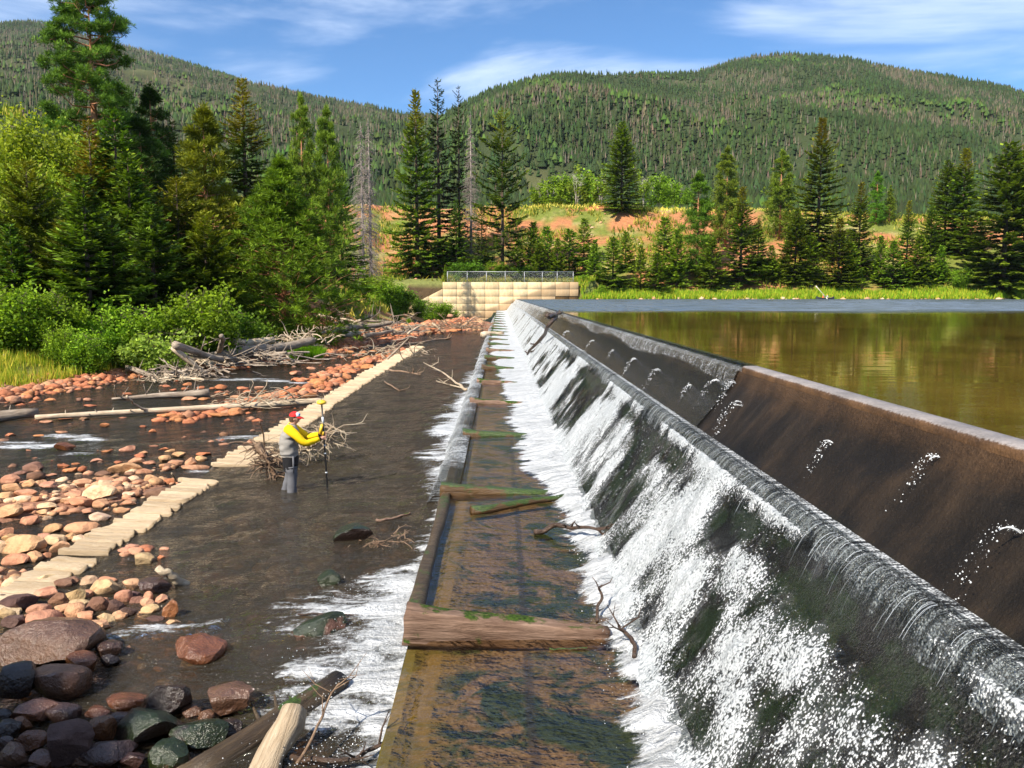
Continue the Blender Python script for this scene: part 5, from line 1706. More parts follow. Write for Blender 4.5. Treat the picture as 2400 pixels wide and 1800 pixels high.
barf = lambda lo: (lambda x, y: (bar_h(x, y) > lo) & (bank(x, y)[0] < 1.0))
scatter_rocks('river_cobbles', 3600, 1, ((-23, -7.0), (26, 96)), (0.10, 0.36), 31, 'red cobbles covering the gravel bars of the far river bed', ('red', 'red', 'pink', 'orange', 'red'), on_bar=barf(0.22))
scatter_rocks('rubble_stones', 900, 1, ((-13, -2.4), (83, 108)), (0.18, 0.75), 32, 'red rubble stones heaped below the far retaining wall', ('red', 'pink', 'red', 'tan'), on_bar=barf(0.35), flat=0.75)
scatter_rocks('near_cobbles', 900, 2, ((-14, -3.4), (6, 20.5)), (0.06, 0.17), 33, 'small tan and pink cobbles filling the near gravel bars', ('tan', 'pink', 'pale', 'brown', 'pink'), on_bar=barf(0.28))
scatter_rocks('bed_cobbles', 500, 1, ((-19, -7.0), (13, 60)), (0.10, 0.24), 34, 'scattered cobbles just breaking the river surface', ('brown', 'red', 'pink'), on_bar=lambda x, y: (bar_h(x, y) < 0.2) & (fbm(x * 0.35, y * 0.25, 3, 3) > 0.54), zoff=0.24)
scatter_rocks('bank_cobbles', 800, 1, ((-23, -16.5), (24, 66)), (0.10, 0.34), 35, 'pink cobbles along the grassy left bank', ('pink', 'red', 'tan'), on_bar=lambda x, y: (np.abs(bank(x, y)[0] + 0.4) < 1.2))
scatter_rocks('slope_stones', 700, 1, ((-60, 160), (120, 260)), (0.2, 0.7), 36, 'pale stones littering the red earth slopes', ('pink', 'tan', 'pale'), on_bar=lambda x, y: (bank(x, y)[0] > 6) & (fbm(x * 0.09, y * 0.09, 8, 3) > 0.56) & (x < 160))
scatter_rocks('shore_stones', 90, 1, ((20, 150), (187.5, 190.5)), (0.25, 0.9), 37, 'pale stones along the far lake shore', ('pale', 'tan'), on_bar=lambda x, y: np.abs(bank(x, y)[0]) < 0.6)
scatter_rocks('sunk_stones', 260, 2, ((-6.0, -1.6), (7, 16)), (0.10, 0.3), 38, 'submerged brown stones on the pool bed', ('brown', 'rust', 'gold', 'purple'), on_bar=lambda x, y: bar_h(x, y) < 0.3, zoff=0.1)

# ------------------------------------------------------------------ trees
def crown_mesh(name, parts, matn):
    V, F, C, o = [], [], [], 0
    for (v, f, c) in parts:
        V.append(v); F.append(f + o); C.append(c); o += len(v)
    me = mesh_np(name, np.vstack(V), np.vstack(F), np.vstack(C))
    me.materials.append(MATS[matn])
    return me


def trunk_mesh(pts, rad, matn, k=9, extra=()):
    mb = MB()
    mb.tube(pts, rad, k, rough=0.12)
    for p, r in extra:
        mb.tube(p, r, 5, cap=False)
    me = mb.mesh('trunk', True, False)
    me.materials.append(MATS[matn])
    return me


def spruce(H, R, seed, dark, light, gold=0.0, base=0.03, sparse=1.0, droop=0.25, density=1.0, taper=0.85, barkm='bark_spruce', goldc=(0.13, 0.12, 0.02), wscale=1.0, ragged=0.25, tip=2.2):
    g = np.random.default_rng(seed)
    p_, d_, s_, l_, w_, c_ = [], [], [], [], [], []
    z = base * H
    dark, light, goldc = map(np.array, (dark, light, goldc))
    step0 = 0.62 * (H / 18) ** 0.5
    lump = g.uniform(0.75, 1.2, 12)
    extra = []
    while z < H * 0.985:
        f = (z - base * H) / (H * (1 - base))
        env = R * (1 - f) ** taper * (0.75 + 0.25 * min(1, f * 8 + 0.4))
        nb = max(3, int((9.0 * (1 - 0.35 * f)) * sparse + g.random()))
        az0 = g.uniform(0, 6.28)
        for b in range(nb):
            az = az0 + b / nb * 6.28 + g.normal() * 0.25
            L = env * g.uniform(1 - ragged * 1.6, 1 + ragged * 0.6) * lump[int(az / 6.2832 * 12) % 12] + 0.12
            el = 0.55 * f - droop * (1 - f) + g.normal() * 0.1
            hx, hy = math.cos(az), math.sin(az)
            n = max(3, int(L / (0.19 * wscale) * density))
            t = (np.arange(n) + 0.5) / n
            t = 0.18 + 0.82 * t
            bx = np.stack([hx * L * t, hy * L * t, z + L * t * el - droop * 0.5 * L * t ** 2 + 0.22 * L * t ** 3], -1)
            if L > 1.2 and g.random() < 0.25:
                extra.append((np.array([[0, 0, z], bx[n // 2], bx[-1]]), [0.035, 0.02, 0.008]))
            bd = unit(np.gradient(bx, axis=0)) if n > 1 else np.array([[hx, hy, 0]])
            sd = unit(np.cross(bd, [0, 0, 1.0]))
            for sg in (1, -1, 0, 2):
                k = n
                if sg in (1, -1):
                    dd = unit(bd * g.uniform(0.6, 1.1, (k, 1)) + sd * sg * g.uniform(0.6, 1.0, (k, 1)) + np.array([0, 0, -0.18]) + g.normal(size=(k, 3)) * 0.12)
                    ll = (0.22 + 0.32 * L * (1 - t * 0.75)) * g.uniform(0.7, 1.2, k)
                elif sg == 0:
                    dd = unit(bd + g.normal(size=(k, 3)) * 0.25)
                    ll = 0.45 * g.uniform(0.7, 1.2, k) * wscale
                else:
                    dd = unit(bd * 0.5 + np.array([0, 0, -0.9]) + g.normal(size=(k, 3)) * 0.3)
                    ll = (0.12 + 0.06 * L) * g.uniform(0.6, 1.2, k)
                ll = np.clip(ll, 0.15, 0.95)
                nn = unit(np.array([0, 0, 1.0]) + g.normal(size=(k, 3)) * 0.32)
                ss_ = unit(np.cross(dd, nn))
                p_.append(bx); d_.append(dd); s_.append(ss_); l_.append(ll); w_.append(ll * g.uniform(0.15, 0.25, k) * wscale)
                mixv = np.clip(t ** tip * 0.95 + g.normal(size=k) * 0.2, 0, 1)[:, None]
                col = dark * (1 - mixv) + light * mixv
                gm_ = np.clip((f - (1 - gold)) / 0.15 + g.normal() * 0.35, 0, 1) if gold > 0 else 0.0
                col = col * (1 - gm_ * 0.85) + goldc * gm_ * 0.85
                c_.append(col * g.uniform(0.75, 1.25, (k, 1)))
        z += step0 * g.uniform(0.7, 1.25) * (0.55 + 0.6 * (1 - f))
    # leader
    k = 10
    zz_ = np.linspace(H * 0.94, H, k)
    p_.append(np.stack([zz_ * 0, zz_ * 0, zz_], -1)); d_.append(unit(np.stack([g.normal(size=k) * 0.5, g.normal(size=k) * 0.5, np.ones(k)], -1)))
    s_.append(unit(g.normal(size=(k, 3)) * [1, 1, 0.1])); l_.append(np.full(k, 0.3)); w_.append(np.full(k, 0.05)); c_.append(np.tile(light if not gold else goldc, (k, 1)))
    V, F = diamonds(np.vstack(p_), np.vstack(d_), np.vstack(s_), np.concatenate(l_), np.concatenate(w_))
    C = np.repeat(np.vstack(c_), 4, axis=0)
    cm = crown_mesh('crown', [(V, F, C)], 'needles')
    r0 = 0.011 * H + 0.03
    tm = trunk_mesh([(0, 0, -0.8), (0, 0, 0.3 * H), (0.02, 0, 0.7 * H), (0, 0, 0.985 * H)], [r0 * 1.15, r0 * 0.85, r0 * 0.4, 0.02], barkm, 8, extra)
    return (tm, cm, H)


def tufts(P, A, g, nbl, length, width, dark, light):
    """Brushes of needles at P pointing along A."""
    n = len(P)
    k = nbl
    d = unit(A[:, None, :] * 0.75 + unit(g.normal(size=(n, k, 3))))
    p = P[:, None, :] + d * 0.04
    s = unit(np.cross(d, g.normal(size=(n, k, 3))))
    l = length * g.uniform(0.6, 1.2, (n, k))
    V, F = diamonds(p.reshape(-1, 3), d.reshape(-1, 3), s.reshape(-1, 3), l.ravel(), (l * width).ravel(), 0.55)
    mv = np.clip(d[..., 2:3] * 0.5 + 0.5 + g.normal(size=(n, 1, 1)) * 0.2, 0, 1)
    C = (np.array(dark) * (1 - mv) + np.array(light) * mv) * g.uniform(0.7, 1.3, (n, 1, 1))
    return V, F, np.repeat(C.reshape(-1, 3), 4, axis=0)


def pine_bushy(H, R, seed, dark, light, base=0.04, n=1000, tl=0.42, barkm='bark_pine', power=0.65, nbl=24):
    g = np.random.default_rng(seed)
    P, A, extra = [], [], []
    zs = np.sort(g.random(int(n / 9)) ** 1.15) * (1 - base) + base
    for f in zs:
        env = R * (1 - f) ** power * (0.7 + 0.3 * min(1, f * 5))
        az = g.uniform(0, 6.28)
        L = env * g.uniform(0.55, 1.12) + 0.1
        el = g.uniform(0.0, 0.5) + 0.4 * f
        tip = np.array([math.cos(az) * L, math.sin(az) * L, f * H * 0.97 + L * el * 0.6])
        b0 = np.array([0, 0, f * H * 0.97 - 0.1 * L])
        if L > 0.8:
            extra.append((np.array([b0, (b0 + tip) / 2 - [0, 0, 0.08 * L], tip]), [0.04, 0.025, 0.01]))
        m_ = 9
        t = g.uniform(0.35, 1.05, m_)[:, None]
        q = b0 + (tip - b0) * t + g.normal(size=(m_, 3)) * L * 0.13
        P.append(q)
        A.append(unit(unit(tip - b0) + np.array([0, 0, 0.8]) + g.normal(size=(m_, 3)) * 0.3))
    P.append(np.stack([g.normal(size=12) * 0.1, g.normal(size=12) * 0.1, np.linspace(0.9, 1.0, 12) * H], -1))
    A.append(np.tile([0, 0, 1.0], (12, 1)))
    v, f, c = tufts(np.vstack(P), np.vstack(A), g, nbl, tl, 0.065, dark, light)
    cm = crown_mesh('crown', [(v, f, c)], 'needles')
    r0 = 0.013 * H
    tm = trunk_mesh([(0, 0, -0.8), (0.05, 0, 0.5 * H), (0, 0, 0.97 * H)], [r0, r0 * 0.7, 0.02], barkm, 8, extra)
    return (tm, cm, H)


def ponderosa(H, seed):
    g = np.random.default_rng(seed)
    tp = np.array([(0, 0, -1), (0.1, 0, 0.3 * H), (-0.25, 0, 0.52 * H), (0.1, 0.1, 0.66 * H), (-0.05, 0, 0.8 * H), (0.25, 0, 0.97 * H)])
    extra, P, A = [], [], []
    extra.append((np.array([(-0.1, 0, 0.42 * H), (0.9, 0.1, 0.46 * H), (1.2, 0.1, 0.53 * H), (1.3, 0.1, 0.62 * H)]), [0.22, 0.19, 0.16, 0.1]))
    for i in range(48):
        f = 0.44 + 0.56 * (i + g.random()) / 48
        az = g.uniform(0, 6.28)
        span = np.interp(f, [0.44, 0.55, 0.62, 0.75, 0.9, 1.0], [5.2, 4.8, 3.6, 4.4, 3.0, 1.2])
        L = span * g.uniform(0.55, 1.05)
        b0 = np.array([np.interp(f * H, tp[:, 2], tp[:, j]) for j in range(3)])
        el = g.uniform(-0.15, 0.45) + 0.5 * (f - 0.5)
        d = np.array([math.cos(az), math.sin(az), el])
        m1 = b0 + d * L * 0.5 + g.normal(size=3) * 0.3 + [0, 0, -0.2]
        m2 = b0 + d * L * 0.8 + g.normal(size=3) * 0.3
        tip = b0 + d * L + [0, 0, 0.5]
        extra.append((np.array([b0, m1, m2, tip]), [0.10, 0.065, 0.045, 0.02]))
        for q in range(g.integers(3, 7)):
            t = g.uniform(0.55, 1.1)
            c0 = b0 + (tip - b0) * t + g.normal(size=3) * np.array([0.7, 0.7, 0.45])
            extra.append((np.array([b0 + (tip - b0) * min(t, 1) * 0.9, c0]), [0.03, 0.012]))
            k = g.integers(12, 22)
            P.append(c0 + unit(g.normal(size=(k, 3))) * (g.random((k, 1)) ** 0.4) * np.array([0.75, 0.75, 0.42]))
            A.append(unit(g.normal(size=(k, 3)) * 0.6 + [0, 0, 0.9]))
    # bare dead twigs on the lower trunk
    for i in range(18):
        f = g.uniform(0.36, 0.6)
        b0 = np.array([np.interp(f * H, tp[:, 2], tp[:, j]) for j in range(3)])
        az = g.uniform(0, 6.28)
        e = b0 + np.array([math.cos(az), math.sin(az), g.uniform(-0.4, 0.2)]) * g.uniform(1.0, 2.6)
        extra.append((np.array([b0, (b0 + e) / 2 + g.normal(size=3) * 0.15, e]), [0.03, 0.02, 0.006]))
    v, f, c = tufts(np.vstack(P), np.vstack(A), g, 20, 0.5, 0.06, (0.014, 0.04, 0.01), (0.075, 0.14, 0.03))
    cm = crown_mesh('crown', [(v, f, c)], 'needles')
    tm = trunk_mesh(tp, [0.42, 0.36, 0.34, 0.24, 0.15, 0.04], 'bark_pine', 10, extra)
    return (tm, cm, H)


def leafy(H, W, seed, dark, light, nclump=110, nleaf=70, leaf=0.13, barkm='bark_shrub', base=0.12, stems=6, bare=0):
    g = np.random.default_rng(seed)
    ext, P = [], []
    for i in range(stems):
        az = i / stems * 6.28 + g.normal() * 0.4
        top = np.array([math.cos(az) * W * g.uniform(0.2, 0.75), math.sin(az) * W * g.uniform(0.2, 0.75), H * g.uniform(0.6, 0.88)])
        mid = np.array([top[0] * 0.35, top[1] * 0.35, top[2] * 0.5]) + g.normal(size=3) * 0.12
        r = 0.007 * H + 0.006
        ext.append((np.array([(g.normal() * 0.08, g.normal() * 0.08, -0.3), mid, top]), [r, r * 0.7, r * 0.2]))
        for q in range(7):
            t = g.uniform(0.35, 0.95)
            b0 = mid * (1 - t) + top * t if t > 0.5 else mid * t * 2
            e = b0 + np.array([g.normal() * W * 0.22, g.normal() * W * 0.22, g.uniform(0.02, 0.12) * H])
            e[2] = min(e[2], 0.88 * H)
            ext.append((np.array([b0, (b0 + e) / 2, e]), [r * 0.4, r * 0.3, r * 0.1]))
    tops = [e[0][2] for e in ext if len(e[0]) == 3 and e[1][0] > r * 0.9]
    shoots = list(tops)
    for q in range(stems * 2):
        az, rd = g.uniform(0, 6.28), W * math.sqrt(g.random()) * 0.95
        shoots.append(np.array([math.cos(az) * rd, math.sin(az) * rd, H * (1.0 - 0.45 * (rd / W) ** 2) * g.uniform(0.62, 1.0)]))
    for i in range(nclump):
        tp = shoots[g.integers(0, len(shoots))]
        t = base + (1 - base) * g.random() ** 0.7
        wob = W * 0.13 * (1.15 - 0.6 * t)
        c0 = np.array([tp[0] * t ** 0.7, tp[1] * t ** 0.7, tp[2] * t]) + g.normal(size=3) * wob
        k = int(nleaf * g.uniform(0.6, 1.3))
        P.append((c0 + g.normal(size=(k, 3)) * np.array([0.085 * W + 0.05, 0.085 * W + 0.05, 0.05 * H + 0.05]), np.full(k, g.uniform(0.65, 1.25))))
    pp_ = np.vstack([a for a, b in P])
    sh = np.concatenate([b for a, b in P])
    pp_[:, 2] = np.clip(pp_[:, 2], 0.02, None)
    k = len(pp_)
    d = unit(g.normal(size=(k, 3)) + [0, 0, 0.25])
    nrm = unit(g.normal(size=(k, 3)) * 0.8 + [0, 0, 0.7])
    s = unit(np.cross(d, nrm))
    l = leaf * g.uniform(0.6, 1.3, k)
    V, F = diamonds(pp_, d, s, l, l * 0.33, 0.5)
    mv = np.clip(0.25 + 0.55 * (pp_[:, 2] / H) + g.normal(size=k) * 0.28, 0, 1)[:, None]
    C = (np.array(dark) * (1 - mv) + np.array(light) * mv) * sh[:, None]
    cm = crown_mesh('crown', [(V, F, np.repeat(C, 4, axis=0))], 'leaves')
    tm = trunk_mesh(ext[0][0], ext[0][1], barkm, 6, ext[1:])
    return (tm, cm, H)


def dead_tree(H, R, seed, droop=0.5, nb=170, barkm='bark_dead', brown=0.0):
    g = np.random.default_rng(seed)
    ext = []
    for i in range(nb):
        f = 0.06 + 0.92 * g.random()
        az = g.uniform(0, 6.28)
        L = (R * (1 - f) ** 0.7 + 0.15) * g.uniform(0.4, 1.1)
        b0 = np.array([0, 0, f * H])
        h = np.array([math.cos(az), math.sin(az), 0])
        pts_ = np.array([b0, b0 + h * L * 0.5 + [0, 0, -droop * L * 0.15], b0 + h * L + [0, 0, -droop * L * 0.6]]) + g.normal(size=(3, 3)) * 0.05
        ext.append((pts_, [0.05, 0.035, 0.015]))
        for q in range(4):
            t = g.uniform(0.4, 1)
            p = b0 + (pts_[2] - b0) * t
            ext.append((np.array([p, p + g.normal(size=3) * L * 0.16 + [0, 0, -0.25 * L * droop]]), [0.028, 0.012]))
    tm = trunk_mesh([(0, 0, -0.6), (0.06, 0, 0.5 * H), (0, 0, H)], [0.011 * H + 0.03, 0.008 * H, 0.02], barkm, 7)
    mb = MB()
    for p, r in ext:
        mb.tube(p, r, 3, cap=False)
    cm = mb.mesh('bare_branches', False, False)
    cm.materials.append(MATS[barkm])
    return (tm, cm, H)


DG, LG = (0.014, 0.036, 0.010), (0.085, 0.155, 0.026)
PROTO = {
    'spruce_a': spruce(22, 5.2, 1, DG, LG),
    'spruce_b': spruce(22, 4.7, 2, (0.012, 0.03, 0.012), (0.07, 0.13, 0.03), droop=0.35, ragged=0.35),
    'spruce_gold': spruce(22, 4.6, 3, DG, (0.06, 0.105, 0.02), gold=0.42, droop=0.3, ragged=0.35),
    'spruce_sparse': spruce(26, 5.6, 4, (0.014, 0.034, 0.01), (0.085, 0.12, 0.02), sparse=0.62, droop=0.15, ragged=0.5, base=0.02, gold=0.25, goldc=(0.11, 0.125, 0.02), taper=0.55),
    'spruce_dark': spruce(26, 5.0, 5, (0.008, 0.02, 0.012), (0.03, 0.06, 0.03), sparse=0.6, droop=0.3, ragged=0.5, taper=0.7),
    'spruce_front': spruce(13, 3.9, 6, (0.012, 0.03, 0.010), (0.10, 0.18, 0.03), droop=0.18, density=1.1, taper=0.95),
    'spruce_front2': spruce(13, 3.7, 7, (0.014, 0.034, 0.012), (0.10, 0.17, 0.036), droop=0.2, density=1.1),
    'spruce_olive': spruce(14, 4.6, 8, (0.020, 0.034, 0.008), (0.09, 0.125, 0.02), droop=0.1, taper=0.7, ragged=0.4, gold=0.25, goldc=(0.11, 0.125, 0.02)),
    'young_a': spruce(10, 3.1, 9, (0.014, 0.04, 0.012), (0.15, 0.25, 0.035), density=0.9, droop=0.15, wscale=1.25, tip=1.1),
    'young_b': spruce(10, 2.6, 10, (0.016, 0.045, 0.014), (0.16, 0.26, 0.04), density=0.9, droop=0.1, wscale=1.25, taper=0.95, tip=1.1),
    'young_c': spruce(10, 3.3, 11, (0.014, 0.036, 0.012), (0.13, 0.22, 0.035), density=0.9, droop=0.2, wscale=1.25, ragged=0.35, tip=1.1),
    'tall_far': spruce(34, 7.4, 12, (0.012, 0.03, 0.010), (0.105, 0.17, 0.028), droop=0.25, wscale=1.7, density=0.9, gold=0.3, goldc=(0.12, 0.115, 0.02), ragged=0.3, tip=1.1),
    'tall_far2': spruce(34, 8.2, 13, (0.012, 0.03, 0.010), (0.105, 0.17, 0.028), droop=0.3, wscale=1.7, density=0.9, taper=0.7, tip=1.1),
    'pine_bright': pine_bushy(15, 5.6, 14, (0.014, 0.04, 0.008), (0.09, 0.165, 0.02), n=2800, nbl=24, power=0.92),
    'pine_yellow': pine_bushy(15, 3.3, 15, (0.025, 0.045, 0.008), (0.13, 0.17, 0.025), n=1300, power=0.75),
    'pine_dark': pine_bushy(15, 3.0, 16, (0.008, 0.02, 0.008), (0.025, 0.055, 0.018), n=1200),
    'pine_far': pine_bushy(22, 5.0, 17, (0.02, 0.045, 0.01), (0.10, 0.15, 0.028), n=1100, tl=0.75, base=0.1),
    'pine_far2': pine_bushy(22, 4.6, 18, (0.014, 0.045, 0.01), (0.075, 0.165, 0.025), n=1100, tl=0.75, base=0.04, power=0.6),
    'ponderosa': ponderosa(26, 19),
    'willow': leafy(9, 4.4, 20, (0.06, 0.11, 0.014), (0.24, 0.34, 0.05), nclump=300, nleaf=90, leaf=0.2, base=0.15, stems=8),
    'willow_b': leafy(9, 4.0, 25, (0.06, 0.11, 0.014), (0.23, 0.33, 0.05), nclump=280, nleaf=90, leaf=0.2, base=0.1, stems=8),
    'shrub_a': leafy(3.6, 1.7, 21, (0.022, 0.06, 0.010), (0.17, 0.29, 0.035), nclump=150, nleaf=60, leaf=0.14, base=0.03, stems=9),
    'shrub_b': leafy(3.2, 1.5, 22, (0.03, 0.07, 0.012), (0.21, 0.33, 0.05), nclump=130, nleaf=60, leaf=0.14, base=0.03, stems=9),
    'shrub_pale': leafy(2.4, 1.3, 23, (0.07, 0.11, 0.04), (0.26, 0.36, 0.13), nclump=70, nleaf=50, leaf=0.15, base=0.03, stems=9),
    'shrub_dark': leafy(3.0, 2.0, 24, (0.016, 0.045, 0.008), (0.09, 0.18, 0.025), nclump=90, nleaf=55, leaf=0.2, base=0.02, stems=8),
    'aspen': leafy(8, 2.8, 26, (0.05, 0.11, 0.014), (0.19, 0.34, 0.05), nclump=55, nleaf=45, leaf=0.42, base=0.3, stems=4, barkm='bark_pale'),
    'aspen_bare': leafy(8, 2.4, 27, (0.06, 0.1, 0.02), (0.2, 0.3, 0.07), nclump=16, nleaf=40, leaf=0.4, base=0.45, stems=6, barkm='bark_pale'),
    'sage_bush': leafy(1.6, 1.3, 28, (0.12, 0.13, 0.07), (0.36, 0.36, 0.2), nclump=45, nleaf=35, leaf=0.22, base=0.02, stems=5),
    'dead_a': dead_tree(26, 4.2, 29, 0.7, 420),
    'dead_b': dead_tree(26, 3.4, 30, 0.6, 340),
    'dead_brown': dead_tree(32, 4.0, 31, 0.4, 520, 'bark_dead'),
    'snag': dead_tree(9, 1.8, 32, -0.3, 14, 'bark_pale'),
}
KD = 2400 / 2212.0
used = set()


def tree(species, x, top, Y, label, wide=1.0, group=None, name=None, rz=None, base_z=None):
    """Tree standing on the ground at distance Y, as tall as surveyed; x and top in the 2212 px overview."""
    tm, cm, H = PROTO[species]
    p = at_y(x * KD, top * KD, Y)
    zb = gz1(p.x, Y) if base_z is None else base_z
    h = max(p.z - zb, 0.8)
    s = h / H
    if species.startswith(('shrub', 'sage')):
        s = min(max(s, 0.6), 1.7)
    nm = name or ('shrub' if species.startswith(('shrub', 'sage')) else 'dead_tree' if species.startswith(('dead', 'snag')) else 'aspen_tree' if species.startswith('aspen') else
                  'willow_tree' if species.startswith('willow') else 'pine_tree' if species.startswith(('pine', 'pond')) else 'spruce_tree')
    root = empty(nm, (p.x, Y, zb - 0.1), rnd.uniform(0, 6.28) if rz is None else rz, label, 'shrub' if nm == 'shrub' else 'tree', group)
    root.scale = (s * wide, s * wide, s)
    obj('trunk' if nm != 'shrub' else 'stems', tm, None, root)
    obj('crown' if nm not in ('dead_tree',) else 'bare_branches', cm, None, root)
    return root


T = [
    # left forest
    ('ponderosa', 190, -6, 80, 'tall open-crowned pine with orange trunk towering over the left forest', 1.0),
    ('willow', 45, 222, 70, 'bright yellow-green leafy tree at the left picture edge', 1.0),
    ('willow_b', 140, 245, 74, 'bright yellow-green leafy tree below the tall open pine', 1.0),
    ('willow_b', -10, 300, 62, 'leafy green tree cut by the left picture edge', 0.9),
    ('willow', 105, 330, 66, 'lower leafy green tree between the left edge and the golden-topped spruce', 0.7),
    ('spruce_gold', 190, 250, 60, 'spruce with golden-brown top below the tall open pine', 0.95),
    ('spruce_a', 245, 232, 62, 'green spruce with pale pointed top right of the golden-topped spruce', 1.0),
    ('pine_dark', 322, 185, 84, 'black-green pine in the shade behind the left spruces', 1.0),
    ('pine_dark', 300, 250, 80, 'lower black-green pine in the shade of the left forest', 1.1),
    ('spruce_b', 372, 258, 86, 'slim dark spruce between the black-green pine and the yellowish pine', 0.9),
    ('pine_yellow', 437, 228, 66, 'yellowish-green conical pine in the middle of the left forest', 1.05),
    ('spruce_gold', 522, 162, 92, 'tall slim spruce with golden cone-laden top against the ridge', 0.95),
    ('pine_far', 648, 205, 112, 'left one of the two dark-topped pines with reddish trunks', 0.55),
    ('pine_far', 705, 232, 112, 'right one of the two dark-topped pines with reddish trunks', 0.6),
    ('pine_bright', 605, 335, 64, 'big bushy bright green pine reaching the river bank', 1.2),
    ('spruce_a', 735, 350, 135, 'dense dark green spruce left of the grey dead spruces', 0.95),
    ('dead_a', 778, 262, 165, 'left grey dead spruce with drooping bare branches', 0.9),
    ('dead_b', 795, 255, 168, 'right grey dead spruce with drooping bare branches', 0.9),
    ('spruce_olive', 55, 345, 52, 'olive-brown dense conifer at the left picture edge', 1.15),
    ('spruce_front', 178, 375, 47, 'layered green spruce standing over the left bank shrubs', 1.05),
    ('spruce_front2', 240, 462, 49, 'short bluish spruce right of the layered green spruce', 0.95),
    ('spruce_front2', 325, 440, 53, 'broad grey-green spruce in the middle of the left bank', 1.15),
    ('spruce_front', 275, 330, 58, 'mid-height spruce behind the short bluish spruce', 1.0),
    ('spruce_olive', 440, 455, 57, 'olive bushy conifer left of the big bright pine', 1.35),
    ('spruce_olive', 380, 380, 62, 'olive conifer under the yellowish conical pine', 1.1),
    ('pine_yellow', 510, 420, 66, 'low yellowish pine under the tall golden-topped spruce', 1.0),
    ('spruce_b', 560, 380, 86, 'grey-green spruce left of the big bright pine top', 1.0),
    ('spruce_olive', 130, 470, 50, 'olive conifer between the left edge and the layered spruce', 1.0),
    ('spruce_front', 20, 480, 48, 'green spruce low at the left picture edge', 1.0),
    # centre
    ('tall_far', 897, 192, 203, 'tall full green spruce left of the retaining wall', 0.85),
    ('spruce_dark', 945, 168, 212, 'tallest dark ragged spruce with thin reddish top', 0.85),
    ('spruce_dark', 990, 183, 214, 'thin dark spruce right of the tallest ragged spruce', 0.6),
    ('dead_brown', 1016, 240, 208, 'brown dead conifer beside the thin dark spruce', 0.8),
    ('spruce_sparse', 1085, 235, 199, 'open golden-green spruce with visible trunk above the retaining wall', 0.85),
    ('spruce_a', 985, 430, 204, 'short green spruce below the brown dead conifer', 1.0),
    ('spruce_b', 1040, 440, 203, 'short green spruce left of the open golden-green spruce', 0.9),
    # right
    ('tall_far2', 1345, 262, 246, 'broad dark spruce alone on the edge of the sage terrace', 0.9),
    ('pine_far2', 1510, 372, 205, 'bright green dense pine on the far shore', 1.0),
    ('pine_far', 1573, 318, 222, 'grey-topped pine behind the bright green shore pine', 0.85),
    ('tall_far', 1605, 402, 200, 'spruce right beside the bright green shore pine', 1.0),
    ('pine_far', 1690, 325, 226, 'pale open pine above the bare red slope', 0.95),
    ('tall_far', 1777, 253, 214, 'tallest spruce on the far shore', 0.85),
    ('tall_far2', 1722, 452, 200, 'broad spruce at the water left of the canoe', 0.95),
    ('tall_far', 1816, 470, 197, 'dense spruce directly behind the canoe', 1.15),
    ('tall_far', 1862, 392, 204, 'spruce right of the tallest far-shore spruce', 0.85),
    ('pine_far2', 1897, 370, 238, 'dark round pine on the terrace behind the far-shore spruces', 0.9),
    ('pine_far', 1925, 400, 240, 'golden pine on the terrace next to the dark round pine', 0.8),
    ('tall_far', 1965, 432, 200, 'slim spruce on the shore right of the canoe', 0.75),
    ('tall_far2', 2015, 442, 203, 'green spruce beside the red path on the far shore', 0.75),
    ('tall_far', 2088, 318, 216, 'spruce with golden top near the right picture edge', 1.0),
    ('tall_far2', 2050, 345, 222, 'darker spruce left of the golden-topped right spruce', 0.9),
    ('tall_far2', 2185, 305, 196, 'massive spruce cut by the right picture edge', 1.1),
    ('tall_far', 2230, 290, 202, 'spruce beyond the right picture edge', 1.0),
    ('tall_far', 2120, 470, 204, 'spruce under the golden-topped right spruce', 0.9),
    ('spruce_a', 1640, 470, 206, 'short spruce right of the shore spruce pair', 1.0),
    ('aspen', 1185, 368, 268, 'leftmost bright aspen on the sage terrace', 1.2),
    ('aspen', 1215, 360, 272, 'second bright aspen from the left on the sage terrace', 1.0),
    ('aspen_bare', 1245, 350, 266, 'thin pale-trunked aspen on the sage terrace', 1.1),
    ('aspen', 1272, 352, 270, 'bright aspen left of the lone terrace spruce', 1.1),
    ('aspen_bare', 1300, 358, 264, 'pale-trunked aspen next to the lone terrace spruce', 1.0),
    ('aspen_bare', 1392, 360, 262, 'bare aspen right of the lone terrace spruce', 0.8),
    ('aspen', 1425, 362, 266, 'bright aspen right of the bare terrace aspen', 1.1),
    ('aspen', 1455, 382, 262, 'low bright aspen at the right end of the terrace aspens', 1.2),
]
for sp, x, top, Y, lab, wd in T:
    tree(sp, x, top, Y, lab, wd * ((1.38 if Y < 130 or x > 1300 else 1.1) if sp.startswith(('spruce', 'tall')) and sp != 'spruce_olive' else 1.15 if sp.startswith('pine') else 1.0))
YOUNG = [(1152, 480, 201), (1182, 490, 200), (1205, 515, 197), (1230, 495, 203), (1262, 472, 212), (1285, 518, 198), (1325, 512, 197), (1352, 500, 208), (1385, 530, 196),
         (1436, 470, 203), (1465, 495, 198), (1540, 515, 198), (1668, 530, 201), (1700, 520, 203), (1752, 510, 199), (1840, 525, 198), (1905, 510, 200), (1932, 520, 197),
         (1988, 508, 198), (2035, 530, 200), (1120, 520, 198), (1165, 525, 196), (1420, 545, 194.5)]
YOUNG.sort()
n_y = len(YOUNG)
ords = lambda i: {1: 'first', 2: 'second', 3: 'third', 4: 'fourth', 5: 'fifth', 6: 'sixth', 7: 'seventh', 8: 'eighth', 9: 'ninth', 10: 'tenth', 11: 'eleventh', 12: 'twelfth', 13: 'thirteenth', 14: 'fourteenth', 15: 'fifteenth'}.get(i, '%dth' % i)
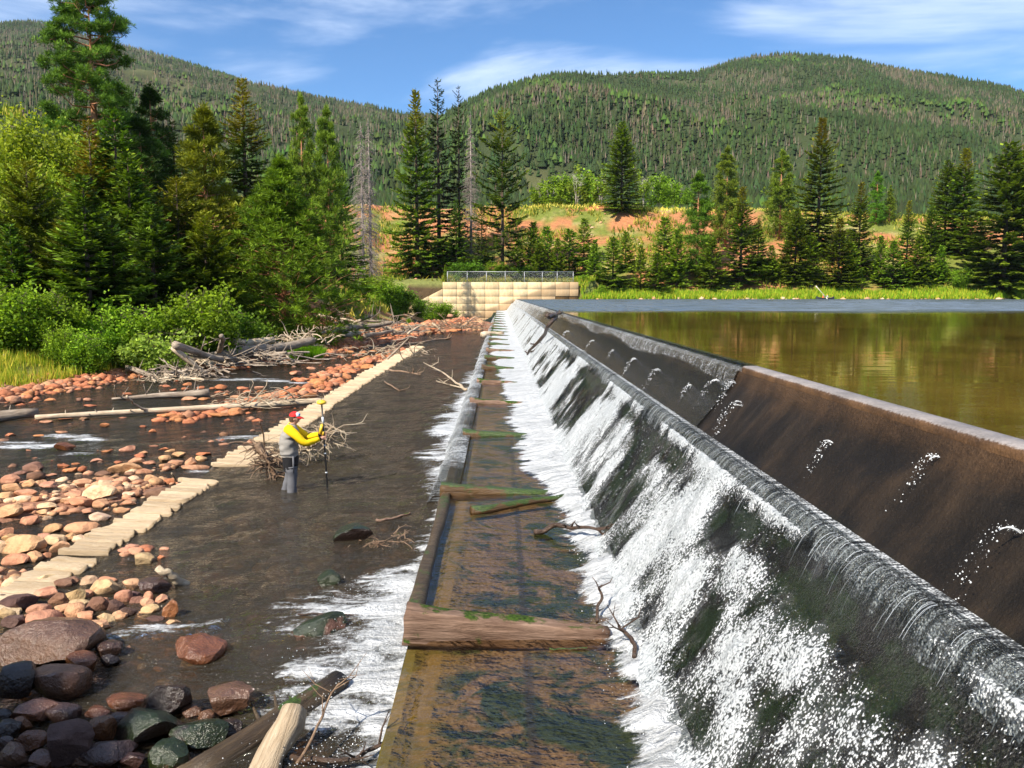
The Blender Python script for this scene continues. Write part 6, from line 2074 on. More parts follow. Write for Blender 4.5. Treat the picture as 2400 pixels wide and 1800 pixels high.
for i, (x, top, Y) in enumerate(YOUNG):
    lab = ('%s young spruce counted from the retaining wall on the far bank' % ords(i + 1)) if i < n_y / 2 else ('%s young spruce counted from the right end of the far bank' % ords(n_y - i))
    tree(('young_a', 'young_b', 'young_c')[i % 3], x, top, Y, lab, (1.25, 1.45, 1.15)[(i * 5) % 3], 'young spruces on the far bank', 'young_spruce')
SH = [
    ('shrub_a', 25, 590, 42, 'bright green shrub at the left picture edge of the bank', 1.1), ('shrub_a', 90, 598, 43, 'tall bright green shrub left of the layered spruce foot', 1.1), ('shrub_b', 255, 632, 45, 'bright green willow shrub right of the layered spruce foot', 1.1),
    ('shrub_a', 305, 650, 45, 'round bright shrub in the middle of the left bank', 1.1), ('shrub_a', 430, 592, 48, 'tall bright green willow shrub left of the big bushy pine', 1.15), ('shrub_b', 385, 640, 47, 'bright willow shrub before the olive conifer', 1.1),
    ('shrub_pale', 345, 690, 43.5, 'pale grey-green willow shrub above the drift pile', 1.2), ('shrub_b', 180, 700, 41, 'low pale shrub at the end of the grassy bank', 1.1), ('shrub_dark', 480, 650, 52, 'dark leafy shrub under the big bushy pine', 1.1),
    ('shrub_dark', 540, 680, 55, 'dark leafy shrub behind the drift pile trunk', 1.2), ('shrub_pale', 520, 700, 52, 'grey-green twiggy shrub right of the tall willow shrub', 1.0), ('shrub_b', 130, 690, 41, 'small pale green shrub in the bank grass', 0.9),
    ('shrub_dark', 610, 690, 60, 'dark shrub at the foot of the big bushy pine', 1.2), ('shrub_a', 210, 660, 44, 'green shrub behind the low pale shrub', 1.0), ('shrub_a', -25, 610, 42, 'shrub cut by the left picture edge', 1.1),
    ('shrub_dark', 858, 662, 108, 'round dark green bush on the bank before the retaining wall', 0.6), ('shrub_a', 884, 705, 100, 'small green bush at the wall end of the upper drift pile', 0.5), ('shrub_a', 790, 605, 135, 'green bush on the slope below the dead spruces', 1.3),
    ('shrub_a', 760, 650, 118, 'green bush low on the slope by the upper drift pile', 1.0), ('shrub_dark', 850, 500, 152, 'wide dark bush on the slope below the tall full spruce', 1.5), ('shrub_a', 840, 590, 148, 'wide green bush on the slope left of the wall', 1.3),
    ('shrub_dark', 845, 605, 165, 'dark bush on the slope left of the wall end', 1.0), ('shrub_dark', 872, 600, 184, 'bush growing at the left end of the retaining wall', 0.8), ('shrub_a', 810, 540, 150, 'green bush beside the foot of the tall full spruce', 1.4),
    ('young_b', 962, 572, 192.6, 'small dark conifer at the left end of the fence', 0.9), ('shrub_dark', 905, 562, 188, 'grey-green juniper on the red bank left of the fence', 0.7), ('sage_bush', 1000, 598, 194, 'sagebrush behind the left part of the fence', 1.3),
    ('sage_bush', 1050, 592, 194, 'sagebrush behind the middle of the fence', 1.4), ('sage_bush', 1100, 594, 195, 'sagebrush behind the right middle of the fence', 1.5), ('sage_bush', 1170, 596, 194.5, 'sagebrush behind the right part of the fence', 1.4),
    ('shrub_a', 985, 592, 193, 'green shrub by the first fence posts', 0.8), ('shrub_a', 1260, 600, 193, 'green shrub at the right end of the retaining wall', 1.3), ('shrub_b', 1300, 612, 192.5, 'low green shrub on the shore right of the wall', 1.2),
    ('shrub_a', 2075, 570, 196, 'green shrub left of the massive right spruce', 1.0), ('shrub_dark', 1660, 560, 204, 'dark bush on the bare slope between shore spruces', 1.1), ('shrub_pale', 1640, 545, 208, 'pale bush on the bare slope above the shore', 1.3),
    ('shrub_a', 720, 690, 100, 'low green bush left of the upper drift pile', 1.2), ('sage_bush', 820, 660, 128, 'sagebrush on the slope below the wide green bush', 1.6), ('sage_bush', 780, 680, 112, 'sagebrush above the upper drift pile', 1.5),
    ('shrub_a', 950, 545, 175, 'green bush under the central spruces', 1.6), ('shrub_dark', 1010, 530, 196, 'dark bush below the central spruces', 1.6), ('shrub_a', 1075, 560, 197, 'green bush above the fence middle', 1.6), ('shrub_dark', 1130, 570, 197, 'dark bush above the right fence end', 1.5),
]
for sp, x, top, Y, lab, wd in SH:
    tree(sp, x, top, Y, lab, wd, name='young_spruce' if sp == 'young_b' else 'shrub')


# ------------------------------------------------------------------ ground cover nobody could count
def blades(name, P, H, W, cols, seed, label, lean=0.5, per=1):
    g = np.random.default_rng(seed)
    n = len(P)
    th = g.uniform(0, 6.28, n)
    d = unit(np.stack([np.cos(th) * lean * g.random(n), np.sin(th) * lean * g.random(n), np.ones(n)], -1))
    a2 = g.uniform(0, 6.28, n)
    s = np.stack([np.cos(a2), np.sin(a2), 0 * a2], -1)
    V, F = diamonds(P, d, s, H, W, 0.35)
    C = np.array(cols)[g.integers(0, len(cols), n)] * g.uniform(0.7, 1.3, (n, 1))
    me = mesh_np(name, V, F, np.repeat(C, 4, axis=0))
    return obj(name, me, MATS['leaves'], label=label, cat='grass', kind='stuff')


def pts_where(n, region, cond, seed):
    g = np.random.default_rng(seed)
    out_ = []
    m_ = 0
    for _ in range(40):
        x, y = g.uniform(*region[0], n), g.uniform(*region[1], n)
        ok = cond(x, y)
        out_.append(np.stack([x[ok], y[ok]], -1))
        m_ += ok.sum()
        if m_ >= n:
            break
    P = np.vstack(out_)[:n]
    return np.column_stack([P, gz(P[:, 0], P[:, 1]) - 0.02])


g = np.random.default_rng(3)
P = pts_where(26000, ((-30, -17), (20, 74)), lambda x, y: (bank(x, y)[0] > -0.3) & (bank(x, y)[0] < 5.5) & (fbm(x * 0.5, y * 0.5, 2, 3) > 0.40), 41)
blades('bank_grass', P, g.uniform(0.3, 0.85, len(P)), g.uniform(0.012, 0.03, len(P)), [(0.16, 0.20, 0.035), (0.28, 0.29, 0.07), (0.12, 0.2, 0.03), (0.38, 0.33, 0.12)], 42, 'yellow-green grass and weeds on the left bank')
P = pts_where(26000, ((18, 150), (187, 200)), lambda x, y: (bank(x, y)[0] > -0.2) & (bank(x, y)[0] < 5.5 + 4 * (fbm(x * 0.1, y * 0.1, 5, 2) - 0.5)), 43)
blades('shore_grass', P, g.uniform(0.6, 1.6, len(P)), g.uniform(0.05, 0.11, len(P)), [(0.15, 0.26, 0.03), (0.24, 0.32, 0.05), (0.10, 0.2, 0.025), (0.32, 0.30, 0.07)], 44, 'bright green grass along the far lake shore')
P = pts_where(26000, ((-90, 170), (95, 300)), lambda x, y: (bank(x, y)[0] > 3) & (bank(x, y)[0] < 62) & (fbm(x * 0.12 + 3, y * 0.12, 4, 4) + 0.15 * fbm(x * 0.5, y * 0.5, 1, 2) > 0.60), 45)
blades('slope_brush', P, g.uniform(0.5, 1.9, len(P)), g.uniform(0.08, 0.26, len(P)), [(0.09, 0.15, 0.025), (0.17, 0.21, 0.05), (0.26, 0.26, 0.09), (0.06, 0.11, 0.02), (0.30, 0.26, 0.11)], 46, 'low green and yellow brush covering the far slopes', lean=0.9)
P = pts_where(16000, ((5, 150), (240, 310)), lambda x, y: (bank(x, y)[0] > 58) & (fbm(x * 0.3, y * 0.3, 7, 3) > 0.42), 47)
blades('terrace_sage', P, g.uniform(0.5, 1.3, len(P)), g.uniform(0.12, 0.3, len(P)), [(0.50, 0.44, 0.25), (0.40, 0.38, 0.2), (0.55, 0.46, 0.24), (0.28, 0.3, 0.13)], 48, 'pale tan sagebrush on the terrace above the red cut bank', lean=1.0)
P = pts_where(4500, ((-14, 20), (191, 200)), lambda x, y: (bank(x, y)[0] > 0.3) & (bank(x, y)[1]['W'] > 0.5), 49)
blades('wall_top_grass', P, g.uniform(0.5, 1.4, len(P)), g.uniform(0.06, 0.14, len(P)), [(0.2, 0.24, 0.07), (0.32, 0.31, 0.14), (0.12, 0.18, 0.04)], 50, 'grass and sage growing behind the fence on the wall')
tuft = empty('grass_tuft', ground(716, 838, 1.0), 0, 'dense bright green grass tuft on the stones beside the drift pile', 'grass')
gq = np.random.default_rng(5)
n = 2600
a_, r_ = gq.uniform(0, 6.28, n), np.sqrt(gq.random(n))
P = np.stack([np.cos(a_) * r_ * 1.05, np.sin(a_) * r_ * 0.8, -0.1 + 0 * r_], -1)
d = unit(np.stack([np.cos(a_) * r_ * 0.5 + gq.normal(size=n) * 0.15, np.sin(a_) * r_ * 0.5 + gq.normal(size=n) * 0.15, np.ones(n)], -1))
th = gq.uniform(0, 6.28, n)
V, F = diamonds(P, d, np.stack([np.cos(th), np.sin(th), 0 * th], -1), gq.uniform(0.6, 1.0, n), np.full(n, 0.018), 0.4)
C = np.array([(0.09, 0.24, 0.02), (0.14, 0.32, 0.03)])[gq.integers(0, 2, n)] * gq.uniform(0.7, 1.2, (n, 1))
obj('blades', mesh_np('blades', V, F, np.repeat(C, 4, axis=0)), MATS['leaves'], tuft, kind='stuff')

# unseen pines added behind the near abutment to shade the closest stones
for (x, y, h, lab) in ((-12.6, -3.2, 8.2, 'low unseen pine added for shade behind the near abutment wall'), (-14.6, -3.6, 9.8, 'middle unseen pine added for shade behind the near abutment wall'), (-17.2, -3.8, 10.6, 'tallest unseen pine added for shade behind the near abutment wall')):
    tm, cm, H = PROTO['pine_bright']
    rt = empty('pine_tree', (x, y, 6.7), x, lab, 'tree')
    rt.scale = (0.62, 0.62, h / H)
    obj('trunk', tm, None, rt)
    obj('crown', cm, None, rt)

# ------------------------------------------------------------------ falling water details
def octa(P, r, g, stretch=None):
    n = len(P)
    B = np.array([(1, 0, 0), (-1, 0, 0), (0, 1, 0), (0, -1, 0), (0, 0, 1), (0, 0, -1)], float)
    F = np.array([(0, 2, 4), (2, 1, 4), (1, 3, 4), (3, 0, 4), (2, 0, 5), (1, 2, 5), (3, 1, 5), (0, 3, 5)])
    V = B[None] * (np.asarray(r)[:, None, None] * g.uniform(0.6, 1.4, (n, 6, 1)))
    if stretch is not None:
        V = V + np.asarray(stretch)[:, None, :] * B[None, :, 2:3] * 0.5
    V = V + P[:, None, :]
    return V.reshape(-1, 3), (F[None] + (np.arange(n) * 6)[:, None, None]).reshape(-1, 3)


g = np.random.default_rng(71)
# comb of strands leaving the ledge lip
yl = np.concatenate([g.uniform(2.8, 13, 120), g.uniform(13, 30, 110), g.uniform(30, 75, 60)])
n = len(yl)
fall = g.uniform(0.12, 0.34, n) * np.interp(yl, [3, 10, 20, 75], [1.25, 1.1, 0.8, 0.7])
vx = g.uniform(0.75, 1.1, n)
k = 6
t = np.linspace(0, 1, k)[None, :] * np.sqrt(fall / 4.9)[:, None]
w = g.uniform(0.0012, 0.003, n) * np.interp(yl, [3, 20, 75], [1, 1.6, 3.0])
th = g.uniform(-0.9, 0.9, n)
X = 2.735 - vx[:, None] * t - 0.02
Z = 3.085 - 4.9 * t ** 2
Yc = yl[:, None] + g.normal(size=(n, 1)) * 0.02 * t * 4
taper = np.linspace(1, 0.55, k)[None, :]
dxw, dyw = (np.sin(th) * w)[:, None] * taper, (np.cos(th) * w)[:, None] * taper
A = np.stack([X - dxw, Yc - dyw, Z], -1)
B = np.stack([X + dxw, Yc + dyw, Z], -1)
V = np.stack([A, B], 2).reshape(-1, 3)          # n,k,2
i0 = (np.arange(n) * k * 2)[:, None] + (np.arange(k - 1) * 2)[None, :]
F = np.stack([i0, i0 + 1, i0 + 3, i0 + 2], -1).reshape(-1, 4)
obj('water_curtain', mesh_np('water_curtain', V, F), MATS['water_strand'], label='comb of thin water strands falling from the ledge of the dam face', cat='water', kind='stuff')


def face_point(px, py):
    """Where the viewing ray meets the upper dam face."""
    a, b = Vector((2.86, 0, 3.06)), Vector((3.43, 0, 3.74))
    nrm = Vector((-(b.z - a.z), 0, b.x - a.x)).normalized()
    r = ray(px, py)
    o0 = Vector((0, 0, CAM_Z))
    t_ = (a - o0).dot(nrm) / r.dot(nrm)
    return o0 + r * t_


JETS = [(2400, 1255, 1.0), (2204, 1076, 0.8), (1954, 1043, 0.7), (1743, 951, 0.8), (1726, 902, 0.7), (1687, 895, 0.7), (1622, 905, 0.5), (1549, 870, 0.9), (1492, 844, 0.9), (1393, 800, 1.0), (1440, 822, 0.5), (1335, 778, 0.9)]
for i, (px, py, s) in enumerate(JETS):
    g = np.random.default_rng(900 + i)
    p0 = np.array(face_point(px, py)[:]) + np.array([-0.01, 0, 0.01])
    nd = 90 + int(g.integers(0, 70))
    t = g.random(nd) ** 0.75 * 0.40 * (0.75 + 0.25 * s)
    v0 = np.array([-0.95, 0, 0.75]) * s ** 0.5 * g.uniform(0.8, 1.15)
    P = p0 + v0[None] * t[:, None] + np.array([0, 0, -4.9])[None] * t[:, None] ** 2 + g.normal(size=(nd, 3)) * (0.008 + 0.09 * t[:, None] ** 1.1) * np.array([1, 1.5, 1])
    V, F = octa(P, 0.0012 + 0.0065 * g.random(nd) ** 2.5 * (1 + p0[1] / 18), g)
    mb = MB()
    mb.add(V, F)
    for q in range(2):
        off = g.normal(size=3) * 0.012
        tt_ = np.linspace(0.0, g.uniform(0.08, 0.16), 9)
        Q = p0 + (v0 + g.normal(size=3) * 0.14)[None] * tt_[:, None] + np.array([0, 0, -4.9])[None] * tt_[:, None] ** 2 + off
        mb.tube(Q, g.uniform(0.002, 0.005) * (1 + p0[1] / 22) * (0.6 + 0.8 * g.random(9)), 4, cap=False)
    obj('water_jet', mb.mesh('water_jet', True, False), MATS['water_drops'], label='small jet of water arching from a hole in the dam face', cat='water', group='jets on the upper dam face', kind='stuff')

# flying drops over the white water
g = np.random.default_rng(72)
n = 5000
y = 3.2 + 24 * g.random(n) ** 1.7
s = g.uniform(0.12, 1.0, n)
keep = fbm(y * 0.55, s * 1.6, 31, 4) + 0.4 * fbm(y * 1.9, s * 3.0, 32, 4) > 0.70
y, s = y[keep], s[keep]
n = len(y)
fx_ = np.interp(s, [0, 0.05, 0.12, 0.3, 0.6, 0.9, 1.0], [2.78, 2.69, 2.60, 2.38, 1.98, 1.55, 1.36])
fz_ = np.interp(s, [0, 0.05, 0.12, 0.3, 0.6, 0.9, 1.0], [3.085, 3.06, 2.97, 2.66, 2.12, 1.52, 1.31])
h = np.abs(g.normal(size=n)) * 0.05 + 0.03
P = np.stack([fx_ - h * 0.8, y, fz_ + h * 0.6], -1)
V1, F1 = octa(P, (0.0015 + 0.007 * g.random(n) ** 3) * (1 + y / 40), g, np.stack([-0.02 * g.random(n), 0 * y, -0.03 * g.random(n)], -1))
m_ = 2200
yq = np.concatenate([g.uniform(6.2, 11, 1300), g.uniform(15.5, 32, m_ - 1300)])
xq = -1.15 - np.abs(g.normal(size=m_)) * np.interp(yq, [6, 9, 12, 16, 32], [0.4, 0.55, 0.3, 0.2, 0.3])
zq = 1.05 + np.abs(g.normal(size=m_)) * 0.09
V2, F2 = octa(np.stack([xq, yq, zq], -1), g.uniform(0.002, 0.006, m_) * (1 + yq / 40), g)
q_ = 2600
yq = 4 + 36 * g.random(q_) ** 1.5
xq = 1.25 + g.normal(size=q_) * 0.16
zq = 1.36 + np.abs(g.normal(size=q_)) * 0.10
V3, F3 = octa(np.stack([xq, yq, zq], -1), (0.0015 + 0.006 * g.random(q_) ** 2) * (1 + yq / 40), g)
V = np.vstack([V1, V2, V3])
F = np.vstack([F1, F2 + len(V1), F3 + len(V1) + len(V2)])
obj('spray', mesh_np('spray', V, F), MATS['water_drops'], label='flying drops over the white water of dam and sill', cat='spray', kind='stuff')

# ------------------------------------------------------------------ people
simple('skin', (0.55, 0.30, 0.21), 0.55, 0.12, 12)
simple('cloth_grey', (0.30, 0.285, 0.265), 0.85, 0.12, 14, 0.1, 0, 0.35)
simple('cloth_yellow', (0.85, 0.56, 0.01), 0.75, 0.08, 10, 0.15, 0, 0.3)
simple('cloth_black', (0.012, 0.012, 0.014), 0.7, 0.2, 10, 0.2, 0, 0.3)
simple('wader_grey', (0.13, 0.133, 0.148), 0.75, 0.12, 9, 0.2, 0, 0.4)
simple('cap_red', (0.72, 0.02, 0.02), 0.7, 0.05, 10)
simple('cap_white', (0.8, 0.82, 0.85), 0.7, 0.05, 10)
simple('logo_blue', (0.05, 0.3, 0.6), 0.6, 0.1, 10)
simple('hair_brown', (0.09, 0.05, 0.03), 0.8, 0.2, 30)
simple('pole_black', (0.012, 0.012, 0.013), 0.35, 0.1, 10, 0.5)
simple('receiver_yellow', (0.85, 0.55, 0.04), 0.4, 0.05, 10, 0.5)
simple('label_white', (0.75, 0.8, 0.85), 0.5, 0.05, 10)
simple('vest_orange', (0.75, 0.16, 0.04), 0.7, 0.1, 8)
simple('canoe_hull', (0.035, 0.04, 0.045), 0.4, 0.2, 4, 0.5)
simple('paddle_pale', (0.72, 0.66, 0.55), 0.5, 0.1, 5)


def skin_body(name, verts, edges, radii, root=0, sub=2):
    """Continuous limbed surface grown over a joint skeleton."""
    me = bpy.data.meshes.new(name + '_joints')
    me.from_pydata([tuple(v) for v in verts], edges, [])
    o = bpy.data.objects.new(name + '_joints', me)
    COL.objects.link(o)
    mod = o.modifiers.new('skin', 'SKIN')
    mod.use_smooth_shade = True
    if not me.skin_vertices:
        bm = bmesh.new(); bm.from_mesh(me); bm.verts.layers.skin.verify(); bm.to_mesh(me); bm.free()
    for i, r in enumerate(radii):
        sv = me.skin_vertices[0].data[i]
        sv.radius = (r, r) if isinstance(r, (int, float)) else r
        sv.use_root = (i == root)
    sd = o.modifiers.new('sub', 'SUBSURF')
    sd.levels = sub
    sd.render_levels = sub
    dg = bpy.context.evaluated_depsgraph_get()
    dg.update()
    out_me = bpy.data.meshes.new_from_object(o.evaluated_get(dg))
    out_me.name = name
    bpy.data.objects.remove(o)
    for p in out_me.polygons:
        p.use_smooth = True
    return out_me


def loft(rings, k=20, wrinkle=0.0, seed=0, cap=True):
    """rings: (centre, rx, ry) stacked ellipses, squarish by power."""
    mb = MB()
    V = np.zeros((len(rings), k, 3))
    a = np.arange(k) / k * 2 * np.pi
    for i, (c, rx, ry) in enumerate(rings):
        wv = 1 + wrinkle * (vnoise(a * 1.5, i * 0.8, seed) - 0.5) * 2
        V[i] = np.array(c) + np.stack([np.cos(a) * rx * wv, np.sin(a) * ry * wv, wrinkle * 0.15 * (vnoise(a * 2, i * 1.3, seed + 4) - 0.5)], -1)
    F = [grid_faces(len(rings), k, True)]
    VV = V.reshape(-1, 3)
    if cap:
        VV = np.vstack([VV, V[0].mean(0), V[-1].mean(0)])
        j = np.arange(k)
        b = len(rings) * k
        F.append(np.stack([np.full(k, b), (j + 1) % k, j], -1))
        F.append(np.stack([np.full(k, b + 1), b - k + j, b - k + (j + 1) % k], -1))
    mb.add(VV, F)
    return mb


def smooth_rings(R, n=4):
    out_ = []
    for a, b in zip(R[:-1], R[1:]):
        for i in range(n):
            t = i / n
            out_.append((tuple(np.array(a[0]) * (1 - t) + np.array(b[0]) * t), a[1] * (1 - t) + b[1] * t, a[2] * (1 - t) + b[2] * t))
    out_.append(R[-1])
    return out_


mp_ = ground(683, 1150, 1.0)
man = empty('person', (mp_.x, mp_.y, 0.80), R_(6), 'person in red cap, yellow-sleeved jacket and waders standing in the pool', 'person')
sc_ = 1.0
# joints: facing local +X
PX = 0.70
J = [(0, 0, 0.98), (0.0, 0, 1.15), (0.02, 0, 1.36), (0.045, 0, 1.50), (0.07, 0, 1.575), (0.10, 0, 1.66), (0.125, 0, 1.755),
     (0.02, 0.10, 0.93), (-0.03, 0.13, 0.52), (-0.17, 0.16, 0.09), (-0.02, 0.17, 0.03),
     (0.02, -0.10, 0.93), (0.04, -0.12, 0.52), (0.02, -0.13, 0.09), (0.17, -0.14, 0.03),
     (0.04, 0.20, 1.46), (0.33, 0.22, 1.27), (0.60, 0.06, 1.36), (0.66, 0.03, 1.37),
     (0.04, -0.20, 1.46), (0.34, -0.24, 1.21), (0.60, -0.06, 1.28), (0.66, -0.025, 1.29)]
E = [(0, 1), (1, 2), (2, 3), (3, 4), (4, 5), (5, 6), (0, 7), (7, 8), (8, 9), (9, 10), (0, 11), (11, 12), (12, 13), (13, 14), (3, 15), (15, 16), (16, 17), (17, 18), (3, 19), (19, 20), (20, 21), (21, 22)]
RR = [0.13, 0.13, 0.14, 0.11, 0.058, 0.085, 0.075, 0.09, 0.062, 0.045, 0.04, 0.09, 0.062, 0.045, 0.04, 0.06, 0.045, 0.03, 0.034, 0.06, 0.045, 0.03, 0.034]
# fingers curl round the pole, thumb on the near side
for (w_i, zc, sgn) in ((18, 1.37, 1), (22, 1.29, -1)):
    for q, (dz, ln) in enumerate(((0.030, 0.9), (0.010, 1.0), (-0.010, 0.95), (-0.030, 0.8))):
        i0 = len(J)
        J += [(PX - 0.012, sgn * 0.030, zc + dz), (PX + 0.024, sgn * 0.022, zc + dz), (PX + 0.030 * ln, -sgn * 0.012, zc + dz)]
        E += [(w_i, i0), (i0, i0 + 1), (i0 + 1, i0 + 2)]
        RR += [0.0095, 0.009, 0.008]
    i0 = len(J)
    J += [(PX - 0.035, -sgn * 0.022, zc + 0.03), (PX - 0.004, -sgn * 0.030, zc + 0.042)]
    E += [(w_i, i0), (i0, i0 + 1)]
    RR += [0.011, 0.009]
me = skin_body('body', J, E, RR)
obj('body', me, MATS['skin'], man)
# face: nose, eyes, ear, mouth as one child
mb = MB()
V0, F0 = ico(2)
hc = np.array((0.115, 0, 1.70))
mb.add(V0 * np.array((0.098, 0.080, 0.118)) + hc, F0)                                 # head form
mb.add(V0 * np.array((0.022, 0.014, 0.020)) + hc + np.array((0.10, 0, -0.012)), F0)    # nose
for s in (1, -1):
    mb.add(V0 * np.array((0.016, 0.010, 0.028)) + hc + np.array((-0.005, s * 0.080, -0.01)), F0)   # ears
obj('head', mb.mesh('head', True, False), MATS['skin'], man)
mb = MB()
for s in (1, -1):
    mb.add(V0 * np.array((0.008, 0.012, 0.008)) + hc + np.array((0.088, s * 0.032, 0.012)), F0)
mb.add(V0 * np.array((0.010, 0.022, 0.005)) + hc + np.array((0.088, 0, -0.058)), F0)
obj('eyes_and_mouth', mb.mesh('eyes_and_mouth', True, False), MATS['hair_brown'], man)
hb = loft(smooth_rings([((0.075, 0, 1.63), 0.07, 0.07), ((0.08, 0, 1.68), 0.088, 0.086), ((0.085, 0, 1.73), 0.092, 0.088), ((0.09, 0, 1.76), 0.09, 0.086)]), 18, 0.03, 3)
obj('hair', hb.mesh('hair', True, False), MATS['hair_brown'], man)
# cap
cap_o = empty('cap', (0, 0, 0))
cap_o.parent = man
mb = MB()
V, F = ico(3)
dome = V[:, 2] > -0.05
Vd = V * np.array((0.112, 0.095, 0.092)) + np.array((0.11, 0, 1.752))
Ff = F[(V[F][..., 2] > -0.12).all(1)]
front = (V[Ff].mean(1)[:, 0] > 0.38)
mb.add(Vd, Ff[~front])
bk = mb.mesh('cap_back', True, False)
bpy.data.objects.remove(cap_o)
cap_o = obj('cap', bk, MATS['cap_red'], man)
mb = MB()
mb.add(Vd, Ff[front])
obj('cap_front', mb.mesh('cap_front', True, False), MATS['cap_white'], cap_o)
mb = MB()
th = np.linspace(-1.15, 1.15, 13)
ri = np.stack([0.11 + np.cos(th) * 0.105, np.sin(th) * 0.092, 1.742 + 0 * th], -1)
ro = np.stack([0.145 + np.cos(th) * 0.155, np.sin(th) * 0.088, 1.715 - 0.012 * np.cos(th * 1.2)], -1)
V = np.vstack([ri, ro, ri - [0, 0, 0.008], ro - [0, 0, 0.008]])
q = np.arange(12)
F = np.vstack([np.stack([q, q + 13, q + 14, q + 1], -1), np.stack([q + 26, q + 27, q + 40, q + 39], -1), np.stack([q + 13, q + 39, q + 40, q + 14], -1)])
mb.add(V, F)
obj('brim', mb.mesh('brim', True, False), MATS['cap_red'], cap_o)
mb = MB()
mb.box((0.212, -0.035, 1.785), (0.006, 0.05, 0.035), Matrix.Rotation(-0.5, 3, 'Z'))
obj('cap_emblem', mb.mesh('cap_emblem', False, False), MATS['logo_blue'], cap_o)
# jacket: grey body, yellow yoke and sleeves
jk = loft(smooth_rings([((-0.01, 0, 0.93), 0.165, 0.205), ((-0.02, 0, 0.99), 0.185, 0.225), ((-0.025, 0, 1.12), 0.195, 0.235), ((-0.015, 0, 1.26), 0.19, 0.24), ((0.005, 0, 1.38), 0.18, 0.245), ((0.02, 0, 1.46), 0.155, 0.235), ((0.035, 0, 1.525), 0.115, 0.165), ((0.05, 0, 1.575), 0.075, 0.085), ((0.055, 0, 1.595), 0.07, 0.075)], 4), 36, 0.09, 7)
obj('jacket', jk.mesh('jacket', True, False), MATS['cloth_grey'], man)
for s, el, wr in ((1, (0.33, 0.22, 1.27), (0.585, 0.07, 1.35)), (-1, (0.34, -0.245, 1.21), (0.585, -0.07, 1.275))):
    mb = MB()
    Q = np.array([(0.0, s * 0.12, 1.50), (0.045, s * 0.20, 1.475), (0.18, s * 0.24, 1.37), np.array(el), (np.array(el) + np.array(wr)) / 2, wr])
    tt_ = np.linspace(0, 1, 18)
    QQ = np.stack([np.interp(tt_, np.linspace(0, 1, 6), Q[:, j]) for j in range(3)], -1)
    QQ[1:-1] = (QQ[:-2] + QQ[1:-1] * 2 + QQ[2:]) / 4
    mb.tube(QQ, np.interp(tt_, [0, 0.2, 0.55, 0.85, 1], [0.105, 0.098, 0.075, 0.06, 0.052]), 16, rough=0.10, seed=3 + s)
    sl = obj('sleeve', mb.mesh('sleeve', True, False), MATS['cloth_yellow'], man)
    mb = MB()
    dv = unit(np.array(wr) - np.array(el))
    mb.tube([np.array(wr) - dv * 0.015, np.array(wr) + dv * 0.03], 0.05, 14)
    obj('cuff', mb.mesh('cuff', True, False), MATS['cloth_black'], sl)
# waders: black seat panel over grey legs
mb = loft(smooth_rings([((0.0, 0, 0.62), 0.135, 0.215), ((0.0, 0, 0.75), 0.155, 0.225), ((0.0, 0, 0.88), 0.165, 0.215), ((-0.005, 0, 0.985), 0.165, 0.205)], 3), 24, 0.04, 11)
obj('wader_panel', mb.mesh('wader_panel', True, False), MATS['cloth_black'], man)
for s, kn, an, toe in ((1, (-0.03, 0.13, 0.52), (-0.17, 0.16, 0.06), (-0.02, 0.17, 0.02)), (-1, (0.04, -0.12, 0.52), (0.02, -0.13, 0.06), (0.17, -0.14, 0.02))):
    mb = MB()
    Q = np.array([(0.02, s * 0.105, 0.72), (np.array(kn) * 0.45 + np.array((0.01, s * 0.105, 0.9)) * 0.55) * [1, 1, 0.92], kn, (np.array(kn) + np.array(an)) / 2, an])
    tt_ = np.linspace(0, 1, 16)
    QQ = np.stack([np.interp(tt_, np.linspace(0, 1, 5), Q[:, j]) for j in range(3)], -1)
    mb.tube(QQ, np.interp(tt_, [0, 0.3, 0.55, 1], [0.125, 0.115, 0.098, 0.095]), 16, rough=0.14, seed=9 + s)
    lg = obj('wader_leg', mb.mesh('wader_leg', True, False), MATS['wader_grey'], man)
    mb = MB()
    mb.tube([np.array(an) + (-0.07, 0, -0.01), np.array(an) + (0.0, 0, 0.0), np.array(toe), np.array(toe) + (0.05, 0, -0.005)], [0.06, 0.075, 0.055, 0.03], 12)
    obj('boot', mb.mesh('boot', True, False), MATS['cloth_black'], lg)
mb = MB()
mb.box((0.085, -0.185, 0.78), (0.03, 0.06, 0.34))
obj('pale_stripe', mb.mesh('pale_stripe', False, False), MATS['wader_grey'], man)
man_m = Matrix.Translation(man.location) @ Matrix.Rotation(R_(6), 4, 'Z')

# survey pole with satellite receiver, held by the person
pb = man_m @ Vector((PX + 0.035, 0, 0.0))
pt = man_m @ Vector((PX - 0.045, 0, 2.0))
ph_ = man_m @ Vector((PX, 0, 1.33))
pole = empty('survey_pole', (ph_.x, ph_.y, 0.80), 0, 'black survey pole topped by a yellow satellite receiver, held upright in the water', 'survey pole')
pz = lambda z: np.array(((PX - ph_.x) * 0, 0, 0)) + np.array([(pb.x + (pt.x - pb.x) * z / 2.0) - ph_.x, (pb.y + (pt.y - pb.y) * z / 2.0) - ph_.y, z])
mb = MB()
mb.tube([pz(0.0), pz(0.06), pz(1.0), pz(1.98)], [0.006, 0.019, 0.019, 0.016], 10)
obj('staff', mb.mesh('staff', True, False), MATS['pole_black'], pole)
mb = loft([(tuple(pz(1.97)), 0.02, 0.02), (tuple(pz(1.985)), 0.07, 0.07), (tuple(pz(2.0)), 0.098, 0.098), (tuple(pz(2.03)), 0.098, 0.098), (tuple(pz(2.055)), 0.08, 0.08), (tuple(pz(2.07)), 0.04, 0.04)], 20)
rc = obj('receiver', mb.mesh('receiver', True, False), MATS['receiver_yellow'], pole)
mb = MB()
mb.tube([pz(2.06), pz(2.36)], 0.004, 5)
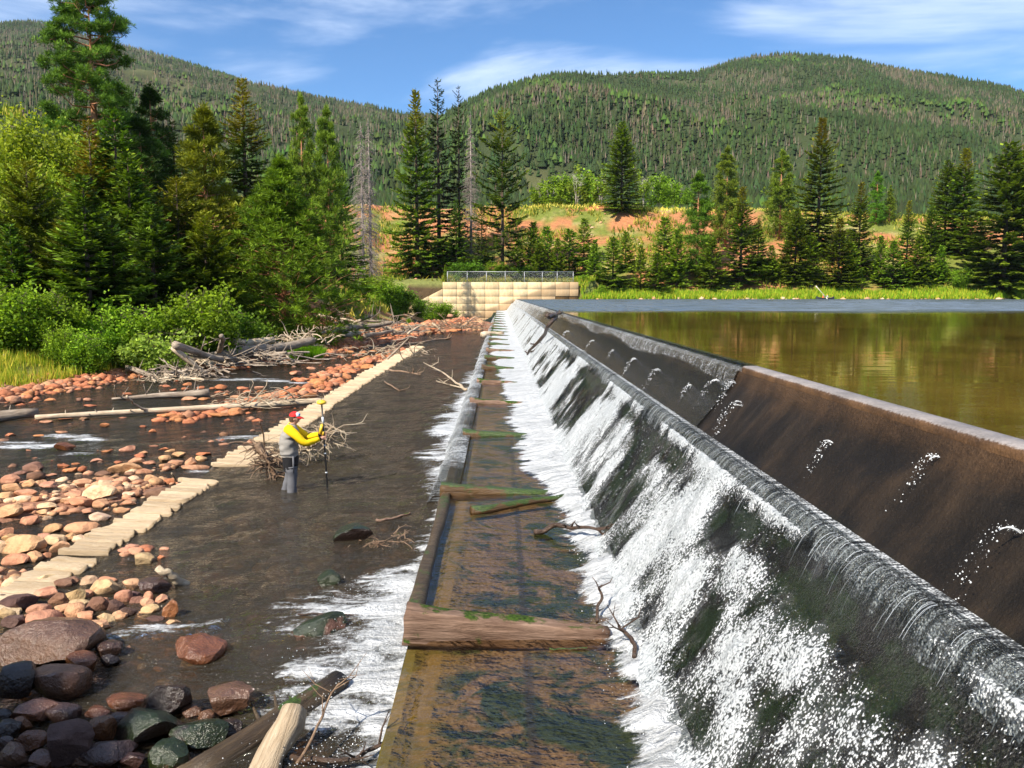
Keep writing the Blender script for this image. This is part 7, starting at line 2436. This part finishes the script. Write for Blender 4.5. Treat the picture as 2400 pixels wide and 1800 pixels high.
obj('antenna', mb.mesh('antenna', True, False), MATS['pole_black'], rc)
mb = MB()
mb.tube([pz(1.58), pz(1.72)], 0.0215, 10)
obj('scale_label', mb.mesh('scale_label', True, False), MATS['label_white'], pole)
mb = MB()
c_ = pz(1.42)
mb.box(c_ + np.array((-0.045, -0.01, 0.05)), (0.05, 0.09, 0.20), Matrix.Rotation(0.25, 3, 'Y'))
mb.box(c_ + np.array((-0.012, -0.01, -0.04)), (0.05, 0.05, 0.08))
obj('controller', mb.mesh('controller', False, False), MATS['receiver_yellow'], pole)
for zb in (0.55, 0.95, 1.12):
    mb = MB()
    mb.tube([pz(zb), pz(zb + 0.025)], 0.0225, 10)
    obj('band', mb.mesh('band', True, False), MATS['label_white'], pole)

# canoe with two paddlers by the far shore
cp = ground(1934, 701.5, LAKE_Z)
cp.y = min(cp.y, 186.5)
cp = at_y(1934, 701.5, cp.y)
cp.z = LAKE_Z
canoe = empty('canoe', cp, R_(4), 'dark canoe with two paddlers at the far lake shore', 'canoe')
n, k = 19, 11
V = np.zeros((n, k, 3))
for i in range(n):
    u = i / (n - 1) * 2 - 1
    wd = 0.46 * (1 - abs(u) ** 2.4) + 0.015
    tz = 0.36 + 0.34 * abs(u) ** 3
    for j in range(k):
        v_ = j / (k - 1) * 2 - 1
        V[i, j] = (u * 2.15, wd * math.sin(v_ * math.pi / 2), -0.12 + (tz + 0.12) * abs(v_) ** 2.2)
Vo = V.reshape(-1, 3)
Vi = Vo * np.array((0.985, 0.93, 1.0)) + np.array((0, 0, 0.025))
F = grid_faces(n, k)
obj('hull', mesh_np('hull', Vo, F, None, True), MATS['canoe_hull'], canoe)
obj('hull_lining', mesh_np('hull_lining', Vi, F[:, ::-1], None, True), MATS['wood_twig'], canoe)
for s in (1, -1):
    mb = MB()
    mb.tube(V[:, 0 if s < 0 else k - 1] + [0, 0, 0.01], 0.022, 6)
    obj('gunwale', mb.mesh('gunwale', True, False), MATS['canoe_hull'], canoe)
for xs_ in (-0.55, 0.35):
    mb = MB()
    mb.box((xs_, 0, 0.26), (0.22, 0.78, 0.03))
    obj('thwart_seat', mb.mesh('thwart_seat', False, False), MATS['wood_twig'], canoe)


def paddler(x, shirt, hat, label, arm_up):
    root = empty('person', (cp.x + x, cp.y, LAKE_Z + 0.27), R_(4), label, 'person')
    J = [(0, 0, 0.12), (0.02, 0, 0.35), (0.05, 0, 0.55), (0.06, 0, 0.66), (0.08, 0, 0.76), (0.09, 0, 0.86), (0.25, 0.12, 0.14), (0.48, 0.12, 0.0), (0.25, -0.12, 0.14), (0.48, -0.12, 0.0),
         (0.05, 0.2, 0.54), (0.2, 0.26, 0.36), (0.38, 0.18, 0.42), (0.05, -0.2, 0.54), (0.18, -0.26, 0.38), (0.36, -0.2, 0.40 + arm_up)]
    E = [(0, 1), (1, 2), (2, 3), (3, 4), (4, 5), (0, 6), (6, 7), (0, 8), (8, 9), (2, 10), (10, 11), (11, 12), (2, 13), (13, 14), (14, 15)]
    R = [0.14, 0.14, 0.13, 0.055, 0.085, 0.075, 0.08, 0.06, 0.08, 0.06, 0.06, 0.045, 0.04, 0.06, 0.045, 0.04]
    obj('body', skin_body('body', J, E, R, 0, 1), MATS['skin'], root)
    jk = loft(smooth_rings([((0, 0, 0.0), 0.17, 0.2), ((0.02, 0, 0.3), 0.175, 0.21), ((0.04, 0, 0.5), 0.165, 0.22), ((0.055, 0, 0.6), 0.1, 0.13)], 3), 16, 0.04)
    obj('life_vest', jk.mesh('life_vest', True, False), MATS[shirt], root)
    for s in (1, -1):
        mb = MB()
        mb.tube(np.array([(0.05, s * 0.18, 0.55), (0.19, s * 0.26, 0.37)]), [0.075, 0.06], 10)
        obj('sleeve', mb.mesh('sleeve', True, False), MATS['label_white'], root)
    ht = loft([((0.085, 0, 0.86), 0.15, 0.15), ((0.085, 0, 0.875), 0.15, 0.15), ((0.085, 0, 0.88), 0.1, 0.1), ((0.085, 0, 0.96), 0.08, 0.08)], 14)
    obj('hat', ht.mesh('hat', True, False), MATS[hat], root)
    return root


paddler(-0.55, 'vest_orange', 'cap_white', 'paddler in orange vest and white hat in the canoe', 0.1)
paddler(0.35, 'cloth_grey', 'receiver_yellow', 'paddler with yellow hat in the canoe', 0.0)
a, b = at_y(1912, 670, cp.y - 0.5), at_y(1940, 701.5, cp.y - 0.7)
pd = empty('paddle', a, 0, 'long pale paddle held over the side of the canoe', 'paddle')
L = np.array((b - a)[:])
mb = MB()
mb.tube([L * 0.06, L * 0.86], 0.05, 8)
obj('shaft', mb.mesh('shaft', True, False), MATS['paddle_pale'], pd)
for f0, f1 in ((0.0, 0.12), (0.85, 1.0)):
    mb = loft([], 3) if False else MB()
    mb.tube([L * f0, L * (f0 * 0.7 + f1 * 0.3), L * (f0 * 0.3 + f1 * 0.7), L * f1], [0.05, 0.13, 0.13, 0.05], 8)
    V = np.vstack(mb.V)
    V[:, 1] = V[:, 1] * 0.25 + 0.75 * np.interp(V[:, 0], sorted([0, L[0]]), [0, L[1]] if L[0] > 0 else [L[1], 0])
    mb.V = [V]
    obj('blade', mb.mesh('blade', True, False), MATS['paddle_pale'], pd)

# ------------------------------------------------------------------ thin mountain air
m, nt, out = new_mat('air')
HAZE = 0.00003
pv_ = N(nt, 'ShaderNodeVolumePrincipled', {'Color': (0.80, 0.88, 1.0, 1), 'Density': HAZE, 'Anisotropy': 0.2})
nt.links.new(pv_.outputs[0], out.inputs['Volume'])
mb = MB()
mb.box((0, 1350, 395), (7200, 4300, 801))
hz = obj('haze', mb.mesh('haze', False, False), m, label='thin blue haze over the far hills', cat='haze', kind='stuff')
